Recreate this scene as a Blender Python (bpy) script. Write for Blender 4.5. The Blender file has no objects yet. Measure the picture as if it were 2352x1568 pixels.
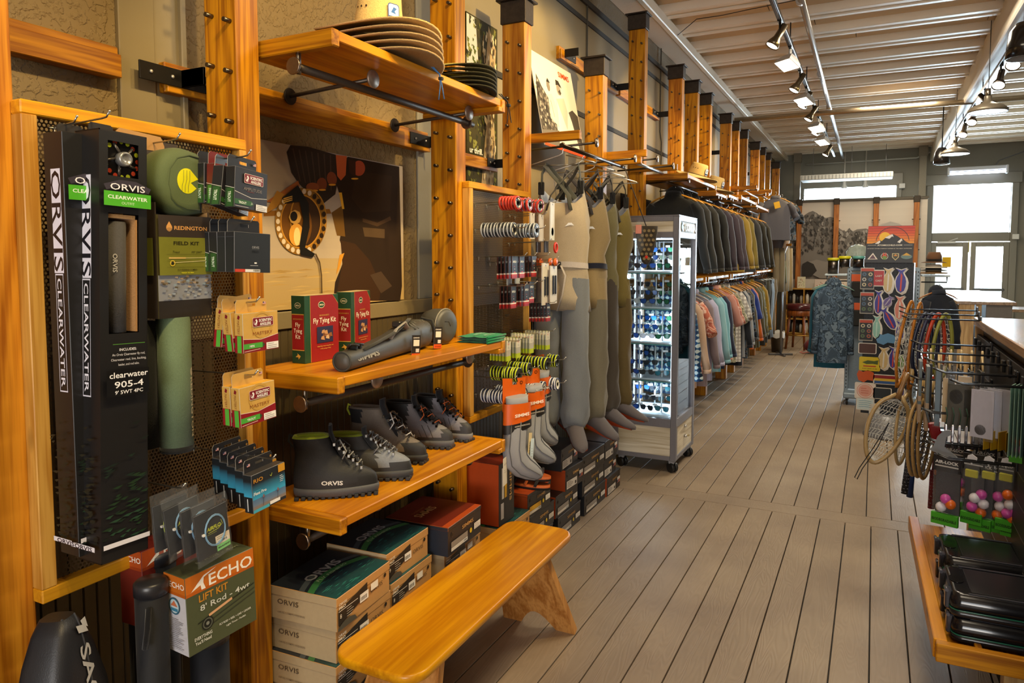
import bpy, math, random
from mathutils import Vector, Matrix, noise
R = math.radians
rnd = random.Random(7)
sc = bpy.context.scene
col = sc.collection
# ------------------------------------------------------------------ camera, world, light, exposure
F, YAW, PIT, CX, CY, H = 1636.84, R(26.92), R(3.829), 1176.0, 700.0, 1.65
_f = Vector((-math.sin(YAW)*math.cos(PIT), math.cos(YAW)*math.cos(PIT), -math.sin(PIT)))
_r = Vector((math.cos(YAW), math.sin(YAW), 0)); _u = _r.cross(_f); _C = Vector((0, 0, H))
def at(px, py, ax, val):                       # a pixel of the photograph, on the plane axis = val
    d = _f + _r*((px-CX)/F) - _u*((py-CY)/F); i = 'XYZ'.index(ax)
    return _C + d*((val-_C[i])/d[i])
cam = bpy.data.cameras.new('camera'); camo = bpy.data.objects.new('camera', cam); col.objects.link(camo)
camo.matrix_world = Matrix(((_r.x, _u.x, -_f.x, 0), (_r.y, _u.y, -_f.y, 0), (_r.z, _u.z, -_f.z, H), (0, 0, 0, 1)))
cam.sensor_width = 36; cam.lens = 36*F/2352; cam.shift_y = -(784-CY)/2352; cam.clip_start = .05; cam.clip_end = 200
sc.camera = camo
W = bpy.data.worlds.new('sky'); sc.world = W; W.use_nodes = True
_bg = W.node_tree.nodes['Background']; _bg.inputs[0].default_value = (.80, .90, 1, 1); _bg.inputs[1].default_value = 3.2
vs = sc.view_settings; vs.view_transform = 'Standard'; vs.look = 'None'; vs.gamma = 1; vs.use_curve_mapping = False
vs.exposure = 0.42
sc.cycles.max_bounces = 8; sc.cycles.diffuse_bounces = 4; sc.cycles.transparent_max_bounces = 24
sc.cycles.sample_clamp_indirect = 4.0; sc.cycles.caustics_reflective = False; sc.cycles.caustics_refractive = False
sc.cycles.use_denoising = True
def lamp(name, kind, loc, aim, power, color, size=.1, size_y=None, angle=60, blend=.5, portal=False):
    L = bpy.data.lights.new(name, kind); L.energy = power; L.color = color
    if kind == 'AREA':
        L.shape = 'RECTANGLE'; L.size = size; L.size_y = size_y or size
        if portal: L.cycles.is_portal = True
    elif kind == 'SPOT':
        L.spot_size = R(angle); L.spot_blend = blend; L.shadow_soft_size = size
    else: L.shadow_soft_size = size
    o = bpy.data.objects.new(name, L); col.objects.link(o); o.location = loc
    o.rotation_euler = (Vector(aim)-Vector(loc)).to_track_quat('-Z', 'Y').to_euler()
    return o
WARM = (1, .72, .30); NEUT = (1, .86, .64); COOL = (.72, .86, 1)
# daylight through the glazed doors and the strip window at the far end; added fill lamps follow
lamp('door_daylight', 'AREA', (1.55, 17.6, 1.9), (1.2, 8, 1.2), 700, COOL, 1.7, 2.6)
lamp('strip_daylight', 'AREA', (-.4, 17.6, 3.0), (-.4, 8, 2.2), 160, COOL, 2.0, .5)
lamp('far_upward_fill', 'AREA', (1.6, 17.7, .5), (.2, 8.5, 3.9), 700, COOL, 2.2, .9)  # added area lamp outside the doors that brightens the ceiling like pavement bounce
lamp('front_upward_fill', 'AREA', (1.2, -4.5, 1.2), (-.4, 6, 3.9), 100, (1, .9, .8), 2.6, .9)  # added area lamp behind the camera, lifts the ceiling from the front
lamp('front_fill', 'AREA', (1.3, -4.6, 2.3), (-.6, 4, 1.0), 60, (1, .95, .88), 2.6, 1.8)  # unseen fill lamp added behind the camera for the near half of the room
# unseen area lamps added at ceiling height as general fill
for i, (x, y, p) in enumerate(((.1, .6, 16), (.1, 3.4, 42), (.2, 7.0, 60), (.2, 11, 60), (.2, 14.6, 40))):
    lamp('ceiling_fill', 'AREA', (x, y, 3.72), (x-.15, y, 0), p, NEUT, .9, .9)
# warm accent spots of the track over the aisle, aimed at the wall displays
for y, ty, tz, p, an in ((.3, 1.0, 1.7, 52, 50), (.9, 1.5, 1.2, 58, 48), (1.6, 2.2, 2.1, 80, 46), (2.3, 2.4, 1.1, 105, 50),
                         (2.9, 3.2, 1.6, 115, 46), (3.6, 3.9, 2.9, 170, 44), (4.3, 4.6, 2.6, 150, 50), (1.0, 1.0, 2.6, 50, 50), (1.2, 2.4, 2.9, 120, 42), (6.3, 6.6, 2.6, 130, 50), (8.2, 8.4, 2.6, 130, 50), (10.2, 10.4, 2.6, 120, 50), (12.2, 12.2, 2.6, 100, 50)):
    lamp('track_spot', 'SPOT', (-.2, y, 3.45), (-1.95, ty, tz), p, WARM, .035, angle=an, blend=.45)
# ------------------------------------------------------------------ helpers
def lin(c):
    if isinstance(c, str):
        c = c.lstrip('#'); c = [int(c[i:i+2], 16)/255 for i in (0, 2, 4)]
    return tuple(x/12.92 if x <= .04045 else ((x+.055)/1.055)**2.4 for x in c[:3])
_lc = {}
def C(c):
    if c not in _lc: _lc[c] = lin(c)
    return _lc[c]
MATS = {}
def nodes(m):
    m.use_nodes = True; t = m.node_tree
    return t, t.nodes, t.links, t.nodes['Principled BSDF']
def paint(rough=.5, metal=0, bump=0, bscale=60, sheen=0, vary=.06, spec=.5, coat=0):
    """one material whose base colour is the per-face attribute Col, with fine procedural variation"""
    key = ('p', rough, metal, bump, bscale, sheen, vary, spec, coat)
    if key in MATS: return MATS[key]
    m = bpy.data.materials.new('paint'); t, n, l, b = nodes(m)
    a = n.new('ShaderNodeAttribute'); a.attribute_name = 'Col'
    tc = n.new('ShaderNodeTexCoord'); nz = n.new('ShaderNodeTexNoise'); nz.inputs['Scale'].default_value = bscale; nz.inputs['Detail'].default_value = 3
    l.new(tc.outputs['Object'], nz.inputs['Vector'])
    mp = n.new('ShaderNodeMapRange'); mp.inputs[1].default_value = .3; mp.inputs[2].default_value = .7; mp.inputs[3].default_value = 1-vary; mp.inputs[4].default_value = 1+vary
    l.new(nz.outputs['Fac'], mp.inputs[0])
    vm = n.new('ShaderNodeVectorMath'); vm.operation = 'SCALE'; l.new(a.outputs['Color'], vm.inputs[0]); l.new(mp.outputs[0], vm.inputs['Scale'])
    l.new(vm.outputs[0], b.inputs['Base Color'])
    b.inputs['Roughness'].default_value = rough; b.inputs['Metallic'].default_value = metal
    b.inputs['Specular IOR Level'].default_value = spec; b.inputs['Coat Weight'].default_value = coat
    if sheen: b.inputs['Sheen Weight'].default_value = sheen
    if bump:
        bp = n.new('ShaderNodeBump'); bp.inputs['Strength'].default_value = bump; bp.inputs['Distance'].default_value = .002
        l.new(nz.outputs['Fac'], bp.inputs['Height']); l.new(bp.outputs[0], b.inputs['Normal'])
    MATS[key] = m; return m
CARD = paint(.42, vary=.03); MATTE = paint(.75); GLOSS = paint(.18, vary=.02); METAL = paint(.32, 1, vary=.08); DARKMETAL = paint(.5, .7, .15, 90)
CLOTH = paint(.9, bump=.4, bscale=320, sheen=.15, vary=.1, spec=.2); RUBBER = paint(.62, bump=.15, bscale=200); SATIN = paint(.35, vary=.03)
NEOP = paint(.7, bump=.2, bscale=500, sheen=.1, spec=.3); PAPER = paint(.6, vary=.02, spec=.3); CANVAS = paint(.8, bump=.1, bscale=700, vary=.02, spec=.2)
STRAW = paint(.8, bump=.9, bscale=260, vary=.16, spec=.2)
def wood(c1, c2, axis='Z', scale=1.0, rough=.42, coat=.05, knots=True, seed=0.0):
    key = ('w', c1, c2, axis, scale, rough)
    if key in MATS: return MATS[key]
    m = bpy.data.materials.new('wood'); t, n, l, b = nodes(m)
    tc = n.new('ShaderNodeTexCoord'); oi = n.new('ShaderNodeObjectInfo')
    ad = n.new('ShaderNodeVectorMath'); ad.operation = 'MULTIPLY_ADD'
    l.new(oi.outputs['Random'], ad.inputs[0]); ad.inputs[1].default_value = (7.3, 11.1, 5.7); l.new(tc.outputs['Object'], ad.inputs[2])
    mp = n.new('ShaderNodeMapping'); s = [9*scale]*3; s['XYZ'.index(axis)] = .9*scale; mp.inputs['Scale'].default_value = s
    l.new(ad.outputs[0], mp.inputs['Vector'])
    n1 = n.new('ShaderNodeTexNoise'); n1.inputs['Scale'].default_value = 1.0; n1.inputs['Detail'].default_value = 2; n1.inputs['Distortion'].default_value = .6
    l.new(mp.outputs[0], n1.inputs['Vector'])
    mu = n.new('ShaderNodeMath'); mu.operation = 'MULTIPLY'; mu.inputs[1].default_value = 34; l.new(n1.outputs['Fac'], mu.inputs[0])
    si = n.new('ShaderNodeMath'); si.operation = 'SINE'; l.new(mu.outputs[0], si.inputs[0])
    mp2 = n.new('ShaderNodeMapping'); s2 = [150*scale]*3; s2['XYZ'.index(axis)] = 5*scale; mp2.inputs['Scale'].default_value = s2; l.new(ad.outputs[0], mp2.inputs['Vector'])
    n2 = n.new('ShaderNodeTexNoise'); n2.inputs['Scale'].default_value = 1; n2.inputs['Detail'].default_value = 2; l.new(mp2.outputs[0], n2.inputs['Vector'])
    mx = n.new('ShaderNodeMath'); mx.operation = 'MULTIPLY_ADD'; mx.inputs[1].default_value = .22; l.new(si.outputs[0], mx.inputs[0]); l.new(n2.outputs['Fac'], mx.inputs[2])
    cr = n.new('ShaderNodeValToRGB'); cr.color_ramp.elements[0].position = .22; cr.color_ramp.elements[1].position = .75
    cr.color_ramp.elements[0].color = (*C(c1), 1); cr.color_ramp.elements[1].color = (*C(c2), 1); l.new(mx.outputs[0], cr.inputs[0])
    out = cr.outputs[0]
    if knots:
        mk = n.new('ShaderNodeMapping'); s3 = [5.0]*3; s3['XYZ'.index(axis)] = 2.2; mk.inputs['Scale'].default_value = s3; l.new(ad.outputs[0], mk.inputs['Vector'])
        vo = n.new('ShaderNodeTexVoronoi'); vo.inputs['Scale'].default_value = 1; l.new(mk.outputs[0], vo.inputs['Vector'])
        r2 = n.new('ShaderNodeMapRange'); r2.inputs[1].default_value = .03; r2.inputs[2].default_value = .10; r2.inputs[3].default_value = .75; r2.inputs[4].default_value = 0; l.new(vo.outputs['Distance'], r2.inputs[0])
        m2 = n.new('ShaderNodeMix'); m2.data_type = 'RGBA'; l.new(r2.outputs[0], m2.inputs['Factor']); l.new(out, m2.inputs['A']); m2.inputs['B'].default_value = (*C('#3a1d0a'), 1); out = m2.outputs['Result']
    hv = n.new('ShaderNodeHueSaturation'); mr = n.new('ShaderNodeMapRange'); mr.inputs[3].default_value = .82; mr.inputs[4].default_value = 1.12
    l.new(oi.outputs['Random'], mr.inputs[0]); l.new(mr.outputs[0], hv.inputs['Value']); l.new(out, hv.inputs['Color'])
    l.new(hv.outputs[0], b.inputs['Base Color'])
    b.inputs['Roughness'].default_value = rough; b.inputs['Coat Weight'].default_value = coat; b.inputs['Coat Roughness'].default_value = .25; b.inputs['Specular IOR Level'].default_value = .3
    bu = n.new('ShaderNodeBump'); bu.inputs['Strength'].default_value = .12; bu.inputs['Distance'].default_value = .002; l.new(n2.outputs['Fac'], bu.inputs['Height']); l.new(bu.outputs[0], b.inputs['Normal'])
    MATS[key] = m; return m
PINE = ('#8f5406', '#c28210')
PINE_Z, PINE_Y, PINE_X = (wood(*PINE, axis=a) for a in 'ZYX')
SHELF_Y = wood('#b06a06', '#d08a0c', 'Y', .7, .34, .15)
def clear(name, tint, rough=.08, alpha=.25):
    key = ('c', name)
    if key in MATS: return MATS[key]
    m = bpy.data.materials.new(name); t, n, l, b = nodes(m)
    b.inputs['Base Color'].default_value = (*C(tint), 1); b.inputs['Roughness'].default_value = rough
    b.inputs['Alpha'].default_value = alpha
    nz = n.new('ShaderNodeTexNoise'); nz.inputs['Scale'].default_value = 45; bu = n.new('ShaderNodeBump'); bu.inputs['Strength'].default_value = .35; bu.inputs['Distance'].default_value = .004
    l.new(nz.outputs['Fac'], bu.inputs['Height']); l.new(bu.outputs[0], b.inputs['Normal'])
    MATS[key] = m; return m
BAG = clear('clear_plastic', '#b9bec2', .2, .07)
def glass_mat():
    m = bpy.data.materials.new('glass_pane'); t, n, l, b = nodes(m); n.remove(b)
    g = n.new('ShaderNodeBsdfGlossy'); g.inputs['Roughness'].default_value = .02; tr = n.new('ShaderNodeBsdfTransparent'); tr.inputs[0].default_value = (.95, .985, .98, 1)
    fr = n.new('ShaderNodeFresnel'); fr.inputs[0].default_value = 1.5; mx = n.new('ShaderNodeMixShader'); l.new(fr.outputs[0], mx.inputs[0]); l.new(tr.outputs[0], mx.inputs[1]); l.new(g.outputs[0], mx.inputs[2])
    l.new(mx.outputs[0], n['Material Output'].inputs[0]); return m
GLASS = glass_mat()
def emit(name, c, s):
    m = bpy.data.materials.new(name); t, n, l, b = nodes(m); b.inputs['Base Color'].default_value = (*C(c), 1)
    b.inputs['Emission Color'].default_value = (*C(c), 1); b.inputs['Emission Strength'].default_value = s; return m
class Pl:
    """a print plane: origin O, right U, up V"""
    def __init__(s, O, U, V): s.O = Vector(O); s.U = Vector(U).normalized(); s.V = Vector(V).normalized(); s.N = s.U.cross(s.V)
    def p(s, u, v, k=0): return s.O + s.U*u + s.V*v + s.N*k
    def rot(s, u, v, a):
        c, q = math.cos(R(a)), math.sin(R(a)); return Pl(s.p(u, v), s.U*c+s.V*q, s.V*c-s.U*q)
_tx = {}
def text_geo(s, bold):
    k = (s, bold)
    if k not in _tx:
        cu = bpy.data.curves.new('t', 'FONT'); cu.body = s; cu.size = 1; cu.resolution_u = 2; cu.offset = bold; cu.fill_mode = 'FRONT'
        o = bpy.data.objects.new('t', cu); me = o.to_mesh()
        vs_ = [(v.co.x, v.co.y) for v in me.vertices]; fs = [tuple(p.vertices) for p in me.polygons]
        o.to_mesh_clear(); bpy.data.objects.remove(o); bpy.data.curves.remove(cu)
        x0 = min((v[0] for v in vs_), default=0); x1 = max((v[0] for v in vs_), default=1)
        _tx[k] = (vs_, fs, x0, x1)
    return _tx[k]
class MB:
    def __init__(s): s.v = []; s.f = []; s.c = []; s.sm = []; s.M = Matrix(); s.k = .0003
    def add(s, vs_, fs, c, smooth=False):
        n = len(s.v); M = s.M; s.v += [M @ Vector(v) for v in vs_]
        s.f += [tuple(i+n for i in f) for f in fs]
        s.c += list(c) if isinstance(c, list) else [c]*len(fs); s.sm += [smooth]*len(fs); return s
    def box(s, x0, x1, y0, y1, z0, z1, c='#808080', b=0, faces=None):
        """axis box, chamfer b; faces = dict of own colours for -x +x -y +y -z +z"""
        fc = faces or {}
        g = lambda k: fc.get(k, c)
        if b <= 0:
            vs_ = [(x, y, z) for x in (x0, x1) for y in (y0, y1) for z in (z0, z1)]
            return s.add(vs_, [(0, 1, 3, 2), (4, 6, 7, 5), (0, 4, 5, 1), (2, 3, 7, 6), (0, 2, 6, 4), (1, 5, 7, 3)], [g('-x'), g('+x'), g('-y'), g('+y'), g('-z'), g('+z')])
        vs_ = []; ix = {}
        for i, x in enumerate((x0, x1)):
            for j, y in enumerate((y0, y1)):
                for k, z in enumerate((z0, z1)):
                    dx, dy, dz = (b if i == 0 else -b), (b if j == 0 else -b), (b if k == 0 else -b)
                    for a, p in (('x', (x, y+dy, z+dz)), ('y', (x+dx, y, z+dz)), ('z', (x+dx, y+dy, z))): ix[i, j, k, a] = len(vs_); vs_.append(p)
        I = lambda i, j, k, a: ix[i, j, k, a]
        fs = [tuple(I(0, *q, 'x') for q in ((0, 0), (0, 1), (1, 1), (1, 0))), tuple(I(1, *q, 'x') for q in ((0, 0), (1, 0), (1, 1), (0, 1))),
              tuple(I(q[0], 0, q[1], 'y') for q in ((0, 0), (1, 0), (1, 1), (0, 1))), tuple(I(q[0], 1, q[1], 'y') for q in ((0, 0), (0, 1), (1, 1), (1, 0))),
              tuple(I(*q, 0, 'z') for q in ((0, 0), (0, 1), (1, 1), (1, 0))), tuple(I(*q, 1, 'z') for q in ((0, 0), (1, 0), (1, 1), (0, 1)))]
        cs = [g('-x'), g('+x'), g('-y'), g('+y'), g('-z'), g('+z')]
        e = fc.get('edge', c)
        for a in (0, 1):
            for d in (0, 1):
                fs += [(I(a, d, 0, 'x'), I(a, d, 1, 'x'), I(a, d, 1, 'y'), I(a, d, 0, 'y')), (I(a, 0, d, 'x'), I(a, 1, d, 'x'), I(a, 1, d, 'z'), I(a, 0, d, 'z')), (I(0, a, d, 'y'), I(1, a, d, 'y'), I(1, a, d, 'z'), I(0, a, d, 'z'))]
                cs += [e]*3
        for i in (0, 1):
            for j in (0, 1):
                for k in (0, 1): fs.append((I(i, j, k, 'x'), I(i, j, k, 'y'), I(i, j, k, 'z'))); cs.append(e)
        return s.add(vs_, fs, cs)
    def prism(s, pl, pts, d, c, side=None, back=True):
        """outline pts on plane pl, thickness d backwards (along -N)"""
        n = len(pts); vs_ = [pl.p(u, v) for u, v in pts]+[pl.p(u, v, -d) for u, v in pts]
        fs = [tuple(range(n))]; cs = [c]
        if back: fs.append(tuple(range(2*n-1, n-1, -1))); cs.append(c)
        for i in range(n): j = (i+1) % n; fs.append((i, i+n, j+n, j)); cs.append(side or c)
        return s.add(vs_, fs, cs)
    def rings(s, rings, c, cap0=True, cap1=True, smooth=True, closed=True):
        n = len(rings[0]); vs_ = [p for r in rings for p in r]; fs = []; cs = []
        for a in range(len(rings)-1):
            cc = c[a] if isinstance(c, list) else c
            for i in range(n if closed else n-1):
                j = (i+1) % n; fs.append((a*n+i, a*n+j, (a+1)*n+j, (a+1)*n+i)); cs.append(cc)
        s.add(vs_, fs, cs, smooth)
        b = len(s.v)-len(vs_)
        if cap0: s.f.append(tuple(b+i for i in range(n-1, -1, -1))); s.c.append(c[0] if isinstance(c, list) else c); s.sm.append(False)
        if cap1: s.f.append(tuple(b+len(vs_)-n+i for i in range(n))); s.c.append(c[-1] if isinstance(c, list) else c); s.sm.append(False)
        return s
    def tube(s, pts, r, c, n=8, closed=False, flat=1.0):
        pts = [Vector(p) for p in pts]; m = len(pts); up = None; rs = []
        for i, p in enumerate(pts):
            if closed: t = pts[(i+1) % m]-pts[i-1]
            else: t = pts[min(i+1, m-1)]-pts[max(i-1, 0)]
            t.normalize()
            if up is None:
                a = Vector((0, 0, 1)) if abs(t.z) < .9 else Vector((1, 0, 0)); up = (a-t*a.dot(t)).normalized()
            else: up = (up-t*up.dot(t)).normalized()
            sd = t.cross(up); rr = r[i] if isinstance(r, (list, tuple)) else r
            rs.append([p+(sd*math.cos(2*math.pi*k/n)+up*(flat*math.sin(2*math.pi*k/n)))*rr for k in range(n)])
        if closed: rs.append(rs[0]); return s.rings(rs, c, False, False)
        return s.rings(rs, c)
    def cyl(s, p0, p1, r, c, n=12, r1=None): return s.tube([p0, p1], [r, r if r1 is None else r1], c, n)
    def lathe(s, prof, c, n=20, O=(0, 0, 0), ax=(0, 0, 1), caps=True):
        ax = Vector(ax).normalized(); a = Vector((1, 0, 0)) if abs(ax.x) < .9 else Vector((0, 1, 0)); U = (a-ax*a.dot(ax)).normalized(); V = ax.cross(U); O = Vector(O)
        return s.rings([[O+ax*z+(U*math.cos(2*math.pi*k/n)+V*math.sin(2*math.pi*k/n))*max(r, 1e-5) for k in range(n)] for r, z in prof], c, caps, caps)
    def ball(s, O, rx, ry, rz, c, n=12, m=7):
        O = Vector(O); return s.rings([[O+Vector((rx*math.sin(math.pi*a/m)*math.cos(2*math.pi*k/n), ry*math.sin(math.pi*a/m)*math.sin(2*math.pi*k/n), -rz*math.cos(math.pi*a/m))) for k in range(n)] for a in [.02]+list(range(1, m))+[m-.02]], c)
    def poly(s, pl, pts, c, k=None):
        if k is None: k = s.k; s.k += .00012
        return s.add([pl.p(u, v, k) for u, v in pts], [tuple(range(len(pts)))], c)
    def rect(s, pl, u0, v0, u1, v1, c, k=None): return s.poly(pl, [(u0, v0), (u1, v0), (u1, v1), (u0, v1)], c, k)
    def disc(s, pl, u, v, r, c, n=20, ry=None, k=None): return s.poly(pl, [(u+r*math.cos(2*math.pi*i/n), v+(ry or r)*math.sin(2*math.pi*i/n)) for i in range(n)], c, k)
    def ring(s, pl, u, v, r, w, c, n=24, a0=0, a1=360, ry=1):
        k = s.k; s.k += .00012
        m = max(3, int(n*(a1-a0)/360)); vs_ = []
        for i in range(m+1):
            a = R(a0+(a1-a0)*i/m); vs_ += [pl.p(u+(r-w)*math.cos(a), v+(r-w)*math.sin(a)*ry, k), pl.p(u+r*math.cos(a), v+r*math.sin(a)*ry, k)]
        return s.add(vs_, [(2*i, 2*i+1, 2*i+3, 2*i+2) for i in range(m)], c)
    def line(s, pl, pts, w, c):
        k = s.k; s.k += .00012
        for (a, b), (d, e) in zip(pts, pts[1:]):
            L = math.hypot(d-a, e-b) or 1; nx, ny = -(e-b)/L*w/2, (d-a)/L*w/2
            s.poly(pl, [(a-nx, b-ny), (d-nx, e-ny), (d+nx, e+ny), (a+nx, b+ny)], c, k)
        return s
    def text(s, pl, t, u, v, size, c, align='L', sx=1.0, bold=.0, fit=None, shear=0):
        vs_, fs, x0, x1 = text_geo(t, bold); k = s.k; s.k += .00012
        if not fs: return s
        if fit: sx = fit/((x1-x0)*size)
        w = (x1-x0)*size*sx; du = u-(0 if align == 'L' else w/2 if align == 'C' else w)
        return s.add([pl.p(du+(x-x0)*size*sx+shear*y*size, v+y*size, k) for x, y in vs_], fs, c)
    def lines(s, pl, u0, v0, u1, n, dv, h, c, seed=1):
        """a paragraph too small to read: thin bars"""
        q = random.Random(seed)
        for i in range(n): s.rect(pl, u0, v0-i*dv, u0+(u1-u0)*q.uniform(.6, 1), v0-i*dv+h, c)
        return s
    def barcode(s, pl, u0, v0, u1, v1, seed=1):
        q = random.Random(seed); s.rect(pl, u0, v0, u1, v1, '#f2f0ea'); u = u0+(u1-u0)*.06; k = s.k; s.k += .00012
        while u < u1-(u1-u0)*.08:
            w = (u1-u0)*q.choice((.012, .02, .035)); s.rect(pl, u, v0+(v1-v0)*.2, u+w, v1-(v1-v0)*.12, '#15151a', k); u += w+(u1-u0)*q.choice((.015, .03))
        return s
    def mesh(s, name):
        me = bpy.data.meshes.new(name); me.from_pydata([tuple(v) for v in s.v], [], s.f)
        a = me.attributes.new('Col', 'FLOAT_COLOR', 'FACE'); buf = []
        for c in s.c: buf += (*(C(c) if isinstance(c, str) else c), 1.0)
        if len(me.polygons) == len(s.c): a.data.foreach_set('color', buf)
        else: print('FACE MISMATCH', name)
        me.polygons.foreach_set('use_smooth', s.sm); me.update(); return me
def tag(o, label=None, cat=None, group=None, kind=None):
    if label: o['label'] = label
    if cat: o['category'] = cat
    if group: o['group'] = group
    if kind: o['kind'] = kind
    return o
def thing(name, label, cat, loc=(0, 0, 0), rz=0, group=None, rot=None):
    o = bpy.data.objects.new(name, None); col.objects.link(o); o.location = loc; o.rotation_euler = rot or (0, 0, R(rz)); o.empty_display_size = .05
    return tag(o, label, cat, group)
def link(name, me, mat, parent=None):
    if mat and not me.materials: me.materials.append(mat)
    o = bpy.data.objects.new(name, me); col.objects.link(o); o.parent = parent; return o
def part(T, name, mb, mat=CARD, label=None, kind=None):
    return tag(link(name, mb.mesh(name), mat, T), label, None, None, kind)
def solo(name, label, cat, mb, mat=CARD, loc=(0, 0, 0), rz=0, group=None, rot=None, kind=None):
    o = link(name, mb.mesh(name), mat); o.location = loc; o.rotation_euler = rot or (0, 0, R(rz)); return tag(o, label, cat, group, kind)
def struct(name, mb, mat, parent=None):
    o = link(name, mb.mesh(name), mat, parent)
    if parent is None: o['kind'] = 'structure'
    return o
_kids = {}
def dup(root, loc, label, rz=None, group=None, rot=None):
    """copy a thing with its parts and sub-parts (mesh data shared)"""
    c = root.copy(); col.objects.link(c); c.location = loc
    if rz is not None: c.rotation_euler = (0, 0, R(rz))
    if rot is not None: c.rotation_euler = rot
    tag(c, label, None, group)
    def rec(src, dst):
        for ch in list(src.children):
            d = ch.copy(); col.objects.link(d); d.parent = dst; rec(ch, d)
    rec(root, c); return c
def rrect(u0, v0, u1, v1, r, n=4):
    pts = []
    for cx, cy, a in ((u1-r, v0+r, -90), (u1-r, v1-r, 0), (u0+r, v1-r, 90), (u0+r, v0+r, 180)):
        for i in range(n+1): t = R(a+90*i/n); pts.append((cx+r*math.cos(t), cy+r*math.sin(t)))
    return pts
def fr(d=0): return Pl((0, 0, 0), (0, 1, 0), (0, 0, 1))             # front (+X) face of a box whose front is at x = 0
def sd(d): return Pl((-d, 0, 0), (1, 0, 0), (0, 0, 1))              # its -Y side
def tp(h): return Pl((0, 0, h), (0, 1, 0), (-1, 0, 0))              # its top
# ------------------------------------------------------------------ the setting
XW, XR, YB, YF, ZC = -2.05, 2.75, 17.0, -5.0, 3.86
def plaster(name, c, bump, scale, rough=.7, vary=.05):
    m = bpy.data.materials.new(name); t, n, l, b = nodes(m)
    tc = n.new('ShaderNodeTexCoord'); a = n.new('ShaderNodeTexNoise'); a.inputs['Scale'].default_value = scale; a.inputs['Detail'].default_value = 4
    l.new(tc.outputs['Object'], a.inputs['Vector'])
    g = n.new('ShaderNodeTexNoise'); g.inputs['Scale'].default_value = 1.3; l.new(tc.outputs['Object'], g.inputs['Vector'])
    mr = n.new('ShaderNodeMapRange'); mr.inputs[1].default_value = .3; mr.inputs[2].default_value = .7; mr.inputs[3].default_value = 1-vary; mr.inputs[4].default_value = 1+vary; l.new(g.outputs['Fac'], mr.inputs[0])
    vm = n.new('ShaderNodeVectorMath'); vm.operation = 'SCALE'; vm.inputs[0].default_value = C(c); l.new(mr.outputs[0], vm.inputs['Scale']); l.new(vm.outputs[0], b.inputs['Base Color'])
    r2 = n.new('ShaderNodeMapRange'); r2.inputs[1].default_value = .48; r2.inputs[2].default_value = .58; l.new(a.outputs['Fac'], r2.inputs[0])
    bu = n.new('ShaderNodeBump'); bu.inputs['Strength'].default_value = bump; bu.inputs['Distance'].default_value = .004; l.new(r2.outputs[0], bu.inputs['Height']); l.new(bu.outputs[0], b.inputs['Normal'])
    b.inputs['Roughness'].default_value = rough; return m
OLIVE = plaster('olive_plaster', '#7d6842', .7, 48); SMOOTH = plaster('olive_paint', '#7f7152', .05, 30, .5); GREY = plaster('grey_paint', '#7d786a', .06, 30, .55)
BEAD = plaster('dark_beadboard_paint', '#4f432c', .05, 40, .45)
def deckmat():
    m = bpy.data.materials.new('composite_board'); t, n, l, b = nodes(m)
    tc = n.new('ShaderNodeTexCoord'); oi = n.new('ShaderNodeObjectInfo')
    ad = n.new('ShaderNodeVectorMath'); ad.operation = 'MULTIPLY_ADD'; l.new(oi.outputs['Random'], ad.inputs[0]); ad.inputs[1].default_value = (5.1, 9.7, 0); l.new(tc.outputs['Object'], ad.inputs[2])
    mp = n.new('ShaderNodeMapping'); mp.inputs['Scale'].default_value = (9, 1.1, 1); l.new(ad.outputs[0], mp.inputs['Vector'])
    a = n.new('ShaderNodeTexNoise'); a.inputs['Scale'].default_value = 1.6; a.inputs['Detail'].default_value = 1; a.inputs['Distortion'].default_value = .9; l.new(mp.outputs[0], a.inputs['Vector'])
    mu = n.new('ShaderNodeMath'); mu.operation = 'MULTIPLY'; mu.inputs[1].default_value = 75; l.new(a.outputs['Fac'], mu.inputs[0])
    si = n.new('ShaderNodeMath'); si.operation = 'SINE'; l.new(mu.outputs[0], si.inputs[0])
    g = n.new('ShaderNodeTexNoise'); g.inputs['Scale'].default_value = 2.2; g.inputs['Detail'].default_value = 5; l.new(tc.outputs['Object'], g.inputs['Vector'])
    cr = n.new('ShaderNodeValToRGB'); cr.color_ramp.elements[0].position = .3; cr.color_ramp.elements[1].position = .72
    cr.color_ramp.elements[0].color = (*C('#85725e'), 1); cr.color_ramp.elements[1].color = (*C('#9b8870'), 1); l.new(g.outputs['Fac'], cr.inputs[0])
    mr = n.new('ShaderNodeMapRange'); mr.inputs[1].default_value = -1; mr.inputs[3].default_value = .965; mr.inputs[4].default_value = 1.03; l.new(si.outputs[0], mr.inputs[0])
    mq = n.new('ShaderNodeMapRange'); mq.inputs[3].default_value = .92; mq.inputs[4].default_value = 1.06; l.new(oi.outputs['Random'], mq.inputs[0])
    mm = n.new('ShaderNodeMath'); mm.operation = 'MULTIPLY'; l.new(mr.outputs[0], mm.inputs[0]); l.new(mq.outputs[0], mm.inputs[1])
    vm = n.new('ShaderNodeVectorMath'); vm.operation = 'SCALE'; l.new(cr.outputs[0], vm.inputs[0]); l.new(mm.outputs[0], vm.inputs['Scale']); l.new(vm.outputs[0], b.inputs['Base Color'])
    bu = n.new('ShaderNodeBump'); bu.inputs['Strength'].default_value = .18; bu.inputs['Distance'].default_value = .001; l.new(si.outputs[0], bu.inputs['Height']); l.new(bu.outputs[0], b.inputs['Normal'])
    b.inputs['Roughness'].default_value = .52; return m
DECK = deckmat()
fl = struct('floor', MB().box(XW-.1, XR+.1, YF, YB, -.12, -.022, '#1d1712'), MATTE)
def board(x0, x1, y0, y1):
    struct('plank', MB().box(x0+.0028, x1-.0028, y0+.001, y1-.001, -.0219, 0, b=.0012), DECK, fl)
P = .1436
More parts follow.
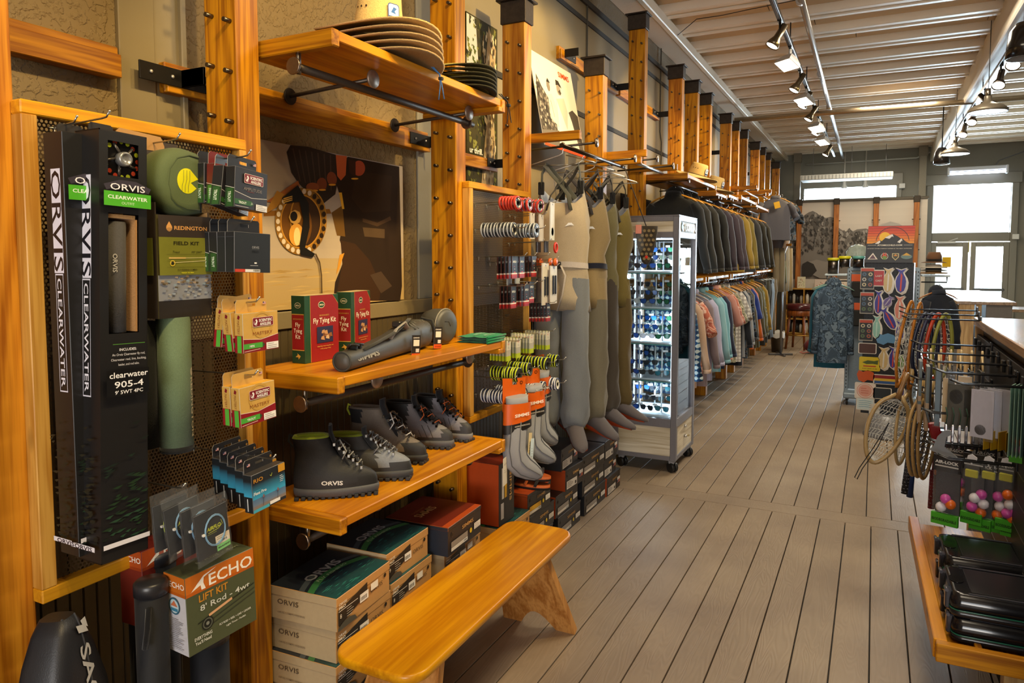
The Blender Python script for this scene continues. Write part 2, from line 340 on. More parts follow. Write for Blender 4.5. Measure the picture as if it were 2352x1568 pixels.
k = 0; x = -1.1190-P*7
while x < XR:
    cut = {-1.119: 0}; q = random.Random(int(x*100)); y = 4.815
    cuts = [YF]+([.4] if k % 3 == 0 else [-1.2] if k % 3 == 1 else [-2.4])
    # butt joints that the photograph shows
    for jx, jy in ((-.76, 2.47), (-.475, 2.06), (-.19, 2.23), (-1.05, 1.0)):
        if x < jx < x+P: cuts.append(jy)
    cuts = sorted(cuts)+[y]
    for a, b in zip(cuts, cuts[1:]): board(x, x+P, a, b)
    x += P; k += 1
struct('plank', MB().box(XW, XR, 4.818, 4.985, -.0219, .0006, b=.0025), DECK, fl)
k = 0; x = -1.578-P*4
while x < XR:
    q = random.Random(k*7+1); c1 = 4.988; cuts = [4.988]+sorted(q.uniform(6.4, 16) for _ in range(2))+[YB]
    for a, b in zip(cuts, cuts[1:]): board(x, x+P, a, b)
    x += P; k += 1
# left wall with its layers
wl = struct('wall_left', MB().box(XW-.15, XW, YF, YB, 0, ZC+.3, '#8c7d5e'), OLIVE)
bb = MB(); y = YF
yy = .0
while yy < 5.0:                                   # beadboard wainscot: grooved boards
    bb.box(XW+.001, XW+.012, yy, yy+.0385, .1, 1.37, b=.003); yy += .04
o = struct('trim_1', bb, BEAD); o['kind'] = 'structure'
struct('trim_2', MB().box(XW, XW+.022, 0, 5, 1.37, 1.44, b=.004), SMOOTH)
struct('trim_3', MB().box(XW, XW+.018, 1.41, 1.53, 1.44, 3.8, b=.003).box(XW, XW+.028, 1.62, 1.64, 1.44, 3.8, b=.003).box(XW, XW+.012, 1.53, 1.62, 1.44, 3.8), SMOOTH)
struct('trim_4', MB().box(XW, XW+.03, 3.16, 3.24, 1.44, 3.8, b=.004).box(XW, XW+.014, 2.98, 3.16, 1.44, 3.8, b=.003), GREY)
struct('trim_5', MB().box(XW, XW+.012, 3.26, YB-.7, 1.0, 3.62, b=.003), SMOOTH)
m = MB()
for z in (2.72, 3.44): m.box(XW+.012, XW+.02, 3.3, YB-.75, z, z+.035, '#26221d')
m.box(XW+.012, XW+.03, 3.3, YB-.75, 3.58, 3.62, '#2e2a24')
struct('trim_6', m, MATTE)
m = MB()
for yv, zz in ((5.28, .9), (7.4, .9)): m.tube([(XW+.02, yv, 3.8), (XW+.02, yv, 2.95), (XW+.02, yv+.06, 2.85), (XW+.02, yv+.06, zz)], .006, '#4a463c', 6)
solo('wall_cable', 'thin grey cable running down the smooth wall behind the posts', 'cable', m, MATTE)
# small stone pier at the far left edge
stone = struct('wall_stone', MB().box(XW, -1.72, .3, .83, 0, 1.95, '#6b5c4c'), MATTE)
q = random.Random(3)
for r in range(22):
    z = .0+r*.088
    for side in (0, 1): struct('stone', MB().box(-1.725, -1.70+q.uniform(0, .012), .34+side*.26+(r % 2)*.06, .58+side*.24, z+.006, z+.082, q.choice(('#8d7458', '#a58a68', '#75604a', '#98836c')), b=.008), paint(.85, bump=.8, bscale=40, vary=.15), stone)
# ceiling: deck panels, joists with battens, soffit, main beam
CEILP = plaster('ceiling_panel', '#d4bc9a', .1, 16, .2, .10); CEILJ = plaster('ceiling_joist', '#e6dccb', .1, 20, .5, .05)
ceil = struct('ceiling', MB().box(XW-.1, XR+.1, YF, YB, ZC+.2, ZC+.3, '#cfc6b4'), CEILJ)
ys = [2.2-.62*11+i*.62 for i in range(40)]; ys = [y for y in ys if YF < y < YB-.1]
for i, y in enumerate(ys):
    struct('joist', MB().box(-1.84, XR, y, y+.085, ZC+.0, ZC+.2, b=.004), CEILJ, ceil); struct('batten', MB().box(-1.80, XR, y+.10, y+.158, ZC-.012, ZC+.06, b=.004), CEILJ, ceil)
    xs = [-1.84, -1.84+.9+(i % 3)*.35, .9, XR]
    for a, b in zip(xs, xs[1:]): struct('panel', MB().box(a+.003, b-.003, y+.166, y+.617, ZC+.075, ZC+.09, b=.002), CEILP, ceil)
struct('trim_7', MB().box(XW, -1.82, YF, YB, ZC-.06, ZC+.2, b=.006).box(-1.825, -1.77, YF, YB, ZC-.09, ZC+.01, b=.008), CEILJ)
struct('trim_8', MB().box(.95, 1.2, YF, YB, ZC-.26, ZC+.05, b=.012), CEILJ)
# far wall with doors, transom, strip window
bk = MB()
dx0, dx1, sx0, sx1 = 1.03, 2.36, -1.42, .36
for x0, x1, z0, z1 in ((XW-.1, sx0, 0, ZC+.3), (sx0, sx1, 0, 2.86), (sx0, sx1, 3.14, ZC+.3), (sx1, dx0, 0, ZC+.3), (dx0, dx1, 3.16, ZC+.3), (dx1, XR+.1, 0, ZC+.3)): bk.box(x0, x1, YB, YB+.2, z0, z1)
struct('wall_far', bk, GREY)
struct('wall_right', MB().box(XR, XR+.15, YF, YB+.2, 0, ZC+.3), GREY)
fw = MB()
for x0, x1, z0, z1 in ((XW-.1, -.2, 0, ZC+.3), (-.2, 2.4, 0, .9), (-.2, 2.4, 3.2, ZC+.3), (2.4, XR+.15, 0, ZC+.3)): fw.box(x0, x1, YF-.2, YF, z0, z1)
struct('wall_front', fw, GREY)
FRAME = plaster('door_paint', '#7f7a6c', .02, 20, .4)
m = MB(); m.box(dx0-.12, dx0, YB-.05, YB+.1, 0, 3.3, b=.008).box(dx1, dx1+.12, YB-.05, YB+.1, 0, 3.3, b=.008).box(dx0, dx1, YB-.04, YB+.1, 1.965, 2.14, b=.008).box(dx0-.16, dx1+.16, YB-.07, YB+.1, 3.1, 3.32, b=.01)
struct('trim_9', m, FRAME)
struct('window_1', MB().box(dx0, dx1, YB+.02, YB+.03, 2.14, 3.1), GLASS)
mid = (dx0+dx1)/2
for i, (a, b) in enumerate(((dx0, mid-.02), (mid+.02, dx1))):
    d = thing('door_%d' % (i+1), None, None, (a, YB, 0)); d['kind'] = 'structure'; w = b-a; s0, s1 = .09, .1
    mm = MB().box(0, s0, -.02, .03, .02, 1.95, b=.005).box(w-s1, w, -.02, .03, .02, 1.95, b=.005).box(s0, w-s1, -.02, .03, 1.86, 1.95, b=.005).box(s0, w-s1, -.02, .03, .02, .3, b=.005)
    part(d, 'frame', mm, FRAME); part(d, 'pane', MB().box(s0, w-s1, 0, .008, .3, 1.86), GLASS)
    part(d, 'push_bar', MB().box(.06, w-.06, -.09, -.06, .98, 1.03, '#5b5a56', .01), METAL)
    if i == 0:
        part(d, 'door_closer', MB().box(.1, .42, -.08, -.02, 1.93, 1.97, '#c9c8c4', .005).tube([(.3, -.06, 1.97), (.45, -.12, 2.03)], .01, '#c9c8c4', 6), SATIN)
    else: part(d, 'latch_cover', MB().box(-.045, -.03, -.06, -.02, 1.75, 1.98, '#a89a4c', .003), SATIN)
m = MB().box(sx0-.1, sx1+.12, YB-.06, YB, 3.14, 3.4, b=.01).box(sx1, sx1+.1, YB-.05, YB, 2.4, 3.16, b=.008).box(sx0-.1, sx0, YB-.05, YB, 2.4, 3.16, b=.008)
struct('trim_10', m, FRAME)
struct('window_2', MB().box(sx0, sx1, YB+.06, YB+.07, 2.86, 3.14), GLASS)
# right-hand window wall strip by the door
struct('trim_11', MB().box(XR-.06, XR, 14.6, 14.72, 0, 2.9, b=.01).box(XR-.06, XR, 12.4, 12.52, 0, 2.9, b=.01), FRAME)
# the world beyond the doors: bright pavement and a pale building across the street
struct('ground_outside', MB().box(-14, 18, YB+.21, 44, -.2, -.03, '#c9c6bf'), MATTE)
struct('exterior_wall', MB().box(-14, 18, 44, 44.5, -.1, 7, '#d5d3cc'), MATTE)
# ------------------------------------------------------------------ timber posts with steel caps and shelf pins
POSTS = [(.863, .953, 3.42), (1.596, 1.686, 3.5), (2.871, 2.962, 3.44), (3.60, 3.69, 2.94), (4.876, 4.965, 2.94), (5.88, 5.969, 3.54), (7.177, 7.266, 3.42), (7.87, 7.96, 3.42), (8.55, 8.641, 3.42),
         (9.846, 9.936, 3.42), (10.466, 10.556, 3.42), (11.207, 11.297, 3.42), (12.452, 12.542, 3.42), (13.14, 13.23, 3.42), (13.843, 13.933, 3.42), (15.25, 15.343, 3.42)]
PL = ['timber post at the far left edge of the rod display board', 'timber post between the rod display board and the boot shelves', 'timber post at the right end of the boot shelves beside the spool board',
      'shorter steel-capped timber post between spool board and chest waders', 'short steel-capped post behind the hanging chest waders', 'tall steel-capped post rising above the left of the eyewear cabinet',
      'steel-capped post rising behind the right corner of the eyewear cabinet', 'steel-capped post just beyond the one behind the eyewear cabinet', 'third steel-capped post beyond the eyewear cabinet, above the dark jackets',
      'fourth steel-capped post beyond the eyewear cabinet, where the pale pipe crosses', 'post just behind the pale ceiling pipe, top cut by the pipe', 'post beyond the pale ceiling pipe above the tan jackets',
      'post left of the grey tee shirt on its hanger', 'slim far post above the grey tee shirt', 'far post right above the small far shelf', 'last steel-capped post of the row, next to the grey far wall']
pinmesh = MB().cyl((0, 0, 0), (0, -.03, 0), .0075, '#6b6258', 8).mesh('shelf_pin'); pinmesh.materials.append(METAL)
for i, ((y0, y1, zt), lb) in enumerate(zip(POSTS, PL)):
    T = thing('timber_post', lb, 'post', (-1.82, y0, 0), 0, 'timber posts along the left wall')
    part(T, 'shaft', MB().box(-.07, .07, 0, y1-y0, 0, zt, b=.004), PINE_Z if i % 3 else wood('#9c5a12', '#cc8a26', 'Z', .9))
    if i > 2: part(T, 'steel_cap', MB().box(-.078, .078, -.008, y1-y0+.008, zt, zt+.12, '#3d332a', .003).box(-.095, .095, -.03, y1-y0+.03, zt+.12, zt+.132, '#352c25', .002), paint(.55, .6, .2, 40, vary=.2))
    else: part(T, 'steel_cap', MB().box(-.078, .078, -.008, y1-y0+.008, zt, zt+.14, '#3d332a', .003).box(-.095, .095, -.03, y1-y0+.03, zt+.14, zt+.152, '#352c25', .002), paint(.55, .6, .2, 40, vary=.2))
    z = .45-(.011 if i != 1 else 0); zs = []
    while z < zt-.05: zs.append(z+.13); z += .1515
    if i < 10:
        for z in zs:
            if z > zt-.04: continue
            for x, dz in ((.045, 0), (-.032, .025)):
                o = link('shelf_pin', pinmesh, None, T); o.location = (x, .004, z+dz-.03)
    else:
        m = MB()
        for z in zs:
            if z < zt-.04:
                for x, dz in ((.045, 0), (-.032, .025)): m.cyl((x, .004, z+dz), (x, -.03, z+dz), .0075, '#6b6258', 5)
        part(T, 'shelf_pins', m, METAL, kind='stuff')
# wall rails carrying the posts, and their steel straps
def rail(y0, y1, z0, z1, lb):
    T = thing('wall_rail', lb, 'rail', (0, y0, z0))
    part(T, 'ledger', MB().box(-2.048, -2.012, 0, y1-y0, 0, z1-z0, b=.003).box(-2.012, -1.998, 0, y1-y0, 0, (z1-z0)*.74, b=.002), PINE_Y); return T
def strap(T, y, h=.05, L=.17, right=False):
    s = -1 if not right else 1
    m = MB().box(-1.9985, -1.992, y, y+L*s, .02, .02+h, '#25221f', .001) if s > 0 else MB().box(-1.9985, -1.992, y-L, y, .02, .02+h, '#25221f', .001)
    m.box(-1.998, -1.892, y-.004, y+.004, .02, .02+h, '#25221f', .001)
    for d in (.25, .75): m.ball((-1.99, y+s*L*d, .02+h/2), .005, .006, .006, '#b9b4aa', 8, 4)
    part(T, 'steel_strap', m, DARKMETAL)
rail(.99, 1.392, 2.178, 2.268, 'short stepped cedar rail on the wall at the top left')
T = rail(1.545, 1.76, 2.17, 2.265, 'stub of cedar rail with a black strap behind the second post'); strap(T, .05, .055, .15, False); strap(T, .05, .055, .12, True)
T = rail(1.90, 3.035, 2.174, 2.27, 'long cedar rail above the fly reel photograph'); strap(T, 1.125, .055, .17)
T = rail(3.30, 3.75, 2.15, 2.22, 'cedar rail behind the tree bark poster'); strap(T, .42, .05, .1)
T = rail(4.7, 5.95, 3.04, 3.13, 'high cedar rail with strap left of the tall capped post'); strap(T, .06, .055, .2, True); strap(T, 1.2, .055, .16)
T = rail(6.0, 7.26, 3.04, 3.13, 'high cedar rail lit yellow between tall post and cabinet post'); strap(T, 1.2, .055, .2)
T = rail(8.7, 9.9, 3.0, 3.09, 'high cedar rail beyond the third cabinet post'); strap(T, 1.15, .055, .2)
T = rail(11.4, 12.5, 2.98, 3.07, 'far high cedar rail left of the grey tee shirt post'); strap(T, 1.0, .055, .2)
# ------------------------------------------------------------------ boot shelves between the second and third post
def bracket_rod(T, z, y0=.02, y1=1.1):
    part(T, 'hang_rod', MB().cyl((-1.62, y0-.02, z), (-1.62, y1, z), .013, '#4a4037', 12), DARKMETAL)
    for y in (y0, y1-.03): part(T, 'rod_hanger', MB().cyl((-1.62, y, z-.02), (-1.62, y, z+.075), .008, '#8a8378', 8).lathe([(.026, -.004), (.028, 0), (.026, .004)], '#8a7b6e', 16, (-1.62, y-.022, z), (0, 1, 0)), METAL)
    for y, lenx in ((.36, .42), (1.02, .42)):
        part(T, 'face_out', MB().cyl((-1.99, y, z+.015), (-1.585, y-.02, z+.03), .0075, '#5a5148', 8).lathe([(.001, .006), (.030, .005), (.032, 0), (.030, -.004)], '#9a8a7c', 20, (-1.58, y-.02, z+.03), (1, 0, 0)).lathe([(.030, .004), (.032, 0), (.030, -.004)], '#3c352f', 18, (-1.985, y, z+.015), (1, 0, 0)), paint(.45, .75, vary=.15))
def shelf(z, lb):
    T = thing('display_shelf', lb, 'shelf', (0, 1.70, 0))
    part(T, 'board', MB().box(-1.86, -1.47, .035, 1.09, z-.032, z, b=.003), SHELF_Y)
    part(T, 'end_cleat', MB().box(-1.86, -1.465, 0, .034, z-.052, z+.001, b=.004), PINE_X)
    part(T, 'end_cleat', MB().box(-1.86, -1.465, 1.06, 1.10, z-.055, z-.0325, b=.003).box(-1.86, -1.465, 1.0905, 1.12, z-.055, z+.001, b=.003), PINE_X)
    bracket_rod(T, z-.095); return T
shelf(2.335, 'top shelf with stacks of straw hats, seen from below')
shelf(1.277, 'middle shelf with fly tying kits and a grey rod case')
shelf(.828, 'lowest shelf holding a row of five wading boots')
# ------------------------------------------------------------------ perforated display boards
def perfmat():
    m = bpy.data.materials.new('perforated_sheet'); t, n, l, b = nodes(m)
    tc = n.new('ShaderNodeTexCoord'); sp = n.new('ShaderNodeSeparateXYZ'); l.new(tc.outputs['Object'], sp.inputs[0])
    def dots(oy, oz):
        ds = []
        for ax, p, off in (('Y', .0105, oy), ('Z', .0182, oz)):
            a = n.new('ShaderNodeMath'); a.operation = 'PINGPONG'; ad = n.new('ShaderNodeMath'); ad.operation = 'ADD'; ad.inputs[1].default_value = off*p+10
            l.new(sp.outputs[ax], ad.inputs[0]); l.new(ad.outputs[0], a.inputs[0]); a.inputs[1].default_value = p/2
            q = n.new('ShaderNodeMath'); q.operation = 'POWER'; q.inputs[1].default_value = 2; l.new(a.outputs[0], q.inputs[0]); ds.append(q)
        s = n.new('ShaderNodeMath'); s.operation = 'ADD'; l.new(ds[0].outputs[0], s.inputs[0]); l.new(ds[1].outputs[0], s.inputs[1])
        c = n.new('ShaderNodeMath'); c.operation = 'GREATER_THAN'; c.inputs[1].default_value = .0037**2; l.new(s.outputs[0], c.inputs[0]); return c
    a, c = dots(0, 0), dots(.5, .5); mn = n.new('ShaderNodeMath'); mn.operation = 'MINIMUM'; l.new(a.outputs[0], mn.inputs[0]); l.new(c.outputs[0], mn.inputs[1])
    l.new(mn.outputs[0], b.inputs['Alpha']); b.inputs['Base Color'].default_value = (*C('#5d4a33'), 1); b.inputs['Roughness'].default_value = .45; b.inputs['Metallic'].default_value = .4
    return m
PERF = perfmat()
def pegboard(y0, y1, z0, z1, lb):
    T = thing('perforated_board', lb, 'display board', (-1.71, y0, z0)); w, h = y1-y0, z1-z0
    part(T, 'frame_rail', MB().box(-.039, 0, 0, w, h-.032, h, b=.003), wood('#b57414', '#d4961c', 'Y', 1))
    part(T, 'frame_rail', MB().box(-.039, 0, 0, w, 0, .034, b=.003), wood('#b57414', '#d4961c', 'Y', 1))
    part(T, 'frame_stile', MB().box(-.0388, -.0002, .0005, .036, .034, h-.032, b=.002), wood('#b57c2c', '#d6a24c', 'Z', 1))
    part(T, 'frame_stile', MB().box(-.0388, -.0002, w-.026, w-.0005, .034, h-.032, b=.002), wood('#b57c2c', '#d6a24c', 'Z', 1))
    part(T, 'perforated_sheet', MB().box(-.034, -.033, .03, w-.02, .02, h-.02, '#5d4a33'), PERF); return T
pegboard(.944, 1.588, .838, 2.004, 'large perforated metal board in a wood frame holding rod boxes')
pegboard(2.925, 3.598, .85, 2.008, 'perforated board in a wood frame covered with spools and packets')
def hook(y, z, L, lb, x0=-1.744, grp='wire hooks on the perforated boards', tip=.018):
    mb = MB().tube([(0, 0, 0), (L-.03, 0, .004), (L-.012, 0, .006), (L, 0, tip)], .0022, '#b9b6ae', 6).ball((L, 0, tip), .0032, .0032, .0032, '#d8d4c8', 8, 4).tube([(.012, -.012, -.002), (.012, .012, -.002)], .002, '#b9b6ae', 5).tube([(.012, 0, -.002), (.012, 0, -.02)], .0018, '#b9b6ae', 5)
    return solo('peg_hook', lb, 'hook', mb, METAL, (x0, y, z), group=grp)
K = '#1b1a1b'
# ---- tall black rod boxes
def rod_box(name, lb, loc, roll, near):
    T = thing(name, lb, 'box', loc, rot=(R(roll), 0, 0)); w, d, h = .118, .088 if near else .07, .995 if near else .975
    m = MB(); bx = dict(b=.0015)
    wins = [(.045, .845, .108, .955), (.046, .55, .106, .775)] if near else []
    if near:   # front wall with two real windows
        us = [0, .045, .1075, w]; m.box(-d, -.004, 0, w, 0, h, K, 0, {'+x': '#0d0c0c'})
        m.v = []; m.f = []; m.c = []; m.sm = []
        m.box(-d, 0, 0, .0025, 0, h, K).box(-d, 0, w-.0025, w, 0, h, '#161516').box(-d, -d+.0025, 0, w, 0, h, '#8d6a42').box(-d, 0, 0, w, 0, .003, K).box(-d, 0, 0, w, h-.003, h, '#26221f')
        m.box(-.0025, 0, .0025, .021, .003, h-.003, K).box(-.0025, 0, .097, w-.0025, .003, h-.003, K)
        for a, b in ((.003, .53), (.808, .893), (.972, h-.003)): m.box(-.0025, 0, .021, .097, a, b, K)
    else: m.box(-d, 0, 0, w, 0, h, K, .0012)
    part(T, 'carton', m, CARD)
    p = MB(); f, s = fr(), sd(d)
    # side: white strip with dark letters, framed wordmark below
    sv = Pl((-d, 0, 0), (0, 0, -1), (1, 0, 0))
    p.rect(sv, -.893, .023, -.658, .058, '#dfe0f2'); p.text(sv, 'ORVIS', -.889, .0238, .0475, '#15131c', fit=.228, bold=.01)
    for u0, v0, u1, v1 in ((-.656, .026, -.653, .055), (-.388, .026, -.385, .055), (-.656, .026, -.385, .0275), (-.656, .0535, -.385, .055)): p.rect(sv, u0, v0, u1, v1, '#dfe0f2')
    p.text(sv, 'CLEARWATER', -.646, .0325, .021, '#e6e6f4', fit=.25, bold=.012)
    # water print at the foot and the white stripe with the wordmark
    q = random.Random(5); greens = ['#151d18', '#18221c', '#1b2a20', '#20351f', '#2a4632', '#182019']
    for pl, ww in ((f, w), (s, d)):
        for i in range(90):
            v = .045+.30*(i/90)**1.1; u = q.uniform(0, ww*.8); L = q.uniform(.012, .035); k = 1-(v-.045)/.3
            if q.random() < k*1.3: p.poly(pl, [(u, v), (min(ww-.001, u+L*.5), v-.003), (min(ww-.001, u+L), v+.004), (u+L*.4 if u+L*.4 < ww else ww-.001, v+.003)], greens[min(5, int(q.random()*2+k*3.4))] if pl is f else greens[q.randrange(2)])
        p.rect(pl, .0008, .034, ww-.0008, .045, '#e4e2ea')
    p.text(s, 'ORVIS', .014, .0335, .0145, '#2a2333', fit=.064, bold=.02)
    # front
    p.ring(f, w/2, .76, .125, .014, '#3a3540', 24, 62, 118); p.text(f, 'ORVIS', w/2, .860, .021, '#efeef5', 'C', fit=.086, bold=.006)
    p.rect(f, .0008, .823, w-.0008, .856, '#4fae2a'); p.text(f, 'CLEARWATER', w/2, .8395, .0115, '#f4f8ee', 'C', fit=.098, bold=.015); p.text(f, 'OUTFIT', w/2, .828, .0085, '#d7efc9', 'C', fit=.032)
    if near:
        p.rect(f, .020, .506, .100, .5075, '#4f8a35'); p.text(f, 'INCLUDES:', .036, .491, .0085, '#efeef2', fit=.042, bold=.01)
        for i, t in enumerate(('An Orvis Clearwater fly rod,', 'Clearwater reel, line, backing,', 'leader, and rod tube.')): p.text(f, t, w/2, .480-i*.0115, .0078, '#dcdade', 'C', fit=(.082, .088, .052)[i])
        p.rect(f, .004, .386, .110, .447, '#0b0a0b'); p.text(f, 'clearwater', w/2, .429, .019, '#f2f2f4', 'C', fit=.096, bold=.012); p.text(f, '905-4', w/2, .406, .021, '#f2f2f4', 'C', fit=.072, bold=.012); p.text(f, "9' 5WT 4PC", w/2, .391, .012, '#f2f2f4', 'C', fit=.070, bold=.01)
    part(T, 'carton_print', p, CARD)
    part(T, 'hang_tab', MB().prism(Pl((-d+.004, 0, h), (0, 1, 0), (0, 0, 1)), [(.03, 0), (.09, 0), (.09, .022), (.084, .028), (.036, .028), (.03, .022)], .003, '#2a2624'), CARD)
    if near:
        c = Vector((-.026, .060, .934)); r = MB()
        r.lathe([(.048, -.012), (.052, -.01), (.052, .012), (.048, .014)], '#34302d', 32, c, (1, 0, 0))
        rl = Pl(c, (0, 1, 0), (0, 0, 1)); r.k = .0155; r.disc(rl, 0, 0, .047, '#141213', 28)
        for i in range(16): a = 2*math.pi*i/16; r.disc(rl, .041*math.cos(a), .041*math.sin(a), .0055, ('#c6d433', '#b8c42c', '#c4452a')[i % 3 if i % 5 else 2], 8)
        for i in range(5): a = 2*math.pi*i/5+.5; r.tube([c+Vector((.017, .012*math.cos(a), .012*math.sin(a))), c+Vector((.016, .04*math.cos(a+.3), .04*math.sin(a+.3)))], .0035, '#5a544d', 6)
        r.lathe([(.016, .014), (.017, .026), (.0165, .034), (.012, .037), (.011, .033), (.001, .033)], '#9a9a98', 22, c, (1, 0, 0))
        part(T, 'fly_reel', r, paint(.3, .6), 'black fly reel with yellow-green line, seen through the window')
        tb = MB().cyl((-.034, .056, .531), (-.034, .056, .79), .026, '#4a4743', 20); tb.box(-.0865, -.006, .0915, .0965, .532, .806, '#a87c4c').box(-.0865, -.006, .0215, .0965, .797, .806, '#b98f5c')
        pv = Pl((-.0075, .0485, .765), (0, 0, -1), (0, 1, 0)); tb.text(pv, 'ORVIS', .05, -.012, .016, '#b7b1a4', bold=.01)
        part(T, 'rod_tube', tb, CLOTH, 'grey cloth rod tube behind the lower window')
    return T
rod_box('rod_outfit_box', 'black rod outfit box with round reel and rod tube showing through two windows', (-1.56, .992, .945), -1.95, True)
rod_box('rod_outfit_box', 'black rod outfit box mostly hidden behind the one with the reel window', (-1.622, .980, .956), 0, False)
hook(1.062, 1.966, .17, 'wire hook poking through the tab of the front rod outfit box')
hook(1.03, 1.955, .10, 'wire hook holding the rear rod outfit box')
# ---- field kit: open carton with pouch above and tube below
T = thing('field_kit', 'olive fly fishing field kit carton with soft pouch on top and green tube below', 'kit', (-1.575, 1.172, 1.497)); w, d, h = .158, .115, .258
m = MB(); br = '#3b3129'; kr = '#b98c55'
m.box(-.003, 0, 0, w, 0, h, '#4d4526', 0, {'-x': kr}).box(-d, -.003, 0, .003, 0, h+.03, br, 0, {'+y': kr}).box(-d, -.003, w-.003, w, 0, h+.012, br, 0, {'-y': kr}).box(-d, -d+.003, .003, w-.003, 0, .455, br, 0, {'+x': '#453a30'}).box(-d+.003, -.003, .003, w-.003, 0, .004, br)
m.prism(Pl((-d+.004, 0, 0), (0, 1, 0), (0, 0, 1)), [(-.02, .43), (.115, .43), (.115, .445), (.105, .468), (-.01, .475), (-.02, .465)], .004, kr, br)
part(T, 'carton', m, CARD)
p = MB(); f = fr()
p.rect(f, .0005, 0, w-.0005, .044, '#2a2521'); p.rect(f, .0005, .044, w-.0005, .108, '#8f9196'); q = random.Random(2)
for i in range(60): u, v = q.uniform(0, w-.012), q.uniform(.048, .104); p.poly(f, [(u, v), (u+.009, v-.002), (u+.011, v+.003), (u+.003, v+.004)], q.choice(('#7d6b52', '#a8927a', '#5d523f', '#8fa0ad', '#b7a48b') if v > .075 else ('#9aa3ad', '#8b8f97', '#a8a59f', '#7c8088')))
p.rect(f, .0005, .108, w-.0005, .203, '#7a7a2a'); p.rect(f, .0005, .203, w-.0005, h-.0005, br)
p.text(f, 'REDINGTON', .045, .222, .0135, '#e0a35a', fit=.098, bold=.02); p.disc(f, .0305, .2265, .0085, '#e0a35a', 16, .0095); p.poly(f, [(.0225, .230), (.0305, .242), (.0385, .230)], '#e0a35a')
for i in range(3): p.line(f, [(.0235, .2245-i*.003), (.0305, .2255-i*.003), (.0375, .2245-i*.003)], .0007, br)
p.text(f, 'FIELD KIT', w/2, .184, .0125, '#2f2c14', 'C', fit=.076, bold=.02); p.text(f, 'Trout', .036, .163, .009, '#2b2816', shear=.3); p.text(f, "9'0\" 5WT", .092, .163, .008, '#2b2816', shear=.3)
for z in (.160, .1435, .128): p.rect(f, .02, z, .14, z+.0006, '#55541c')
p.line(f, [(.026, .151), (.075, .151)], .0036, '#d8b56a'); p.line(f, [(.075, .151), (.138, .152)], .0012, '#e8d9a0'); p.line(f, [(.03, .139), (.138, .144)], .0012, '#e8d9a0'); p.ring(f, .036, .138, .0075, .002, '#e3c23c', 16); p.disc(f, .036, .138, .0035, '#2b2816', 10)
p.text(f, 'FLY FISHING COMBO', w/2, .119, .006, '#2f2c14', 'C', fit=.058, bold=.01); p.text(f, 'READY TO FISH', w/2, .112, .0045, '#e4dc2c', 'C', fit=.036, bold=.02)
s = sd(d); p.rect(s, .0005, .108, d-.0005, .2, '#6e6e28')
part(T, 'carton_print', p, CARD)
def dshape(k, ins=0):   # pouch outline in (y, z): straight right edge, round left
    pts = []
    for i in range(28):
        t = math.pi/2+math.pi*i/27; pts.append((.098-(.098-ins-.001)*abs(math.cos(t))**.75, .345+(.088-ins)*math.sin(t)*(1-.06*abs(math.cos(t)))))
    return [(.148-ins, .262+ins), (.152-ins, .34), (.148-ins, .425-ins)]+pts
m = MB(); gcol = '#5b6840'
m.rings([[Vector((x, y, z)) for y, z in dshape(0, ins)] for x, ins in ((-.1, .03), (-.095, .012), (-.07, .002), (-.03, .0), (-.008, .006), (-.001, .016), (.003, .03))], gcol)
part(T, 'pouch', m, NEOP, 'soft olive green neoprene pouch')
p = MB(); fp = Pl((.0035, 0, 0), (0, 1, 0), (0, 0, 1)); pts = [(.045, .3), (.037, .335), (.042, .372), (.065, .402), (.1, .413), (.128, .41)]
p.tube([(.0015, a, b) for a, b in [(.128, .275), (.09, .276), (.06, .286)]+pts], .0022, '#46522f', 6)
p.tube([(.001, .131, z) for z in (.27, .3, .34, .38, .415)], .0018, '#15150f', 6)
part(T, 'piping', p, NEOP)
p = MB(); p.poly(fp, [(.090+.029*math.cos(R(a)), .347+.032*math.sin(R(a))) for a in range(70, 300, 12)]+[(.118, .330), (.101, .343), (.124, .354)], '#e8e01a')
for dx in (-.012, -.003, .006): p.line(fp, [(.086+dx, .318), (.087+dx, .333), (.092+dx, .35), (.093+dx, .374)], .0012, gcol)
fq = Pl((.0015, 0, 0), (0, 0, -1), (0, 1, 0)); p.text(fq, 'FIELD KIT // TROUT', -.395, .1385, .0075, '#cfcdb4', fit=.1, bold=.01)
part(T, 'pouch_print', p, PAPER)
m = MB().cyl((-.035, .066, 0), (-.035, .066, -.335), .041, '#66785a', 32).cyl((-.035, .066, -.335), (-.035, .066, -.350), .0418, '#1d1d1c', 32)
part(T, 'rod_tube', m, CLOTH, 'sage green rod tube')
p = MB(); pv = Pl((-.035+.0414, .066, 0), (0, 0, -1), (0, 1, 0))
a0 = .62; vs_, fs, x0, x1 = text_geo('REDINGTON', .02); sc_ = .155/(x1-x0)
p.add([(-.035+.0414*math.cos(a0+(y*.0195-.008)/.0414), .066+.0414*math.sin(a0+(y*.0195-.008)/.0414), -.158-(x-x0)*sc_) for x, y in vs_], fs, '#cdbf9c')
p.add([(-.035+.0414*math.cos(a0+(r*math.sin(R(t)))/.0414), .066+.0414*math.sin(a0+(r*math.sin(R(t)))/.0414), -.143+r*1.3*math.cos(R(t))) for r, t in [(.0085, t) for t in range(0, 360, 24)]], [tuple(range(15))], '#cdbf9c')
part(T, 'tube_print', p, PAPER)
m = MB().cyl((-.08, .012, -.01), (-.08, .012, -.335), .03, '#242523', 20)
part(T, 'rear_tube', m, CLOTH)
hook(1.255, 1.945, .16, 'wire hook holding the field kit card')
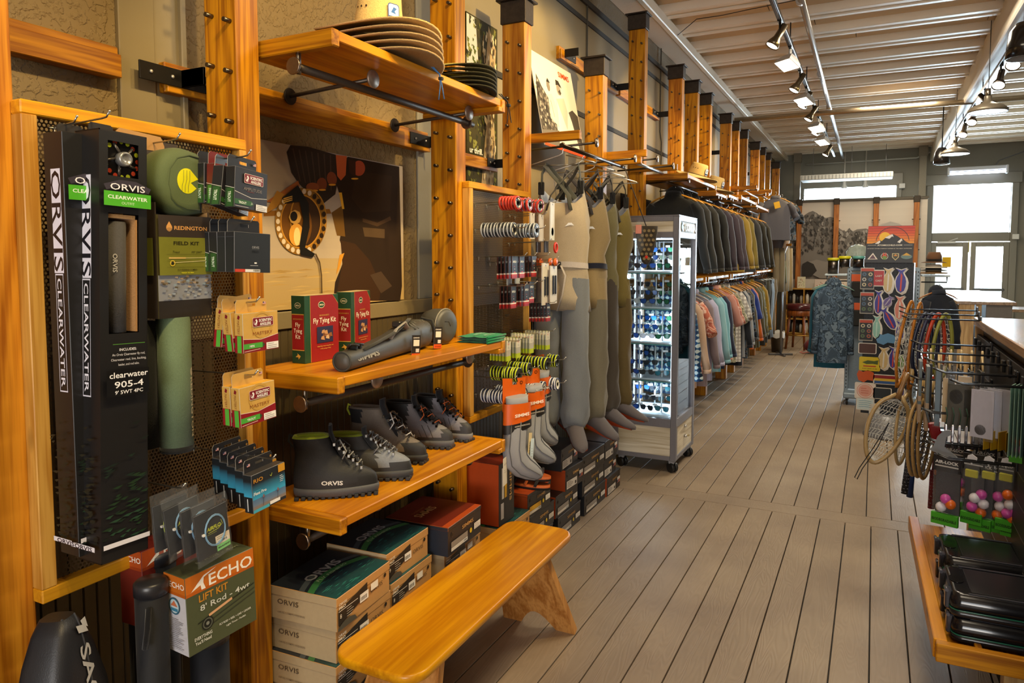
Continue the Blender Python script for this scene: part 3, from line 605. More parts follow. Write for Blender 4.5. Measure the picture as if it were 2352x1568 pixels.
# ---- boxed fly lines hanging on hooks
def line_box(lb, loc, rz, roll, style, grp):
    T = thing('fly_line_box', lb, 'box', loc, group=grp, rot=(R(roll), 0, R(rz))); w, d, h = .122, .03, .104
    base, side, pr = {'amp': ('#26252a', '#1b1c1f', 0), 'red': ('#6e1f1c', '#64201c', 0), 'pro': ('#25282c', '#1f2226', 0), 'mas': ('#d2a552', '#caa052', 0), 'rio': ('#22272c', '#1c2024', 0)}[style]
    th = .036
    part(T, 'carton', MB().box(-d, 0, 0, w, 0, h, base, .001, {'-y': side, '+z': '#e0ab3a' if style == 'mas' else '#3a3634', 'edge': '#b5a98f' if style == 'mas' else '#5a5a5c'}), CARD)
    a, b = (.004, w-.012) if style != 'rio' else (.004, w-.014)
    tabc = '#c99f52' if style == 'mas' else ('#73211e' if style == 'red' else '#242326'); y0, y1 = w/2-.016, w/2+.012
    tm = MB(); tpn = Pl((-d+.0012, 0, h-.002), (0, 1, 0), (0, 0, 1))   # hang tab with a real slot
    tm.prism(tpn, [(a, 0), (y0, 0), (y0, th), (a+.006, th), (a, th-.008)], .001, tabc, '#c8c2b4').prism(tpn, [(y1, 0), (b, 0), (b, th-.006), (b-.005, th), (y1, th)], .001, tabc, '#c8c2b4').prism(tpn, [(y0, 0), (y1, 0), (y1, .016), (y0, .016)], .001, tabc).prism(tpn, [(y0, .024), (y1, .024), (y1, th), (y0, th)], .001, tabc, '#c8c2b4')
    part(T, 'hang_tab', tm, CARD)
    p = MB(); f, s = fr(), sd(d); t2 = Pl((-d+.0016, 0, h-.002), (0, 1, 0), (0, 0, 1)); sv = Pl((-d, 0, 0), (0, 0, -1), (1, 0, 0))
    def flag(pl, u, v):
        p.rect(pl, u, v, u+.011, v+.007, '#e8e4e0'); p.rect(pl, u, v+.0035, u+.0045, v+.007, '#33406e')
        for i in range(3): p.rect(pl, u+.0045*(i > 1), v+i*.0026, u+.011, v+i*.0026+.0011, '#b5473c')
    def logo(u, v, ww, c):
        p.poly(f, rrect(u, v, u+ww, v+.025, .004), '#e9d8c4'); p.poly(f, rrect(u+.001, v+.001, u+ww-.001, v+.024, .0035), c)
        p.poly(f, [(u+.006, v+.006), (u+.014, v+.007), (u+.017, v+.015), (u+.013, v+.021), (u+.009, v+.018), (u+.012, v+.014)], '#f3efe8'); p.ring(f, u+.0115, v+.0115, .0075, .0012, '#f3efe8', 16, 150, 300)
        p.text(f, 'SCIENTIFIC', u+.0215, v+.0128, .0105, '#f6f2ea', fit=ww-.0255, bold=.03); p.text(f, 'ANGLERS', u+.024, v+.003, .0105, '#f6f2ea', fit=ww-.033, bold=.03)
    if style in ('amp', 'red', 'mas'):
        lc = '#7c1722'
        if style == 'mas':
            p.poly(f, [(.0005, .0005), (w-.0005, .0005), (w-.0005, .041), (.06, .031), (.0005, .0365)], '#8e1822'); p.line(f, [(0.001, .037), (.06, .0315), (w-.001, .0415)], .0012, '#efe6cf')
            p.rect(s, .0005, .0005, d-.0005, .046, '#8e1822'); p.rect(s, .009, .001, .024, .045, '#57ab3d'); p.text(sv, 'MASTERY', -.085, .010, .012, '#8a5326', fit=.036); p.poly(s, [(.011, .09), (.018, .088), (.021, .096), (.014, .1)], '#7c1722')
            p.ring(f, .065, .07, .036, .006, '#cb9d48', 24); p.text(f, 'MASTERY', .066, .044, .013, '#93501c', 'C', fit=.068)
            p.rect(f, .0005, .010, .064, .024, '#4fa83c'); p.poly(f, [(.064, .010), (.073, .017), (.064, .024)], '#3a4a2c'); p.text(f, 'MPX' if 'upper' in lb else 'TROUT', .02, .0135, .0085, '#f0f6e8', bold=.02)
            p.rect(f, .077, .003, w-.002, .021, '#efeae4'); p.lines(f, .081, .016, w-.006, 3, .005, .0012, '#8b8680'); p.line(f, [(.002, .004), (.055, .007)], .0012, '#e8dccb')
            t3 = Pl((-d, 0, h), (0, 1, 0), (1, 0, 0)); p.rect(t3, .06, .002, w-.002, .022, '#5cae45', .0002+p.k*0); p.rect(t3, .06, .022, w-.002, .028, '#b3402a', .0002)
        else:
            cc = '#2f2c30' if style == 'amp' else '#1c1b1c'
            p.poly(f, [(.0005, .0005), (w-.0005, .0005), (w-.0005, .036), (.062, .030), (.0005, .0405)], cc); p.line(f, [(.001, .041), (.062, .0305), (w-.001, .0365)], .0013, '#d8d4cc')
            p.rect(s, .0005, .0005, d-.0005, .05, '#22391f'); p.rect(s, .006, .002, .025, .048, '#2d5426' if style == 'amp' else '#3f7a2c'); p.line(s, [(0.0005, .054), (d-.0005, .048)], .0012, '#cfccc4')
            p.text(sv, 'TROUT' if style == 'amp' else 'INFINITY', -.04, .010, .0125, '#d9e4d2', fit=.028, bold=.02); p.text(f, 'AMPLITUDE', .066, .0485, .0115, '#8d8279', 'C', fit=.068); p.lines(f, .045, .045, .085, 1, .004, .0012, '#7d3a32')
            if style == 'amp': p.poly(f, [(.0005, .009), (.062, .009), (.069, .014), (.062, .022), (.0005, .022)], '#2c5a24'); p.poly(f, [(.058, .012), (.068, .015), (.062, .02)], '#8f9a86'); p.text(f, 'TROUT', .014, .0115, .0085, '#eef4e8', bold=.02)
            p.rect(f, .078, .001, w-.001, .017, '#e9e6e2'); p.lines(f, .081, .013, w-.005, 3, .0045, .0011, '#7f7b78'); p.line(f, [(.002, .004), (.05, .004)], .0012, '#c9c5bf')
        logo(.031, .066, .072, lc); flag(t2, b-.016, .02)
    elif style == 'pro':
        p.text(f, 'ORVIS', .07, .063, .0085, '#a9aaad', 'C', fit=.024); p.rect(f, .057, .0605, .083, .0611, '#55575a'); p.text(f, 'PRO', .07, .0515, .0085, '#15171a', 'C', fit=.022, bold=.02); p.rect(f, .066, .023, .074, .027, '#e4e4e2'); p.lines(f, .052, .0175, .092, 1, .004, .0012, '#b4b4b4')
        p.rect(s, .0005, h-.014, d-.0005, h-.0132, '#4b5058'); p.rect(f, .002, .001, .035, .0085, '#c8402a'); p.rect(f, .035, .001, .085, .0085, '#e8e4e2'); p.barcode(f, .06, .001, .085, .0085)
    elif style == 'rio':
        for i in range(26):
            v = .028+.042*i/26; g = (i/25); c = tuple(a_*(1-g)+b_*g for a_, b_ in zip(C('#3fa6cf'), C('#242a30')))
            for pl, ww in ((f, w), (s, d)): p.rect(pl, .0006, v+(.016 if pl is s else .008), ww-.0006, v+.0018+(.016 if pl is s else .008), c, .0003)
        for i in range(18):
            v = .009+.027*i/18; g = i/17; c = tuple(a_*(1-g)+b_*g for a_, b_ in zip(C('#8d7a6c') if i < 6 else C('#7e8797'), C('#55789b'))); p.rect(f, .0006, v, w-.0006, v+.0016, c, .0003)
        p.k = .0006
        p.rect(f, .0006, .0006, .058, .009, '#4aa9bf'); p.rect(f, .06, .004, .098, .013, '#ece8e4'); p.text(f, 'RIO', .006, .081, .0145, '#c58a34', fit=.034, bold=.02); p.text(f, 'Flats Pro', .004, .048, .011, '#e9e9ea', fit=.046, bold=.03); p.lines(f, .004, .058, .045, 2, .005, .0013, '#4fb3c9')
        p.rect(f, w-.026, .082, w-.0006, h-.001, '#c98f2a'); p.lines(f, w-.022, .07, w-.006, 4, .005, .0018, '#cfd3d6'); p.line(f, [(.064, .086), (.069, .082), (.072, .09)], .0012, '#c9d44a')
        for u in (.035, .088): p.line(f, [(u, .013), (u+.002, .034)], .0012, '#3b3f4a'); p.line(f, [(u-.002, .032), (u+.007, .034)], .001, '#4a4d58'); p.poly(f, [(u-.001, .034), (u+.005, .034), (u+.004, .042), (u, .042)], '#8d5a58')
        p.rect(s, .013, .006, .0165, .04, '#c9ccce'); flag(t2, .012, .018); p.disc(t2, b-.01, .024, .0035, '#a57a3a', 12)
    part(T, 'carton_print', p, CARD); return T
G = 'boxed fly lines on the first hook row of the rod board'
for lb, x, y, z, rz, ro, st in (('black fly line box with red brand badge, frontmost of the top hook', -1.452, 1.303, 1.778, 6, -4.5, 'amp'), ('black fly line box tilted just behind the front badge box', -1.485, 1.288, 1.783, 14, -11, 'amp'),
    ('dark red fly line box half hidden on the top hook', -1.518, 1.300, 1.788, 2, -3, 'red'), ('black fly line box with green side stripe behind the dark red box', -1.551, 1.295, 1.79, 0, -2, 'amp')): line_box(lb, (x, y, z), rz, ro, st, G)
for lb, x, y, ro, st in (('plain charcoal fly line box with small white wordmark, frontmost of the second hook', -1.452, 1.298, -2, 'pro'), ('plain black line box behind the charcoal front box', -1.486, 1.301, -1, 'pro'),
    ('black line box with green side label, third on the second hook', -1.519, 1.305, 0, 'amp'), ('black line box with green side label, rearmost on the second hook', -1.552, 1.308, 0, 'amp')): line_box(lb, (x, y, 1.612), 0, ro, st, 'boxed fly lines on the second hook of the rod board')
for lb, x, y, z, rz, ro in (('tan and red line box with green stripe, front of the upper tan trio', -1.452, 1.322, 1.400, 0, .5), ('tan and red line box, middle of the upper trio, tab tilted high', -1.49, 1.325, 1.402, 3, 6), ('tan and red line box, rear of the upper trio', -1.535, 1.325, 1.412, 2, -6)): line_box(lb, (x, y, z), rz, ro, 'mas', 'tan fly line boxes')
for lb, x, y, ro in (('tan and red line box, front of the lower tan pair', -1.452, 1.308, 2.5), ('tan and red line box, rear of the lower tan pair', -1.492, 1.312, 1.5)): line_box(lb, (x, y, 1.207), 0, ro, 'mas', 'tan fly line boxes')
for i, t in enumerate(('frontmost blue sky fly line box of the row of five', 'second blue sky fly line box from the front', 'third blue sky fly line box, middle of the five', 'fourth blue sky fly line box from the front', 'rearmost blue sky fly line box of the row of five')):
    line_box(t, (-1.437-.042*i, 1.328+.011*i, .975+.003*i), 2, 3, 'rio', 'blue fly line boxes')
for y, z, L, lb in ((1.345, 1.905, .31, 'hook carrying the black and dark red line boxes'), (1.35, 1.735, .31, 'hook carrying the charcoal line boxes'), (1.362, 1.527, .31, 'hook carrying the upper tan boxes'), (1.350, 1.335, .31, 'hook carrying the lower tan boxes'), (1.386, 1.104, .33, 'hook carrying the blue sky line boxes'), (1.16, 1.08, .26, 'hook carrying the clear leader packets')): hook(y, z, L, lb)
# ---- clear packets with coiled leaders
for i, (x, y, z, ro, t) in enumerate(((-1.465, 1.108, .905, 6, 'clear packet with blue coiled leader and green label, in front'), (-1.495, 1.092, .915, 4, 'clear leader packet just behind the front one'), (-1.53, 1.078, .92, 7, 'third clear leader packet on the hook'), (-1.565, 1.066, .925, 3, 'rearmost clear leader packet with a lime green coil'))):
    T = thing('leader_packet', t, 'packet', (x+.02, y+.055, z-.005), group='clear leader packets', rot=(R(ro), 0, 0)); w, h = .106, .15
    part(T, 'card', MB().box(-.012, -.006, .004, w-.004, .004, .122, '#202024', .001), CARD)
    p = MB(); f = Pl((-.006, 0, 0), (0, 1, 0), (0, 0, 1)); p.text(f, 'AIRFLO', .036, .068, .013, '#c2c92a', fit=.042, bold=.03, shear=.2); p.line(f, [(.04, .063), (.07, .064), (.084, .072), (.08, .084)], .0014, '#c2c92a'); p.lines(f, .036, .058, .08, 1, .005, .0016, '#7d8424')
    p.rect(f, .06, .006, w-.005, .024, '#7fc878'); p.rect(f, .058, .022, w-.005, .046, '#e3d2b8'); p.lines(f, .062, .041, .09, 2, .005, .0012, '#777777'); p.barcode(f, .062, .025, w-.01, .033, i); p.text(f, 'MINI FLOTIP 5FT', .063, .012, .0055, '#1d3a1d', fit=.036, bold=.03); part(T, 'carton_print', p, CARD)
    c = MB()
    for r, dx in ((.035, 0), (.0365, .0015), (.034, .002)): c.tube([(-.003+dx, .058+r*.86*math.cos(R(a)), .066+r*1.1*math.sin(R(a))) for a in range(0, 360, 20)], .0011, '#7fa6c4' if i < 3 else '#b6cc34', 5, True)
    c.box(-.005, .001, .02, .026, .064, .069, '#e6e2da'); part(T, 'leader_coil', c, SATIN)
    q = random.Random(i); bag = MB(); fn = lambda a, b: .006*math.sin(a*7+i)*math.sin(b*9)+q.uniform(-.0015, .0015)
    for sgn in (1, -1):
        g = [[(.006*sgn*(1 if 0 < a < 6 and 0 < b < 8 else .2)-.007+fn(a/6, b/8)*.4, w*a/6+q.uniform(-.002, .002), -.012+(h+.012)*b/8+q.uniform(-.003, .003)*(b < 1)) for a in range(7)] for b in range(9)]
        bag.add([v for r_ in g for v in r_], [(b*7+a, b*7+a+1, (b+1)*7+a+1, (b+1)*7+a) for b in range(8) for a in range(6)], '#e6e8ea')
    part(T, 'clear_sleeve', bag, BAG)
# ---- below the board: boxed kits, rod tubes, black bag
def echo_box(lb, loc, rz, red, roll=0, tilt=0):
    T = thing('rod_kit_box', lb, 'box', loc, rot=(R(roll), R(tilt), R(rz))); w, d, h = .205, .085, .205; base = '#4c5238' if not red else '#6a1d16'
    part(T, 'carton', MB().box(-d, 0, 0, w, 0, h, base, .0015, {'-y': '#c8c6cc' if not red else '#7a2a1c'}), CARD)
    p = MB(); f, s, t = fr(), sd(d), tp(h); org = '#c76a1e' if not red else '#b04a1c'
    for pl, ww in ((f, w), (s, d)): p.rect(pl, .0008, h-.052, ww-.0008, h-.0008, org); p.rect(pl, .0008, h-.052, ww-.0008, h-.044, '#b85a16' if not red else '#9a3c16')
    p.text(f, 'ECHO', .066, h-.045, .042, '#f3ece0', fit=.132, bold=.012); p.poly(f, [(.012, h-.045), (.034, h-.026), (.052, h-.012), (.09, h-.004), (.052, h-.017), (.050, h-.030), (.056, h-.047), (.044, h-.047), (.042, h-.034), (.016, h-.042)], '#f3ece0')
    p.text(s, 'ECHO', .022, h-.032, .021, '#f3ece0', fit=.06, bold=.012)
    if not red:
        p.text(f, 'LIFT KIT', .035, .128, .026, '#c8872a', fit=.085, bold=.02); p.text(f, "8' Rod - 4wt", .037, .104, .021, '#cfd0c4', fit=.15, bold=.01)
        p.line(f, [(.028, .075), (.2, .108)], .003, '#252a20'); p.line(f, [(.06, .083), (.13, .097)], .007, '#d9a679'); p.line(f, [(.06, .068), (.2, .095)], .002, '#30352a'); p.line(f, [(.07, .058), (.2, .083)], .002, '#30352a'); p.disc(f, .055, .065, .017, '#1d201c', 20); p.ring(f, .055, .065, .014, .003, '#5d6154', 18); p.disc(f, .055, .065, .005, '#7d7f74', 10)
        for i, (tt, u, v, zz, ww) in enumerate((('EVERYTHING', .016, .034, .012, .05), ("You'll Need", .017, .022, .012, .046), ('FLY ROD + REEL + LINE + LEADER', .088, .042, .0075, .098), ('Light Trout - Panfish', .108, .03, .007, .06))): p.text(f, tt, u, v, zz, '#dcdccf', fit=ww, bold=.015)
        p.disc(s, .04, .125, .022, '#2f5d74', 24, .022); p.disc(s, .04, .125, .018, '#b9cdd4', 24); p.poly(s, [(.026, .125), (.04, .14), (.054, .125)], '#c8704a'); p.rect(s, .026, .112, .054, .12, '#3f7d9c'); p.lines(s, .01, .09, .075, 16, .005, .0016, '#8f8f9c')
        p.text(t, "8' Rod - 4wt", .06, .035, .017, '#8d9078', fit=.13)
    part(T, 'carton_print', p, CARD); return T
echo_box('olive and orange rod kit box standing below the rod board', (-1.49, 1.162, .655), -4, False, 2)
echo_box('dark red rod kit box behind the olive one, top just showing', (-1.665, 1.165, .685), 2, True)
for x, y, z, r, c, t in ((-1.72, 1.235, .86, .062, '#171719', 'fat black rod tube under the left of the board, rearmost'), (-1.575, 1.125, .85, .038, '#15161a', 'slim black rod tube left of the olive kit box'), (-1.585, 1.30, .64, .05, '#15161b', 'black rod tube standing beneath the olive kit box')):
    T = thing('rod_tube', t, 'tube', (x, y, 0), group='black rod tubes on the floor'); part(T, 'tube_body', MB().cyl((0, 0, .01), (0, 0, z), r, c, 28), NEOP); part(T, 'cap', MB().lathe([(r+.002, z-.03), (r+.002, z-.002), (r-.004, z+.004), (.001, z+.005)], '#26262a', 28), SATIN)
    if r < .04: part(T, 'grab_loop', MB().tube([(.03, -.03, z-.05), (.045, -.045, z-.09), (.04, -.05, z-.14)], .007, '#101012', 6), CLOTH)
T = thing('gear_bag', 'black padded bag with silver wordmark in the bottom left corner', 'bag', (-1.57, .93, 0), rot=(R(0), R(-4), R(24))); T.scale = (.8, .72, 1.17)
prof = [(.02, .15, .10), (.2, .165, .105), (.42, .16, .10), (.56, .135, .085), (.64, .095, .07), (.69, .06, .055), (.715, .035, .04)]
m = MB().rings([[Vector((hx*(abs(math.cos(a))**.55)*math.copysign(1, math.cos(a)), hy*(abs(math.sin(a))**.55)*math.copysign(1, math.sin(a))+.10*max(0, (z-.35)), z)) for a in [2*math.pi*i/28 for i in range(28)]] for z, hy, hx in prof], '#1b1c22')
part(T, 'body', m, paint(.45, bump=.2, bscale=300)); sm = MB()
for sgn in (-.93,): sm.tube([(hx*.8, hy*sgn*.72+.10*max(0, (z-.35)), z) for z, hy, hx in prof], .004, '#2e2f36', 6)
sm.tube([(hx*.98, .02+.10*max(0, (z-.35)), z) for z, hy, hx in prof], .003, '#3a3b42', 6); part(T, 'seam', sm, CLOTH)
p = MB(); pv = Pl((.062, .055, .685), (.22, -.10, -1), (0, 1, 0)); p.text(pv, 'SAGE', .03, -.03, .062, '#b9bac0', fit=.15, bold=.02); p.poly(pv, [(-.012, -.028), (.004, -.022), (.012, .02), (-.004, .012)], '#c4c5ca'); p.poly(pv, [(-.016, -.005), (-.006, .0), (.004, .022), (-.018, .018)], '#c4c5ca'); part(T, 'wordmark', p, PAPER)
solo('zip_tag', 'white plastic zip pull hanging beside the black bag', 'tag', MB().box(-.003, .003, -.003, .003, 0, .10, '#d8d6d0', .001).box(-.004, .004, -.004, .004, .1, .11, '#8d7c5e', .001), SATIN, (-1.42, .935, .49))
# ------------------------------------------------------------------ photograph of a hand with a fly reel, on the wall
XP = -2.026
def pxpl(p, o, pts, c, sx=.4209, ox=580, oy=0, xp=XP):
    k = p.k; p.k += .0001
    vs_ = []
    for a, b in pts:
        w_ = at(ox+a*sx, oy+b*sx, 'X', xp); vs_.append((k, w_.y-o[1], w_.z-o[2]))
    return p.add(vs_, [tuple(range(len(vs_)))], c)
def ell(cx, cy, rx, ry, n=20, a=0):
    return [(cx+rx*math.cos(2*math.pi*i/n)*math.cos(R(a))-ry*math.sin(2*math.pi*i/n)*math.sin(R(a)), cy+rx*math.cos(2*math.pi*i/n)*math.sin(R(a))+ry*math.sin(2*math.pi*i/n)*math.cos(R(a))) for i in range(n)]
o = (XP, 1.905, 1.447); T = thing('wall_photograph', 'large photograph of a gloved hand holding a golden fly reel', 'picture', o)
part(T, 'panel', MB().box(-.024, 0, 0, .93, 0, .636, '#b09a80', .002), CANVAS)
p = MB(); f = fr()
for i in range(16):
    g = i/15; c = tuple(a*(1-g)+b*g for a, b in zip(C('#b79a62') if i < 5 else C('#bda98f'), C('#9f948c'))); p.rect(f, .001, .635*i/16, .929, .635*(i+1)/16, c, .0003)
q = random.Random(4)
for i in range(50): u, v = q.uniform(0, .7), q.uniform(.01, .15); p.poly(f, [(u, v), (u+q.uniform(.05, .14), v+.002), (u+.06, v+.007)], q.choice(('#a8884f', '#c4a56a', '#b8975a')), .0004+i*.000001)
p.k = .0006
Z = lambda pts, c: pxpl(p, o, pts, c)
Z([(60, 1150), (420, 1140), (430, 1165), (60, 1180)], '#8a5a1c')
Z([(455, 1000), (470, 900), (520, 855), (800, 910), (815, 1560), (805, 1640), (440, 1640), (450, 1540), (490, 1440), (500, 1380), (475, 1310), (488, 1230), (430, 1160), (492, 1120)], '#2b1d12')
Z([(430, 1160), (490, 1120), (505, 1290), (460, 1285)], '#6a4a1c'); Z([(480, 1310), (560, 1330), (640, 1420), (700, 1560), (690, 1640), (450, 1640), (490, 1440)], '#3a2412')
Z([(600, 1190), (680, 1215), (750, 1180), (756, 1200), (680, 1235), (600, 1210)], '#4a3522'); Z([(560, 930), (760, 960), (750, 1150), (600, 1160), (540, 1080)], '#332315'); Z([(600, 1240), (720, 1250), (720, 1300), (610, 1290)], '#54402a'); Z([(470, 1050), (486, 1050), (500, 1140), (488, 1140)], '#e0a92e'); Z([(474, 1390), (500, 1380), (470, 1470), (455, 1500)], '#c88a2a'); Z([(640, 1500), (700, 1480), (760, 1560), (700, 1600)], '#483626')
Z([(185, 830), (205, 792), (300, 800), (455, 845), (470, 960), (450, 1060), (380, 1115), (330, 1080), (250, 1000), (210, 940)], '#2e221a')
for k2 in range(7): Z([(215+k2*34, 810+k2*6), (222+k2*34, 810+k2*6), (262+k2*28, 990+k2*8), (256+k2*28, 990+k2*8)], '#46352a')
Z([(452, 845), (512, 852), (506, 955), (480, 985), (460, 960)], '#b9582c'); Z(ell(578, 918, 34, 42), '#a8492a'); Z([(520, 870), (560, 880), (560, 965), (525, 940)], '#3a2013'); Z(ell(430, 975, 27, 38, a=-10), '#7d3f22'); Z(ell(375, 1005, 28, 36), '#7a3d20'); Z(ell(325, 1020, 36, 24), '#8a4a26')
for a, b in ((432, 1008), (378, 1036), (335, 1040), (555, 975)): Z(ell(a, b, 20, 5), '#d99a2c')
Z([(70, 1100), (245, 985), (255, 1015), (110, 1105)], '#9c5a2a'); Z([(60, 1170), (130, 1040), (170, 1060), (130, 1130)], '#a8762a')
def zring(cx, cy, rx, ry, w, c, n=40):
    k = p.k; p.k += .0001; vs_ = []
    for i in range(n+1):
        a = 2*math.pi*i/n
        for s in (1-w, 1): w_ = at(580+(cx+rx*s*math.cos(a))*.4209, (cy+ry*s*math.sin(a))*.4209, 'X', XP); vs_.append((k, w_.y-o[1], w_.z-o[2]))
    p.add(vs_, [(2*i, 2*i+1, 2*i+3, 2*i+2) for i in range(n)], c)
Z(ell(262, 1205, 118, 168, 32), '#3a2410'); Z(ell(225, 1230, 95, 140, 28), '#6d4412'); zring(260, 1208, 141, 183, .2, '#8f6420'); zring(260, 1208, 112, 148, .05, '#c58a2c'); zring(300, 1190, 100, 160, .06, '#b07d28')
for i in range(26):
    a = 2*math.pi*i/26; Z(ell(260+127*math.cos(a), 1208+165*math.sin(a), 11, 15, 10), '#d8c6ae' if math.cos(a) < .5 else '#2b1a0a')
Z(ell(232, 1280, 40, 62, 16), '#d99a3a'); Z(ell(236, 1290, 18, 50, 16), '#f3d08a')
Z([(155, 1080), (240, 1010), (300, 1110), (305, 1240), (280, 1350), (335, 1385), (320, 1405), (255, 1390), (250, 1330), (270, 1200), (250, 1100), (170, 1110)], '#15120f'); Z(ell(225, 1185, 34, 40, 8), '#c99a4c'); Z(ell(218, 1180, 20, 27, 14), '#1a130c')
for k2 in range(3): Z([(160, 1082+k2*10), (210, 1068+k2*10), (210, 1073+k2*10), (162, 1088+k2*10)], '#d9a84a')
Z([(332, 1385), (340, 1383), (362, 1430), (372, 1500), (374, 1600), (368, 1600), (366, 1500), (356, 1435)], '#4a3820')
part(T, 'photo_print', p, CANVAS)
# tree bark poster between the third and fourth posts
o2 = (XP, 3.44, 2.06); T = thing('wall_poster', 'tall narrow poster of mossy tree bark behind the fourth post', 'poster', o2); part(T, 'panel', MB().box(-.02, 0, 0, .36, 0, .93, '#3a3416', .002), CANVAS)
p = MB(); f = fr(); q = random.Random(9)
p.poly(f, [(.001, .6), (.13, .68), (.10, .92), (.001, .92)], '#b5b3ac')
for i in range(260):
    u, v = q.uniform(.0, .33), q.uniform(.0, .9); c = q.choice(('#4d5420', '#6a6a2a', '#37360f', '#7b7a38', '#2b2a0e')); r = q.uniform(.01, .03)
    p.poly(f, [(u, v), (min(.359, u+r*.5), v-r*.3), (min(.359, u+r), min(.929, v+r*.6)), (u, min(.929, v+r))], c, .0004+i*1e-6)
p.k = .0009; p.poly(f, [(.16, .001), (.30, .001), (.33, .25), (.30, .5), (.34, .8), (.25, .92), (.20, .6), (.22, .35)], '#b39a70')
for i in range(120):
    u, v = q.uniform(.17, .31), q.uniform(.02, .85); p.poly(f, [(u, v), (u+.012, v-.012), (u+.016, v+.022), (u+.004, v+.03)], q.choice(('#7d6640', '#cdb88e', '#5f4a2a', '#d9c9a4')))
p.text(f, 'ur thrill.', .005, .17, .045, '#e6e2d4', bold=.02); part(T, 'photo_print', p, CANVAS)
# ------------------------------------------------------------------ fly tying kit boxes
def kit(lb, loc, rz):
    T = thing('fly_tying_kit', lb, 'box', loc, rz, 'fly tying kits'); w, d, h = .175, .062, .238; G_, Rd, au = '#214630', '#8e1d1f', '#c8a24a'
    part(T, 'carton', MB().box(-d, 0, 0, w, 0, h, G_, .0012, {'+z': '#c9b284'}), CARD); p = MB(); f, s = fr(), sd(d)
    p.poly(f, [(.027, .0008), (w-.0008, .0008), (w-.0008, h-.034), (w-.03, h-.0008), (.027, h-.0008)], au); p.poly(f, [(.0285, .0008), (w-.0008, .0008), (w-.0008, h-.036), (w-.031, h-.0008), (.0285, h-.0008)], Rd)
    for pl, u, v, r in ((f, .085, h-.035, .017), (s, d/2, h-.034, .014)): p.disc(pl, u, v, r, '#e9dcc0', 20, r*.72); p.disc(pl, u, v, r*.9, '#244a30', 20, r*.62); p.text(pl, 'UMPQUA', u, v-.003, .008, '#e9dcc0', 'C', fit=r*1.35, bold=.03)
    p.rect(s, .003, .045, d-.003, h-.064, au); p.rect(s, .0035, .048, d-.0035, h-.067, Rd)
    p.text(f, "BEGINNER'S", .098, h-.076, .0075, au, 'C', fit=.05); p.text(f, 'Fly Tying Kit', .1, h-.1, .026, '#efe6d2', 'C', fit=.118, bold=.01)
    p.text(s, "BEGINNER'S", d/2, h-.084, .006, au, 'C', fit=.042)
    for i, t in enumerate(('Fly', 'Tying', 'Kit')): p.text(s, t, d/2, h-.109-i*.021, .021, '#efe6d2', 'C', fit=(.022, .038, .022)[i], bold=.01)
    p.rect(f, .058, .066, .142, .124, '#2c2d4c'); q = random.Random(1)
    for i in range(9): u, v = q.uniform(.075, .12), q.uniform(.078, .105); p.poly(f, [(u, v), (u+.02, v-.004), (u+.016, v+.012), (u+.004, v+.01)], q.choice(('#b98c62', '#8a5a38', '#c9a884', '#6d4630')))
    p.text(f, 'Ideal for learning the art', .1, .052, .0065, au, 'C', fit=.085, bold=.01); p.text(f, 'of fly tying today', .1, .043, .0065, au, 'C', fit=.055, bold=.01); p.poly(s, [(.02, .022), (.03, .03), (.028, .036), (.044, .026), (.034, .014), (.033, .022)], au); part(T, 'carton_print', p, CARD)
kit('red and green fly tying kit box on the middle shelf, nearest and fully visible', (-1.764, 1.879, 1.2775), 0)
kit('second red and green fly tying kit box, half hidden behind the rod case', (-1.795, 2.165, 1.2775), 14)
# ------------------------------------------------------------------ grey rod and reel case
T = thing('rod_case', 'dark grey padded rod and reel case lying on the middle shelf', 'case', (-1.535, 1.80, 1.2775), 12)
g = '#403f3b'; rg = []
for y, rx, rz_, cz in ((0, .001, .001, .033), (.0, .029, .029, .033), (.012, .031, .031, .033), (.05, .033, .032, .034), (.2, .037, .036, .037), (.35, .045, .042, .044), (.47, .055, .052, .054), (.58, .062, .058, .06), (.66, .058, .056, .058), (.70, .035, .04, .055)):
    rg.append([Vector((rx*math.copysign(abs(math.cos(a))**.75, math.cos(a)), y, cz+rz_*math.copysign(abs(math.sin(a))**.75, math.sin(a)))) for a in [2*math.pi*i/24 for i in range(24)]])
CASE = paint(.5, bump=.12, bscale=400, vary=.06); part(T, 'body', MB().rings(rg, g), CASE)
part(T, 'end_cap', MB().lathe([(.034, 0), (.0345, -.006), (.030, -.008), (.029, -.005), (.001, -.005)], '#33342f', 24, (0, .006, .0335), (0, 1, 0)), RUBBER)
m = MB()
for k2 in range(6): y = .50+k2*.028; m.tube([(-.052+.004*k2*0, y, .085), (-.02, y, .113), (.02, y, .113), (.05, y, .09)], .006, '#45443f', 6)
part(T, 'ribbed_pad', m, CASE); m = MB()
m.tube([(.028, .10, .06), (.035, .2, .076), (.048, .32, .10), (.03, .46, .125), (-.01, .58, .125)], .010, '#35342f', 8, flat=.35); part(T, 'shoulder_strap', m, CLOTH)
m = MB()
m.tube([(.036, .30, .075), (.05, .32, .11), (.045, .40, .125), (.04, .44, .10)], .011, '#8f8a80', 8, flat=.35); part(T, 'grab_handle', m, CLOTH, 'pale grey carrying handle')
m = MB()
for y in (.055, .085): m.box(-.012, .024, y, y+.016, .066, .082, '#1d1d1b', .003).tube([(.0, y-.01, .07), (.014, y-.02, .086), (.03, y+.01, .08)], .004, '#151513', 6)
m.box(-.015, .02, .42, .46, .105, .128, '#1f1f1d', .004); part(T, 'buckle', m, SATIN)
p = MB(); a = 33; pl = Pl((.0345, .05, .030), (.045, 1, .01), (-.35, 0, 1)); p.text(pl, 'SIMMS', 0, 0, .026, '#8f8b80', fit=.15, bold=.03); part(T, 'wordmark', p, PAPER)
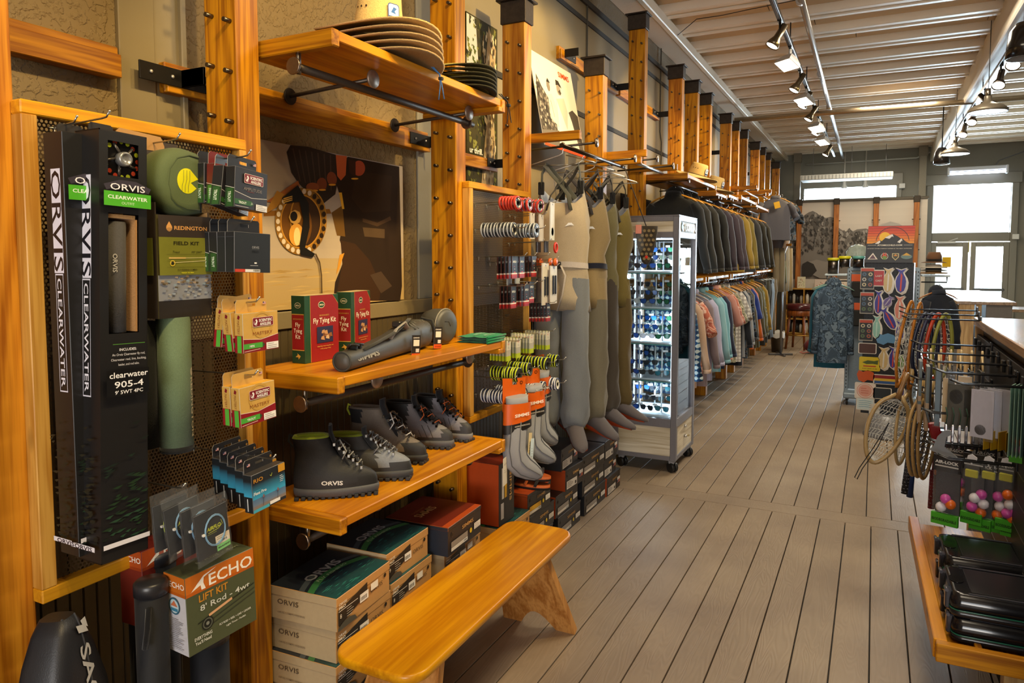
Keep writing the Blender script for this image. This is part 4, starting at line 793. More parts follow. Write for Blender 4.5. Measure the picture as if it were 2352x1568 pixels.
rc = MB(); cx = Vector((.035, .79, .078)); ax = Vector((1, -.25, .02)).normalized(); sy = Vector((.25, 1, 0)).normalized(); sz = Vector((0, 0, 1))
def dring(k2, r): return [cx+ax*k2+sy*(r*1.06*math.cos(t))+sz*(r*math.sin(t)) for t in [2*math.pi*i/32 for i in range(32)]]
part(T, 'reel_pouch', rc.rings([dring(-.06, .05), dring(-.055, .064), (dring(-.02, .074)), dring(.03, .075), dring(.045, .071), dring(.052, .06), dring(.054, .03)], '#42413c'), CASE)
zp = MB().tube([cx+ax*.036+sy*(.079*math.cos(t))+sz*(.0745*math.sin(t)) for t in [2*math.pi*i/32 for i in range(32)]], .0025, '#8a8578', 5, True); zp.tube([cx+ax*.054+sy*a_+sz*b_ for a_, b_ in ((-.03, .022), (.0, .02), (.012, .0), (.03, .012))], .002, '#33322e', 5); part(T, 'zip', zp, CLOTH)
m = MB(); m.tube([(.0, .68, .12), (.045, .69, .11), (.07, .66, .07)], .006, '#2c2b28', 6); part(T, 'strap_end', m, CLOTH)
def hangtag(T, loc, rz, n=1):
    t = MB(); t.M = Matrix.Translation(loc) @ Matrix.Rotation(R(rz), 4, 'Z') @ Matrix.Rotation(R(-4), 4, 'X'); t.box(-.002, 0, 0, .042, 0, .088, '#26221f', .0006); f = fr(); t.rect(f, .001, .001, .041, .018, '#c9501e'); t.rect(f, .008, .046, .036, .07, '#ded6c4'); t.rect(f, .02, .022, .036, .036, '#c9c4bb'); t.text(f, 'SIMMS', .006, .075, .008, '#cfc9be', fit=.03, bold=.02); t.rect(f, .010, .006, .015, .012, '#8d2f10'); t.rect(f, .020, .006, .025, .012, '#8d2f10'); t.rect(f, .030, .006, .035, .012, '#8d2f10')
    part(T, 'price_tag', t, CARD, 'dark tag with orange foot')
hangtag(T, (.085, .60, .004), -30); hangtag(T, (.06, .43, -.012), -30)
# green folded cloths at the shelf end
for i, t in enumerate(('top green printed bandana of the folded pile', 'middle green printed bandana of the folded pile', 'bottom green printed bandana of the folded pile')):
    z = 1.2775+(2-i)*.011; a = .16-.01*i; m = MB(); n = 7
    for s in (0, 1):
        g = [[(-1.62+.15*u/n, 2.655+a*v/n+.02*(u/n), z+(.010 if s else .001)+.002*math.sin(u*2+i)*math.cos(v*1.7)*s-(.006*s if v in (0, n) or u in (0, n) else 0)) for v in range(n+1)] for u in range(n+1)]
        m.add([q_ for r_ in g for q_ in r_], [(u*(n+1)+v, u*(n+1)+v+1, (u+1)*(n+1)+v+1, (u+1)*(n+1)+v) for u in range(n) for v in range(n)], '#1f7a4e', True)
    m.tube([(-1.47, 2.66, z+.005), (-1.47, 2.83-.01*i, z+.005)], .0052, '#1f7a4e', 6)
    pl = Pl((-1.47, 2.66, z+.0125), (0, 1, 0), (-1, 0, 0))
    if i == 0:
        for u, v, w_ in ((.02, .02, .09), (.05, .04, .07), (.015, .07, .1), (.06, .09, .06)): m.text(pl, 'simms', u, v, .018, '#a8d4b8', fit=w_, bold=.02)
    solo('bandana', t, 'bandana', m, CLOTH, group='folded green bandanas')
# ------------------------------------------------------------------ wading boots
def boot(lb, loc, rz, cs, brand, L=.305, tall=.205, lace='#17181a', lace2='#c9c9c6', collar=None, style=0):
    T = thing('wading_boot', lb, 'boot', loc, rz, 'wading boots on the lowest shelf'); up, rub, sole, lin_ = cs; s = L/.305; h = tall/.205; N = 44
    def ring(z, xb, xf, w, k2=1.0):
        r = []
        for i in range(N):
            t = 2*math.pi*i/N; u = .5-.5*math.cos(t); ww = w*(.78+.3*math.sin(math.pi*min(1, u*1.05)**.8)) if xf-xb > .2 else w
            x = xb+(xf-xb)*u; e = abs(math.sin(t))**.72
            r.append(Vector((x*s, math.copysign(ww*e, math.sin(t))+(.006*max(0, u-.5) if xf-xb > .2 else 0), z)))
        return r
    sl = MB(); sl.rings([ring(.006, .004, .30, .043), ring(.010, .0, .304, .047), ring(.024, -.004, .308, .05), ring(.036, -.002, .306, .0485)], [sole, sole, sole])
    part(T, 'midsole', sl, RUBBER); lg = MB()
    for i in range(13):
        x = .012+i*.0235
        for sg in (-1, 1): wy = .041 if x < .22 else .041-(x-.22)*.2; lg.box((x-.008)*s, (x+.008)*s, sg*wy-.008, sg*wy+.008, 0, .012, rub, .002)
    lg.box(.285*s, .303*s, -.014, .016, 0, .014, rub, .003); part(T, 'lug_sole', lg, RUBBER)
    lev = [(.034, .0, .302, .047), (.05, -.003, .301, .047), (.068, -.003, .296, .0465), (.084, -.002, .276, .044), (.099, .0, .243, .041), (.113, .002, .208, .038), (.125*h, .003, .182, .0365), (.145*h, .005, .158, .035), (.168*h, .002, .142, .0345), (.19*h, -.002, .133, .036), (.2*h, -.004, .129, .0365)]
    ub = MB(); rr = [ring(*l) for l in lev]; vs_ = [p_ for r in rr for p_ in r]; fs = []; cc = []
    for a in range(len(rr)-1):
        for i in range(N):
            j = (i+1) % N; fs.append((a*N+i, a*N+j, (a+1)*N+j, (a+1)*N+i)); x = (rr[a][i].x+rr[a+1][j].x)/2/s; z = rr[a][i].z
            if style == 1: c = rub if (x > .225 and z < .07+.0*(x)) or z < .045 else (rub if (x < .06 and z > .13*h) else up)
            elif style == 2: c = rub if (x > .262 and z < .075) or z < .04 else ('#1c1d20' if (x < .115 and z > .088) or x < .03 else up)
            elif style == 3: c = rub if (x > .225 and z < .062) or z < .044 else ('#7b8088' if x > .19 and z < .1 else up)
            else: c = rub if (x > .235 and z < .06) or (z < .046) else up
            cc.append(c)
    ub.add(vs_, fs, cc, True); top = rr[-1]; cen = Vector((.07*s, 0, lev[-1][0])); inner = [cen+(p_-cen)*.8+Vector((0, 0, -.004)) for p_ in top]; low = [cen+(p_-cen)*.7-Vector((0, 0, .05)) for p_ in top]
    part(T, 'upper', ub, paint(.62, bump=.25, bscale=260, vary=.1))
    part(T, 'collar', MB().rings([top, [p_+Vector((0, 0, .008)) for p_ in [cen+(q_-cen)*.93 for q_ in top]], inner, low], collar or lin_, False, True), CLOTH)
    tg = MB().rings([[Vector(((x+dx)*s, y, z)) for dx, y in ((0, -.024), (.006, 0), (0, .024), (-.008, .02), (-.006, 0), (-.008, -.02))] for x, z in ((.2, .105), (.172, .14*h), (.146, .185*h), (.134, .215*h), (.134, .24*h))], lin_); part(T, 'tongue', tg, CLOTH)
    lc = MB(); hk = MB(); pts = []
    for k2 in range(7):
        g = k2/6; x = (.242-.084*g-.012*g*g)*s; z = .094+.083*g*h+.006; y = .022+.004*g; pts.append((x, y, z))
        x2 = (.242-.084*(g+.14)-.012*g*g)*s; z2 = .094+.083*(g+.14)*h+.006
        if k2 < 6: lc.tube([(x, -y, z), ((x+x2)/2+.006, 0, (z+z2)/2+.012), (x2, y, z2)], .0021, lace, 5); lc.tube([(x, y, z), ((x+x2)/2+.006, 0, (z+z2)/2+.014), (x2, -y, z2)], .0021, lace2 if k2 % 2 == 0 else lace, 5)
        for sg in (-1, 1): hk.box(x-.004, x+.005, sg*(y+.006)-.004, sg*(y+.006)+.004, z-.007, z+.004, '#b9b9b4' if style != 2 else '#2a2a2a', .001)
    lc.tube([(.165*s, -.01, .16*h+.03), (.19*s, -.035, .155*h), (.175*s, -.04, .13*h)], .0024, lace2, 5).tube([(.165*s, .01, .16*h+.03), (.2*s, .02, .16*h), (.195*s, .035, .135*h)], .0024, lace, 5)
    part(T, 'laces', lc, CLOTH); part(T, 'lace_hooks', hk, METAL)
    part(T, 'pull_loop', MB().tube([(.0, -.008, .17*h), (-.016, 0, .19*h), (-.012, 0, .21*h), (.004, .006, .2*h)], .005, rub if style != 1 else '#b7c43a', 6, flat=.4), CLOTH)
    p = MB(); pl = Pl((.10*s, -.0505, .047), (1, -.04, -.03 if style == 0 else 0), (0, .12, 1)); tc_ = '#d4d4d4' if brand == 'ORVIS' and style != 1 else '#8d8d88'
    if style == 1: tc_ = '#2a2826'
    if brand: p.text(pl, brand, .0, .0 if style != 0 else .004, .019, tc_, fit=.072, bold=.03)
    if style == 2:   # quarter lines and a leaping fish badge
        for k2 in range(6): x = .105+k2*.026; p.tube([(x*s, -.0475, .05), ((x-.012)*s, -.0455, .075), ((x-.03)*s, -.036, .1)], .0012, '#2b2c2e', 4)
        pb = Pl((.035*s, -.0405, .15*h), (1, 0, 0), (0, 0, 1)); p.poly(pb, [(0, .004), (.012, .016), (.026, .016), (.036, .006), (.042, .01), (.04, -.004), (.03, .0), (.016, .008)], '#b7babb')
    part(T, 'wordmark', p, PAPER); return T
Zs = .8285
boot('black wading boot with lime green lining, nearest on the lowest shelf', (-1.752, 1.80, Zs), 38, ('#1d1e21', '#17181a', '#4a4b4f', '#1d1e21'), 'ORVIS', .285, .212, '#1b1b1d', '#8d8d8a', '#9db032', 0)
boot('grey and black low wading boot with lime collar, second from the left', (-1.80, 2.03, Zs), 24, ('#3a3a3b', '#26272a', '#3b3c3e', '#2a2b2c'), None, .315, .165, '#3a3c40', '#85868a', '#8fa02c', 3)
boot('taupe wading boot with black toe and speckled laces, middle of the row', (-1.895, 2.275, Zs), 12, ('#6f655a', '#232427', '#2a2b2d', '#26272b'), 'ORVIS', .33, .215, '#1b1b1d', '#e0e0dc', '#6a625a', 1)
boot('grey boot with orange-flecked laces and fish badge, fourth from the left', (-1.91, 2.53, Zs), 9, ('#6e6c70', '#2c2d30', '#55565a', '#1d1e21'), 'SIMMS', .32, .19, '#1b1b1d', '#c8622a', '#1d1e21', 2)
boot('grey boot with orange-flecked laces at the far right shelf end', (-1.89, 2.735, Zs), -4, ('#74727a', '#2c2d30', '#6b6c70', '#1d1e21'), 'SIMMS', .31, .185, '#1b1b1d', '#c8622a', '#1d1e21', 2)
T = thing('shoe_tag', 'dark card tag leaning behind the taupe boot', 'tag', (-1.89, 2.205, Zs), 60); part(T, 'card', MB().box(-.002, 0, 0, .05, .0, .13, '#4b4e52', .0006), CARD); p = MB(); p.text(Pl((0, 0, .12), (0, 0, -1), (0, 1, 0)), 'ORVIS', .02, .015, .02, '#c9ccd0', fit=.08, bold=.02); part(T, 'card_print', p, CARD)
# ------------------------------------------------------------------ straw hats on the top shelf
def hat(lb, loc, R0, crown, band, tilt=(0, 0), cc='#c2a163', edge=None, grp='', hc=.115, chin=False):
    T = thing('straw_hat', lb, 'hat', loc, group=grp, rot=(R(tilt[0]), R(tilt[1]), 0)); n = 40
    def rr(r, z, k2=1): return [Vector((r*math.cos(t)*(1+.05*k2), r*math.sin(t), z+.018*k2*max(0, (r-.1)/.1)*math.cos(2*t+.5))) for t in [2*math.pi*i/n for i in range(n)]]
    b = MB().rings([rr(.088, .012, 0), rr(.12, .008), rr(R0*.8, .0), rr(R0*.97, -.006), rr(R0, -.005), rr(R0*.97, -.010), rr(R0*.8, -.005), rr(.12, .002), rr(.09, .004, 0)], [cc]*3+[edge or cc]*3+[cc]*2, False, False); part(T, 'brim', b, STRAW)
    if crown:
        part(T, 'crown', MB().rings([rr(.088, .008, 0), rr(.086, .04, 0), rr(.08, .08, 0), rr(.073, hc-.008, 0), rr(.066, hc, 0), rr(.04, hc-.006, 0), rr(.01, hc-.012, 0)], '#cfae6e', False, True), STRAW)
        part(T, 'hat_band', MB().rings([rr(.0895, .010, 0), rr(.0895, .019, 0)], band, False, False).tube([(.09, .0, .015), (.12, .02, .012), (.13, .05, .006)], .004, band, 6), CLOTH)
        e = MB()
        for a in (-55, -40, -25): e.disc(Pl((.0845*math.cos(R(a-60)), .0845*math.sin(R(a-60)), .07), (-math.sin(R(a-60)), math.cos(R(a-60)), 0), (0, 0, 1)), 0, 0, .004, '#2a1a0c', 10)
        part(T, 'eyelets', e, MATTE)
        p = MB(); a = R(-18); pl = Pl((.092*math.cos(a), .092*math.sin(a), .025), (-math.sin(a), math.cos(a), .0), (-.12*math.cos(a), -.12*math.sin(a), 1)); p.poly(pl, rrect(-.024, 0, .024, .062, .01), '#2c4a86'); p.poly(pl, rrect(-.021, .003, .021, .059, .009), '#e6e6e6'); p.poly(pl, [(-.012, .03), (.0, .05), (.014, .046), (.004, .036), (.01, .026)], '#2f5fa8'); p.rect(pl, -.021, .006, .021, .018, '#243a6a'); part(T, 'patch', p, PAPER, 'blue and white sewn patch')
    if chin: part(T, 'chin_cord', MB().tube([(.15, .1, .0), (.178, .13, -.03), (.18, .135, -.07), (.178, .132, -.12)], .0022, chin, 5).tube([(.16, .1, .0), (.182, .125, -.03), (.186, .138, -.07), (.19, .15, -.115)], .0022, chin, 5).box(.174, .19, .126, .142, -.05, -.038, '#222222', .002), CLOTH)
    return T
G1 = 'wide straw hats stacked on the top shelf'
for i, t in enumerate(('top straw hat with tall crown, blue band and patch', 'second wide straw brim under the blue-banded hat', 'third wide straw brim of the blue-banded stack', 'fourth wide straw brim of the blue-banded stack', 'bottom wide straw brim, blue chin cord hanging below the shelf')):
    hat(t, (-1.625, 2.135, 2.462-i*.025), .222+.002*i, i == 0, '#3a6a9c', (2, 5), '#bfa06a' if i == 0 else '#a58a62', None, G1, .16, '#4a7ab0' if i == 4 else False)
G2 = 'flat straw hats at the right end of the top shelf'
for i, t in enumerate(('topmost flat dark-edged straw hat at the shelf end', 'second dark-edged straw hat of the low stack', 'third dark-edged straw hat of the low stack', 'fourth dark-edged straw hat of the low stack', 'fifth dark-edged straw hat of the low stack', 'bottom dark-edged straw hat, black cord hanging down')):
    hat(t, (-1.60, 2.630, 2.433-i*.0165), .168, False, None, (1, 3), '#8d8346' if i < 4 else '#6e6438', '#2a2718', G2, .1, '#1b1a18' if i == 5 else False)
# ------------------------------------------------------------------ bench
T = thing('bench', 'honey-coloured wooden bench with splayed plank legs on the board floor', 'bench', (-1.29, 2.23, 0), .6)
BW = wood('#bd7808', '#dc9a10', 'Y', .55, .3, .25, knots=False); BL = wood('#a5682c', '#cf9450', 'Z', .7, .4, .1, knots=False)
m = MB(); pl = Pl((0, 0, .452), (1, 0, 0), (0, 1, 0)); o = rrect(-.16, -.625, .16, .625, .075, 7); n = len(o)
m.rings([[Vector((u*s_, v*(1-(1-s_)*.25), z)) for u, v in o] for s_, z in ((.965, .422), (1, .428), (1, .445), (.985, .451), (.95, .4525))], '#cf8a2a'); part(T, 'seat', m, BW)
for sg in (-1, 1):
    lg = MB(); yb, yt = sg*.60, sg*.40
    arch = [(-.175, 0), (-.085, 0)]+[(-.085+.17*i/8, .085*math.sin(math.pi*i/8)) for i in range(1, 8)]+[(.085, 0), (.175, 0), (.115, .423), (-.115, .423)]
    f = Vector((0, yt-yb, .423)).normalized(); P_ = Pl((0, yb-.016, 0), (1, 0, 0), f); L = math.hypot(.423, yt-yb)
    lg.prism(P_, [(u, v*L/.423) for u, v in arch], .032, '#c08a4a'); part(T, 'leg', lg, BL)
part(T, 'stretcher', MB().box(-.016, .016, -.44, .44, .30, .40, '#b98344', .004), BL)
# ------------------------------------------------------------------ boot boxes
def shoe_box(lb, loc, rz, w, d, h, kind, grp, seed=0):
    T = thing('shoe_box', lb, 'box', loc, rz, grp); p = MB(); f, s, t = fr(), sd(d), tp(h); lid = h*.42
    if kind.startswith('orvis'):
        kr, ks = '#b98c55', '#b7a07c'
        part(T, 'base', MB().box(-d+.002, -.002, .002, w-.002, 0, h-.01, kr, .001, {'-y': ks, '+x': kr}), CARD)
        part(T, 'lid', MB().box(-d, 0, 0, w, h-.012 if kind == 'orvis_low' else h-.03, h, kr, .0015, {'-y': ks, '+z': '#20262c'}), CARD)
        q = random.Random(seed)
        t = Pl((-.001, 0, h), (0, 1, 0), (-1, 0, 0))     # top art: blue-green water, pale arc, green ribbon
        for i in range(14):
            g = i/13; c = tuple(a*(1-g)+b*g for a, b in zip(C('#1c2833'), C('#1d4a4c'))); p.rect(t, .002, (d-.004)*(.5-.5*i/14-.036)+.002, w-.002, (d-.004)*(.5-.5*i/14)+.002, c, .0003)
        p.rect(t, .002, d*.5, w-.002, d-.003, '#232a35', .0003); p.k = .0006
        for i in range(70): u, v = q.uniform(.005, w-.05), q.uniform(.004, d*.42); p.poly(t, [(u, v), (u+.02, v-.001), (u+.034, v+.002), (u+.015, v+.0025)], q.choice(('#2b6a66', '#153638', '#1f5552', '#2f7a72')), .0006+i*2e-6)
        p.k = .0009
        aw = [(w*i/16, d*(.50+.20*math.sin(math.pi*(i/16)*.86+.25))) for i in range(17)]
        p.poly(t, [(u, v) for u, v in aw]+[(u, v-.022) for u, v in reversed(aw)], '#4a545c'); p.poly(t, [(u, v-.034) for u, v in aw]+[(u, v-.060) for u, v in reversed(aw)], '#3c7a48')
        p.text(t, 'ORVIS', w*.5, d*.575, .052, '#a9b0b2', 'C', fit=w*.56, bold=.02); p.text(t, 'FLY FISHING', w*.5, d*.475, .017, '#b5cfae', 'C', fit=w*.50)
        p.text(f, 'ORVIS', w*.60, h*.42, .022, '#3d3528', fit=.075, bold=.0); p.disc(f, w*.89, h*.66, .0075, '#1c1712', 14)
        p.poly(f, [(.006, .022), (.014, .010), (.032, .022), (w*.54, h*.52), (w*.54, h*.86), (.006, h*.62)], '#211f1c'); p.rect(f, w*.40, h*.36, w*.56, h*.62, '#e6e2da'); p.barcode(f, w*.40, h*.37, w*.54, h*.55, seed); p.rect(f, .008, h*.57, w*.36, h*.59, '#d9d2c4')
        p.text(f, 'ORVIS', .010, h*.74, .012, '#e3dccb', fit=.042, bold=.02); p.text(f, 'PRO', .010, h*.63, .012, '#e3dccb', fit=.036, bold=.03); p.text(f, str(7+seed % 3), .014, h*.36, .02, '#efe9da'); p.lines(f, .05, h*.5, .09, 4, .008, .0018, '#bdb5a4')
        p.poly(f, [(0.002, .002), (w*.34, .002), (w*.30, .018), (w*.2, .026), (w*.1, .024), (.002, .012)], '#4b4a42')
        p.rect(f, w*.60, h*.5, w*.74, h*.72, '#e9e4d8') if seed % 2 == 0 else None
        p.text(s, 'ORVIS', .035, h*.5, .024, '#453c36', fit=.085); p.text(s, 'ORVIS.COM/FLYFISHING', .035, h*.22, .008, '#6d6152', fit=.11, bold=.01)
    else:
        lidc = {'maroon': '#6e2416', 'black': '#231e1b', 'orange': '#a8431a', 'blackorange': '#231e1b'}[kind]; blk = '#26211e' if kind != 'maroon' else '#2a2422'; side = {'maroon': '#242a36', 'black': '#1f2024', 'orange': '#b84a1a', 'blackorange': '#a8431a'}[kind]
        part(T, 'base', MB().box(-d+.002, -.002, .002, w-.002, 0, h-.012, blk, .001, {'-y': side}), CARD)
        part(T, 'lid', MB().box(-d, 0, 0, w, h-.016, h, '#a8431a' if kind in ('maroon', 'blackorange') else blk, .0015, {'-y': side, '+x': blk, '+z': lidc if kind != 'black' else '#2a2320', 'edge': '#8d4a22' if kind == 'maroon' else blk}), CARD)
        if kind == 'maroon':
            p.rect(t, .002, .002, w-.002, .03, '#b34a1c'); t2 = Pl((-d, w, h), (0, -1, 0), (1, 0, 0)); p.text(t2, 'SIMMS', w*.36, d*.34, .055, '#c9a06a', fit=w*.46, bold=.01); p.text(t2, 'FISHING PRODUCTS', w*.42, d*.27, .012, '#b5854a', fit=w*.34)
        p.text(f, 'SIMMS', w*.40, h*.62, .022, '#c99a58', fit=w*.34, bold=.01); p.disc(f, w*.12, h*.68, .008, '#0f0d0c', 12); p.ring(f, w*.12, h*.68, .0095, .0015, '#5a4c3c', 12)
        if kind == 'maroon' or seed % 2 == 0:
            p.rect(f, w*.08, h*.12, w*.56, h*.24, '#d9d0c2'); p.rect(f, w*.08, h*.25, w*.56, h*.44, '#8f867c' if kind != 'orange' else '#d9a51e'); p.disc(f, w*.66, h*.36, .011, '#d9b81e', 14); p.rect(f, w*.76, h*.30, w*.96, h*.52, '#e6e0d6'); p.lines(f, w*.78, h*.46, w*.94, 3, .008, .002, '#9a948c'); p.barcode(f, w*.42, h*.13, w*.55, h*.23, seed)
        else:
            p.rect(f, w*.06, h*.08, w*.62, h*.44, '#cfc6ba'); p.lines(f, w*.09, h*.36, w*.42, 4, .009, .0035, '#4d4640', seed); p.rect(f, w*.5, h*.14, w*.58, h*.28, '#3a3430'); p.rect(f, w*.74, h*.30, w*.95, h*.46, '#b0604a'); p.rect(f, w*.74, h*.46, w*.95, h*.62, '#d9d2c8'); p.rect(f, w*.74, h*.34, w*.83, h*.46, '#3a4264')
    part(T, 'carton_print', p, CARD); return T
g = 'tan boot boxes stacked under the boot shelves'
for i, t in enumerate(('bottom tan boot box of the near stack', 'second tan boot box up in the near stack', 'middle tan boot box of the near stack, cut by the frame edge', 'tan boot box just beneath the top one of the near stack', 'top tan boot box with blue-green lid at the left behind the bench')):
    shoe_box(t, (-1.50-(.012 if i % 2 else 0), 1.700+.012*(i % 2)+.004*i, .112*i), 4.5 if i == 4 else 3, .315, .27, .1115, 'orvis', g, i)
for i, t in enumerate(('bottom tan box of the second stack behind the bench', 'second tan box of the second stack', 'third tan box of the second stack', 'tan box under the top one of the second stack', 'top tan boot box of the second stack with barcode label')):
    shoe_box(t, (-1.54-(.01 if i % 2 == 0 else 0), 2.045+.01*(i % 2), .114*i), 3, .295, .27, .1135, 'orvis', g, i+1)
for i, t in enumerate(('bottom pale box under the maroon boot box', 'second pale box under the maroon boot box', 'third pale box under the maroon boot box', 'pale box with a dark swirl directly beneath the maroon boot box')):
    shoe_box(t, (-1.535, 2.40+.012*(i % 2), .1095*i), 2, .32, .28, .109, 'orvis', g, i+3)
shoe_box('maroon boot box with gold lettering on its lid, on top of pale boxes', (-1.50, 2.385, .4385), 3, .30, .30, .122, 'maroon', 'dark boot boxes on the floor', 0)
T = thing('shoe_box', 'tall orange boot box standing on end beside the shelf post', 'box', (-1.60, 3.01, .33), 0, 'dark boot boxes on the floor'); w, d, h = .165, .22, .31
part(T, 'base', MB().box(-d, 0, 0, w, 0, h, '#26211e', .0015, {'-y': '#b5481a', '+z': '#7d2a12'}), CARD); p = MB(); f = Pl((0, 0, 0), (0, 0, -1), (0, 1, 0))
p.text(f, 'SIMMS', -.25, .115, .03, '#c99a58', fit=.15, bold=.01); p.rect(f, -.285, .06, -.13, .085, '#d9a51e'); p.rect(f, -.285, .03, -.13, .052, '#d9d0c2'); p.rect(f, -.11, .02, -.03, .05, '#e6e0d6'); part(T, 'carton_print', p, CARD)
for i, t in enumerate(('lowest tan box beneath the upright orange boot box', 'second tan box beneath the upright orange boot box', 'tan box directly beneath the upright orange boot box')): shoe_box(t, (-1.575, 2.99, .109*i), 0, .32, .28, .1085, 'orvis', g, i)
dg = 'dark boot boxes on the floor'
for lb, x, y, z, kd, s, w, rz in (('bottom dark box beneath the orange-sided box with yellow label', -1.595, 3.345, 0, 'blackorange', 2, .33, 1), ('dark box in the middle beneath the yellow label box', -1.60, 3.36, .131, 'blackorange', 0, .33, 0), ('orange-sided boot box with yellow label below the grey socks', -1.60, 3.335, .262, 'orange', 0, .28, -2),
    ('dark box on the floor with a yellow dot, below the first chest waders', -1.60, 3.745, 0, 'black', 0, .36, 0), ('dark boot box with yellow dot, second from floor below the waders', -1.605, 3.72, .131, 'blackorange', 2, .35, 0), ('dark boot box with flag label, third from floor below the waders', -1.59, 3.83, .262, 'blackorange', 1, .26, -3), ('dark boot box with flag label on top below the wader booties', -1.60, 3.79, .393, 'black', 3, .29, 2),
    ('lowest dark box of the column right of the yellow dot boxes', -1.60, 4.17, 0, 'black', 2, .40, 0), ('middle dark box of the column right of the yellow dot boxes', -1.605, 4.145, .131, 'black', 4, .40, 0), ('top dark box of the column under the wader feet', -1.60, 4.125, .262, 'black', 6, .40, -1),
    ('orange-lidded dark box on the floor at the end of the row', -1.595, 4.585, 0, 'blackorange', 1, .29, 0), ('dark flag-label box in the middle of the last column', -1.61, 4.56, .131, 'black', 3, .26, 0), ('dark flag-label box on top of the last column', -1.60, 4.55, .262, 'black', 5, .27, 0)): shoe_box(lb, (x, y, z), rz, w, .26, .1305, kd, dg, s)
T = thing('sandals', 'pair of black and orange strapped sandals on the yellow label box', 'sandals', (-1.66, 3.47, .393))
for k2, dz in ((0, 0), (1, .045)):
    part(T, 'sole', MB().rings([[Vector((.13*math.cos(t), .05*math.sin(t)+k2*.01, dz+z)) for t in [2*math.pi*i/20 for i in range(20)]] for z in (0, .012, .024)], ['#1c1a19', '#b5561e']), RUBBER)
    s_ = MB()
    for x in (-.07, 0, .06): s_.tube([(x, -.05, dz+.02), (x+.01, -.02, dz+.06), (x+.01, .03, dz+.058), (x, .052, dz+.02)], .011, '#2a2522' if x else '#b5561e', 6, flat=.5)
    part(T, 'straps', s_, CLOTH)
# ------------------------------------------------------------------ goods on the second perforated board
def hk(y, z, L, lb): return hook(y, z, L, lb)
sp = {}
def spool(lb, loc, r, c1, c2, face, grp, rz=0, t=.011):
    k2 = (r, c1, c2, face)
    if k2 not in sp:
        m = MB(); ax = (1, 0, 0); n = 20
        m.lathe([(r*.30, -t/2), (r*.96, -t/2), (r, -t*.3), (r, t*.3), (r*.96, t/2), (r*.80, t/2)], [c1, c1, c2, c1, c1], n, (0, 0, 0), ax, False)
        m.lathe([(r*.8, t/2), (r*.78, t*.30), (r*.30, t*.30)], [c1, face], n, (0, 0, 0), ax, False)
        if face != c1:
            f = Pl((t*.31, 0, 0), (0, 1, 0), (0, 0, 1))
            for a in (40, 160, 280): m.ring(f, 0, 0, r*.72, r*.22, '#d9d4c8' if c2 != '#b8c92c' else '#2b2f1c', 18, a, a+50)
        m.lathe([(r*.30, t*.45), (r*.30, -t/2)], '#161514', 12, (0, 0, 0), ax, False); sp[k2] = m.mesh('spool'); sp[k2].materials.append(SATIN)
    o = link('tippet_spool', sp[k2], None); o.location = loc; o.rotation_euler = (0, R(rnd.uniform(-7, 7)), R(rz+rnd.uniform(-5, 5))); return tag(o, lb, 'spool', grp)
ORD = ['front', 'second', 'third', 'fourth', 'fifth', 'sixth', 'seventh', 'eighth', 'ninth', 'tenth', 'eleventh']
def spool_row(y, z, xs, dx, n, r, c1, c2, face, what, rz=0, hook_=True):
    if hook_: hk(y, z+r*.30-.006, .745-.47+max(0, xs+1.5)+.02, 'wire hook holding the '+what)
    for i in range(n): spool('%s spool from the tip of the %s' % (ORD[i], what), (xs-dx*i, y, z), r, c1, c2, face, what, rz)
spool_row(3.02, 1.905, -1.505, .0155, 6, .034, '#a8241a', '#c9402c', '#1d1b1a', 'red spool row on the near top hook')
spool_row(3.135, 1.905, -1.50, .02, 4, .034, '#a8241a', '#c9402c', '#1d1b1a', 'red spool row on the middle top hook')
spool_row(3.26, 1.905, -1.50, .018, 3, .034, '#a8241a', '#c9402c', '#1d1b1a', 'red spool row on the far top hook')
spool_row(3.02, 1.780, -1.525, .0175, 10, .036, '#3a3d42', '#b9c2c6', '#1d1b1a', 'white-edged spool row on the near hook')
spool_row(3.16, 1.780, -1.475, .0175, 8, .036, '#3a3d42', '#b9c2c6', '#1d1b1a', 'white-edged spool row on the far hook')
spool_row(3.03, 1.088, -1.505, .0145, 10, .036, '#1e2016', '#b8c92c', '#22241c', 'lime-edged spool row on the nearest hook')
spool_row(3.15, 1.098, -1.505, .0155, 8, .034, '#1e2016', '#b8c92c', '#22241c', 'lime-edged spool row on the second hook')
spool_row(3.30, 1.108, -1.475, .018, 10, .034, '#1e2016', '#b8c92c', '#22241c', 'lime-edged spool row on the third hook')
spool_row(3.46, 1.100, -1.49, .014, 4, .034, '#1e2016', '#b8c92c', '#22241c', 'lime-edged spool row on the far hook')
for y, xs, n, nm in ((3.02, -1.53, 11, 'blue and white spool row on the nearest hook'), (3.12, -1.52, 10, 'blue and white spool row on the second hook'), (3.22, -1.51, 9, 'blue and white spool row on the third hook'), (3.31, -1.50, 7, 'blue and white spool row on the fourth hook'), (3.44, -1.48, 10, 'blue and white spool row on the farthest hook')):
    spool_row(y, .975+.005*(y > 3.1), xs, .0155, n, .034, '#222a4a', '#cfd3d6', '#e6e2cf', nm)
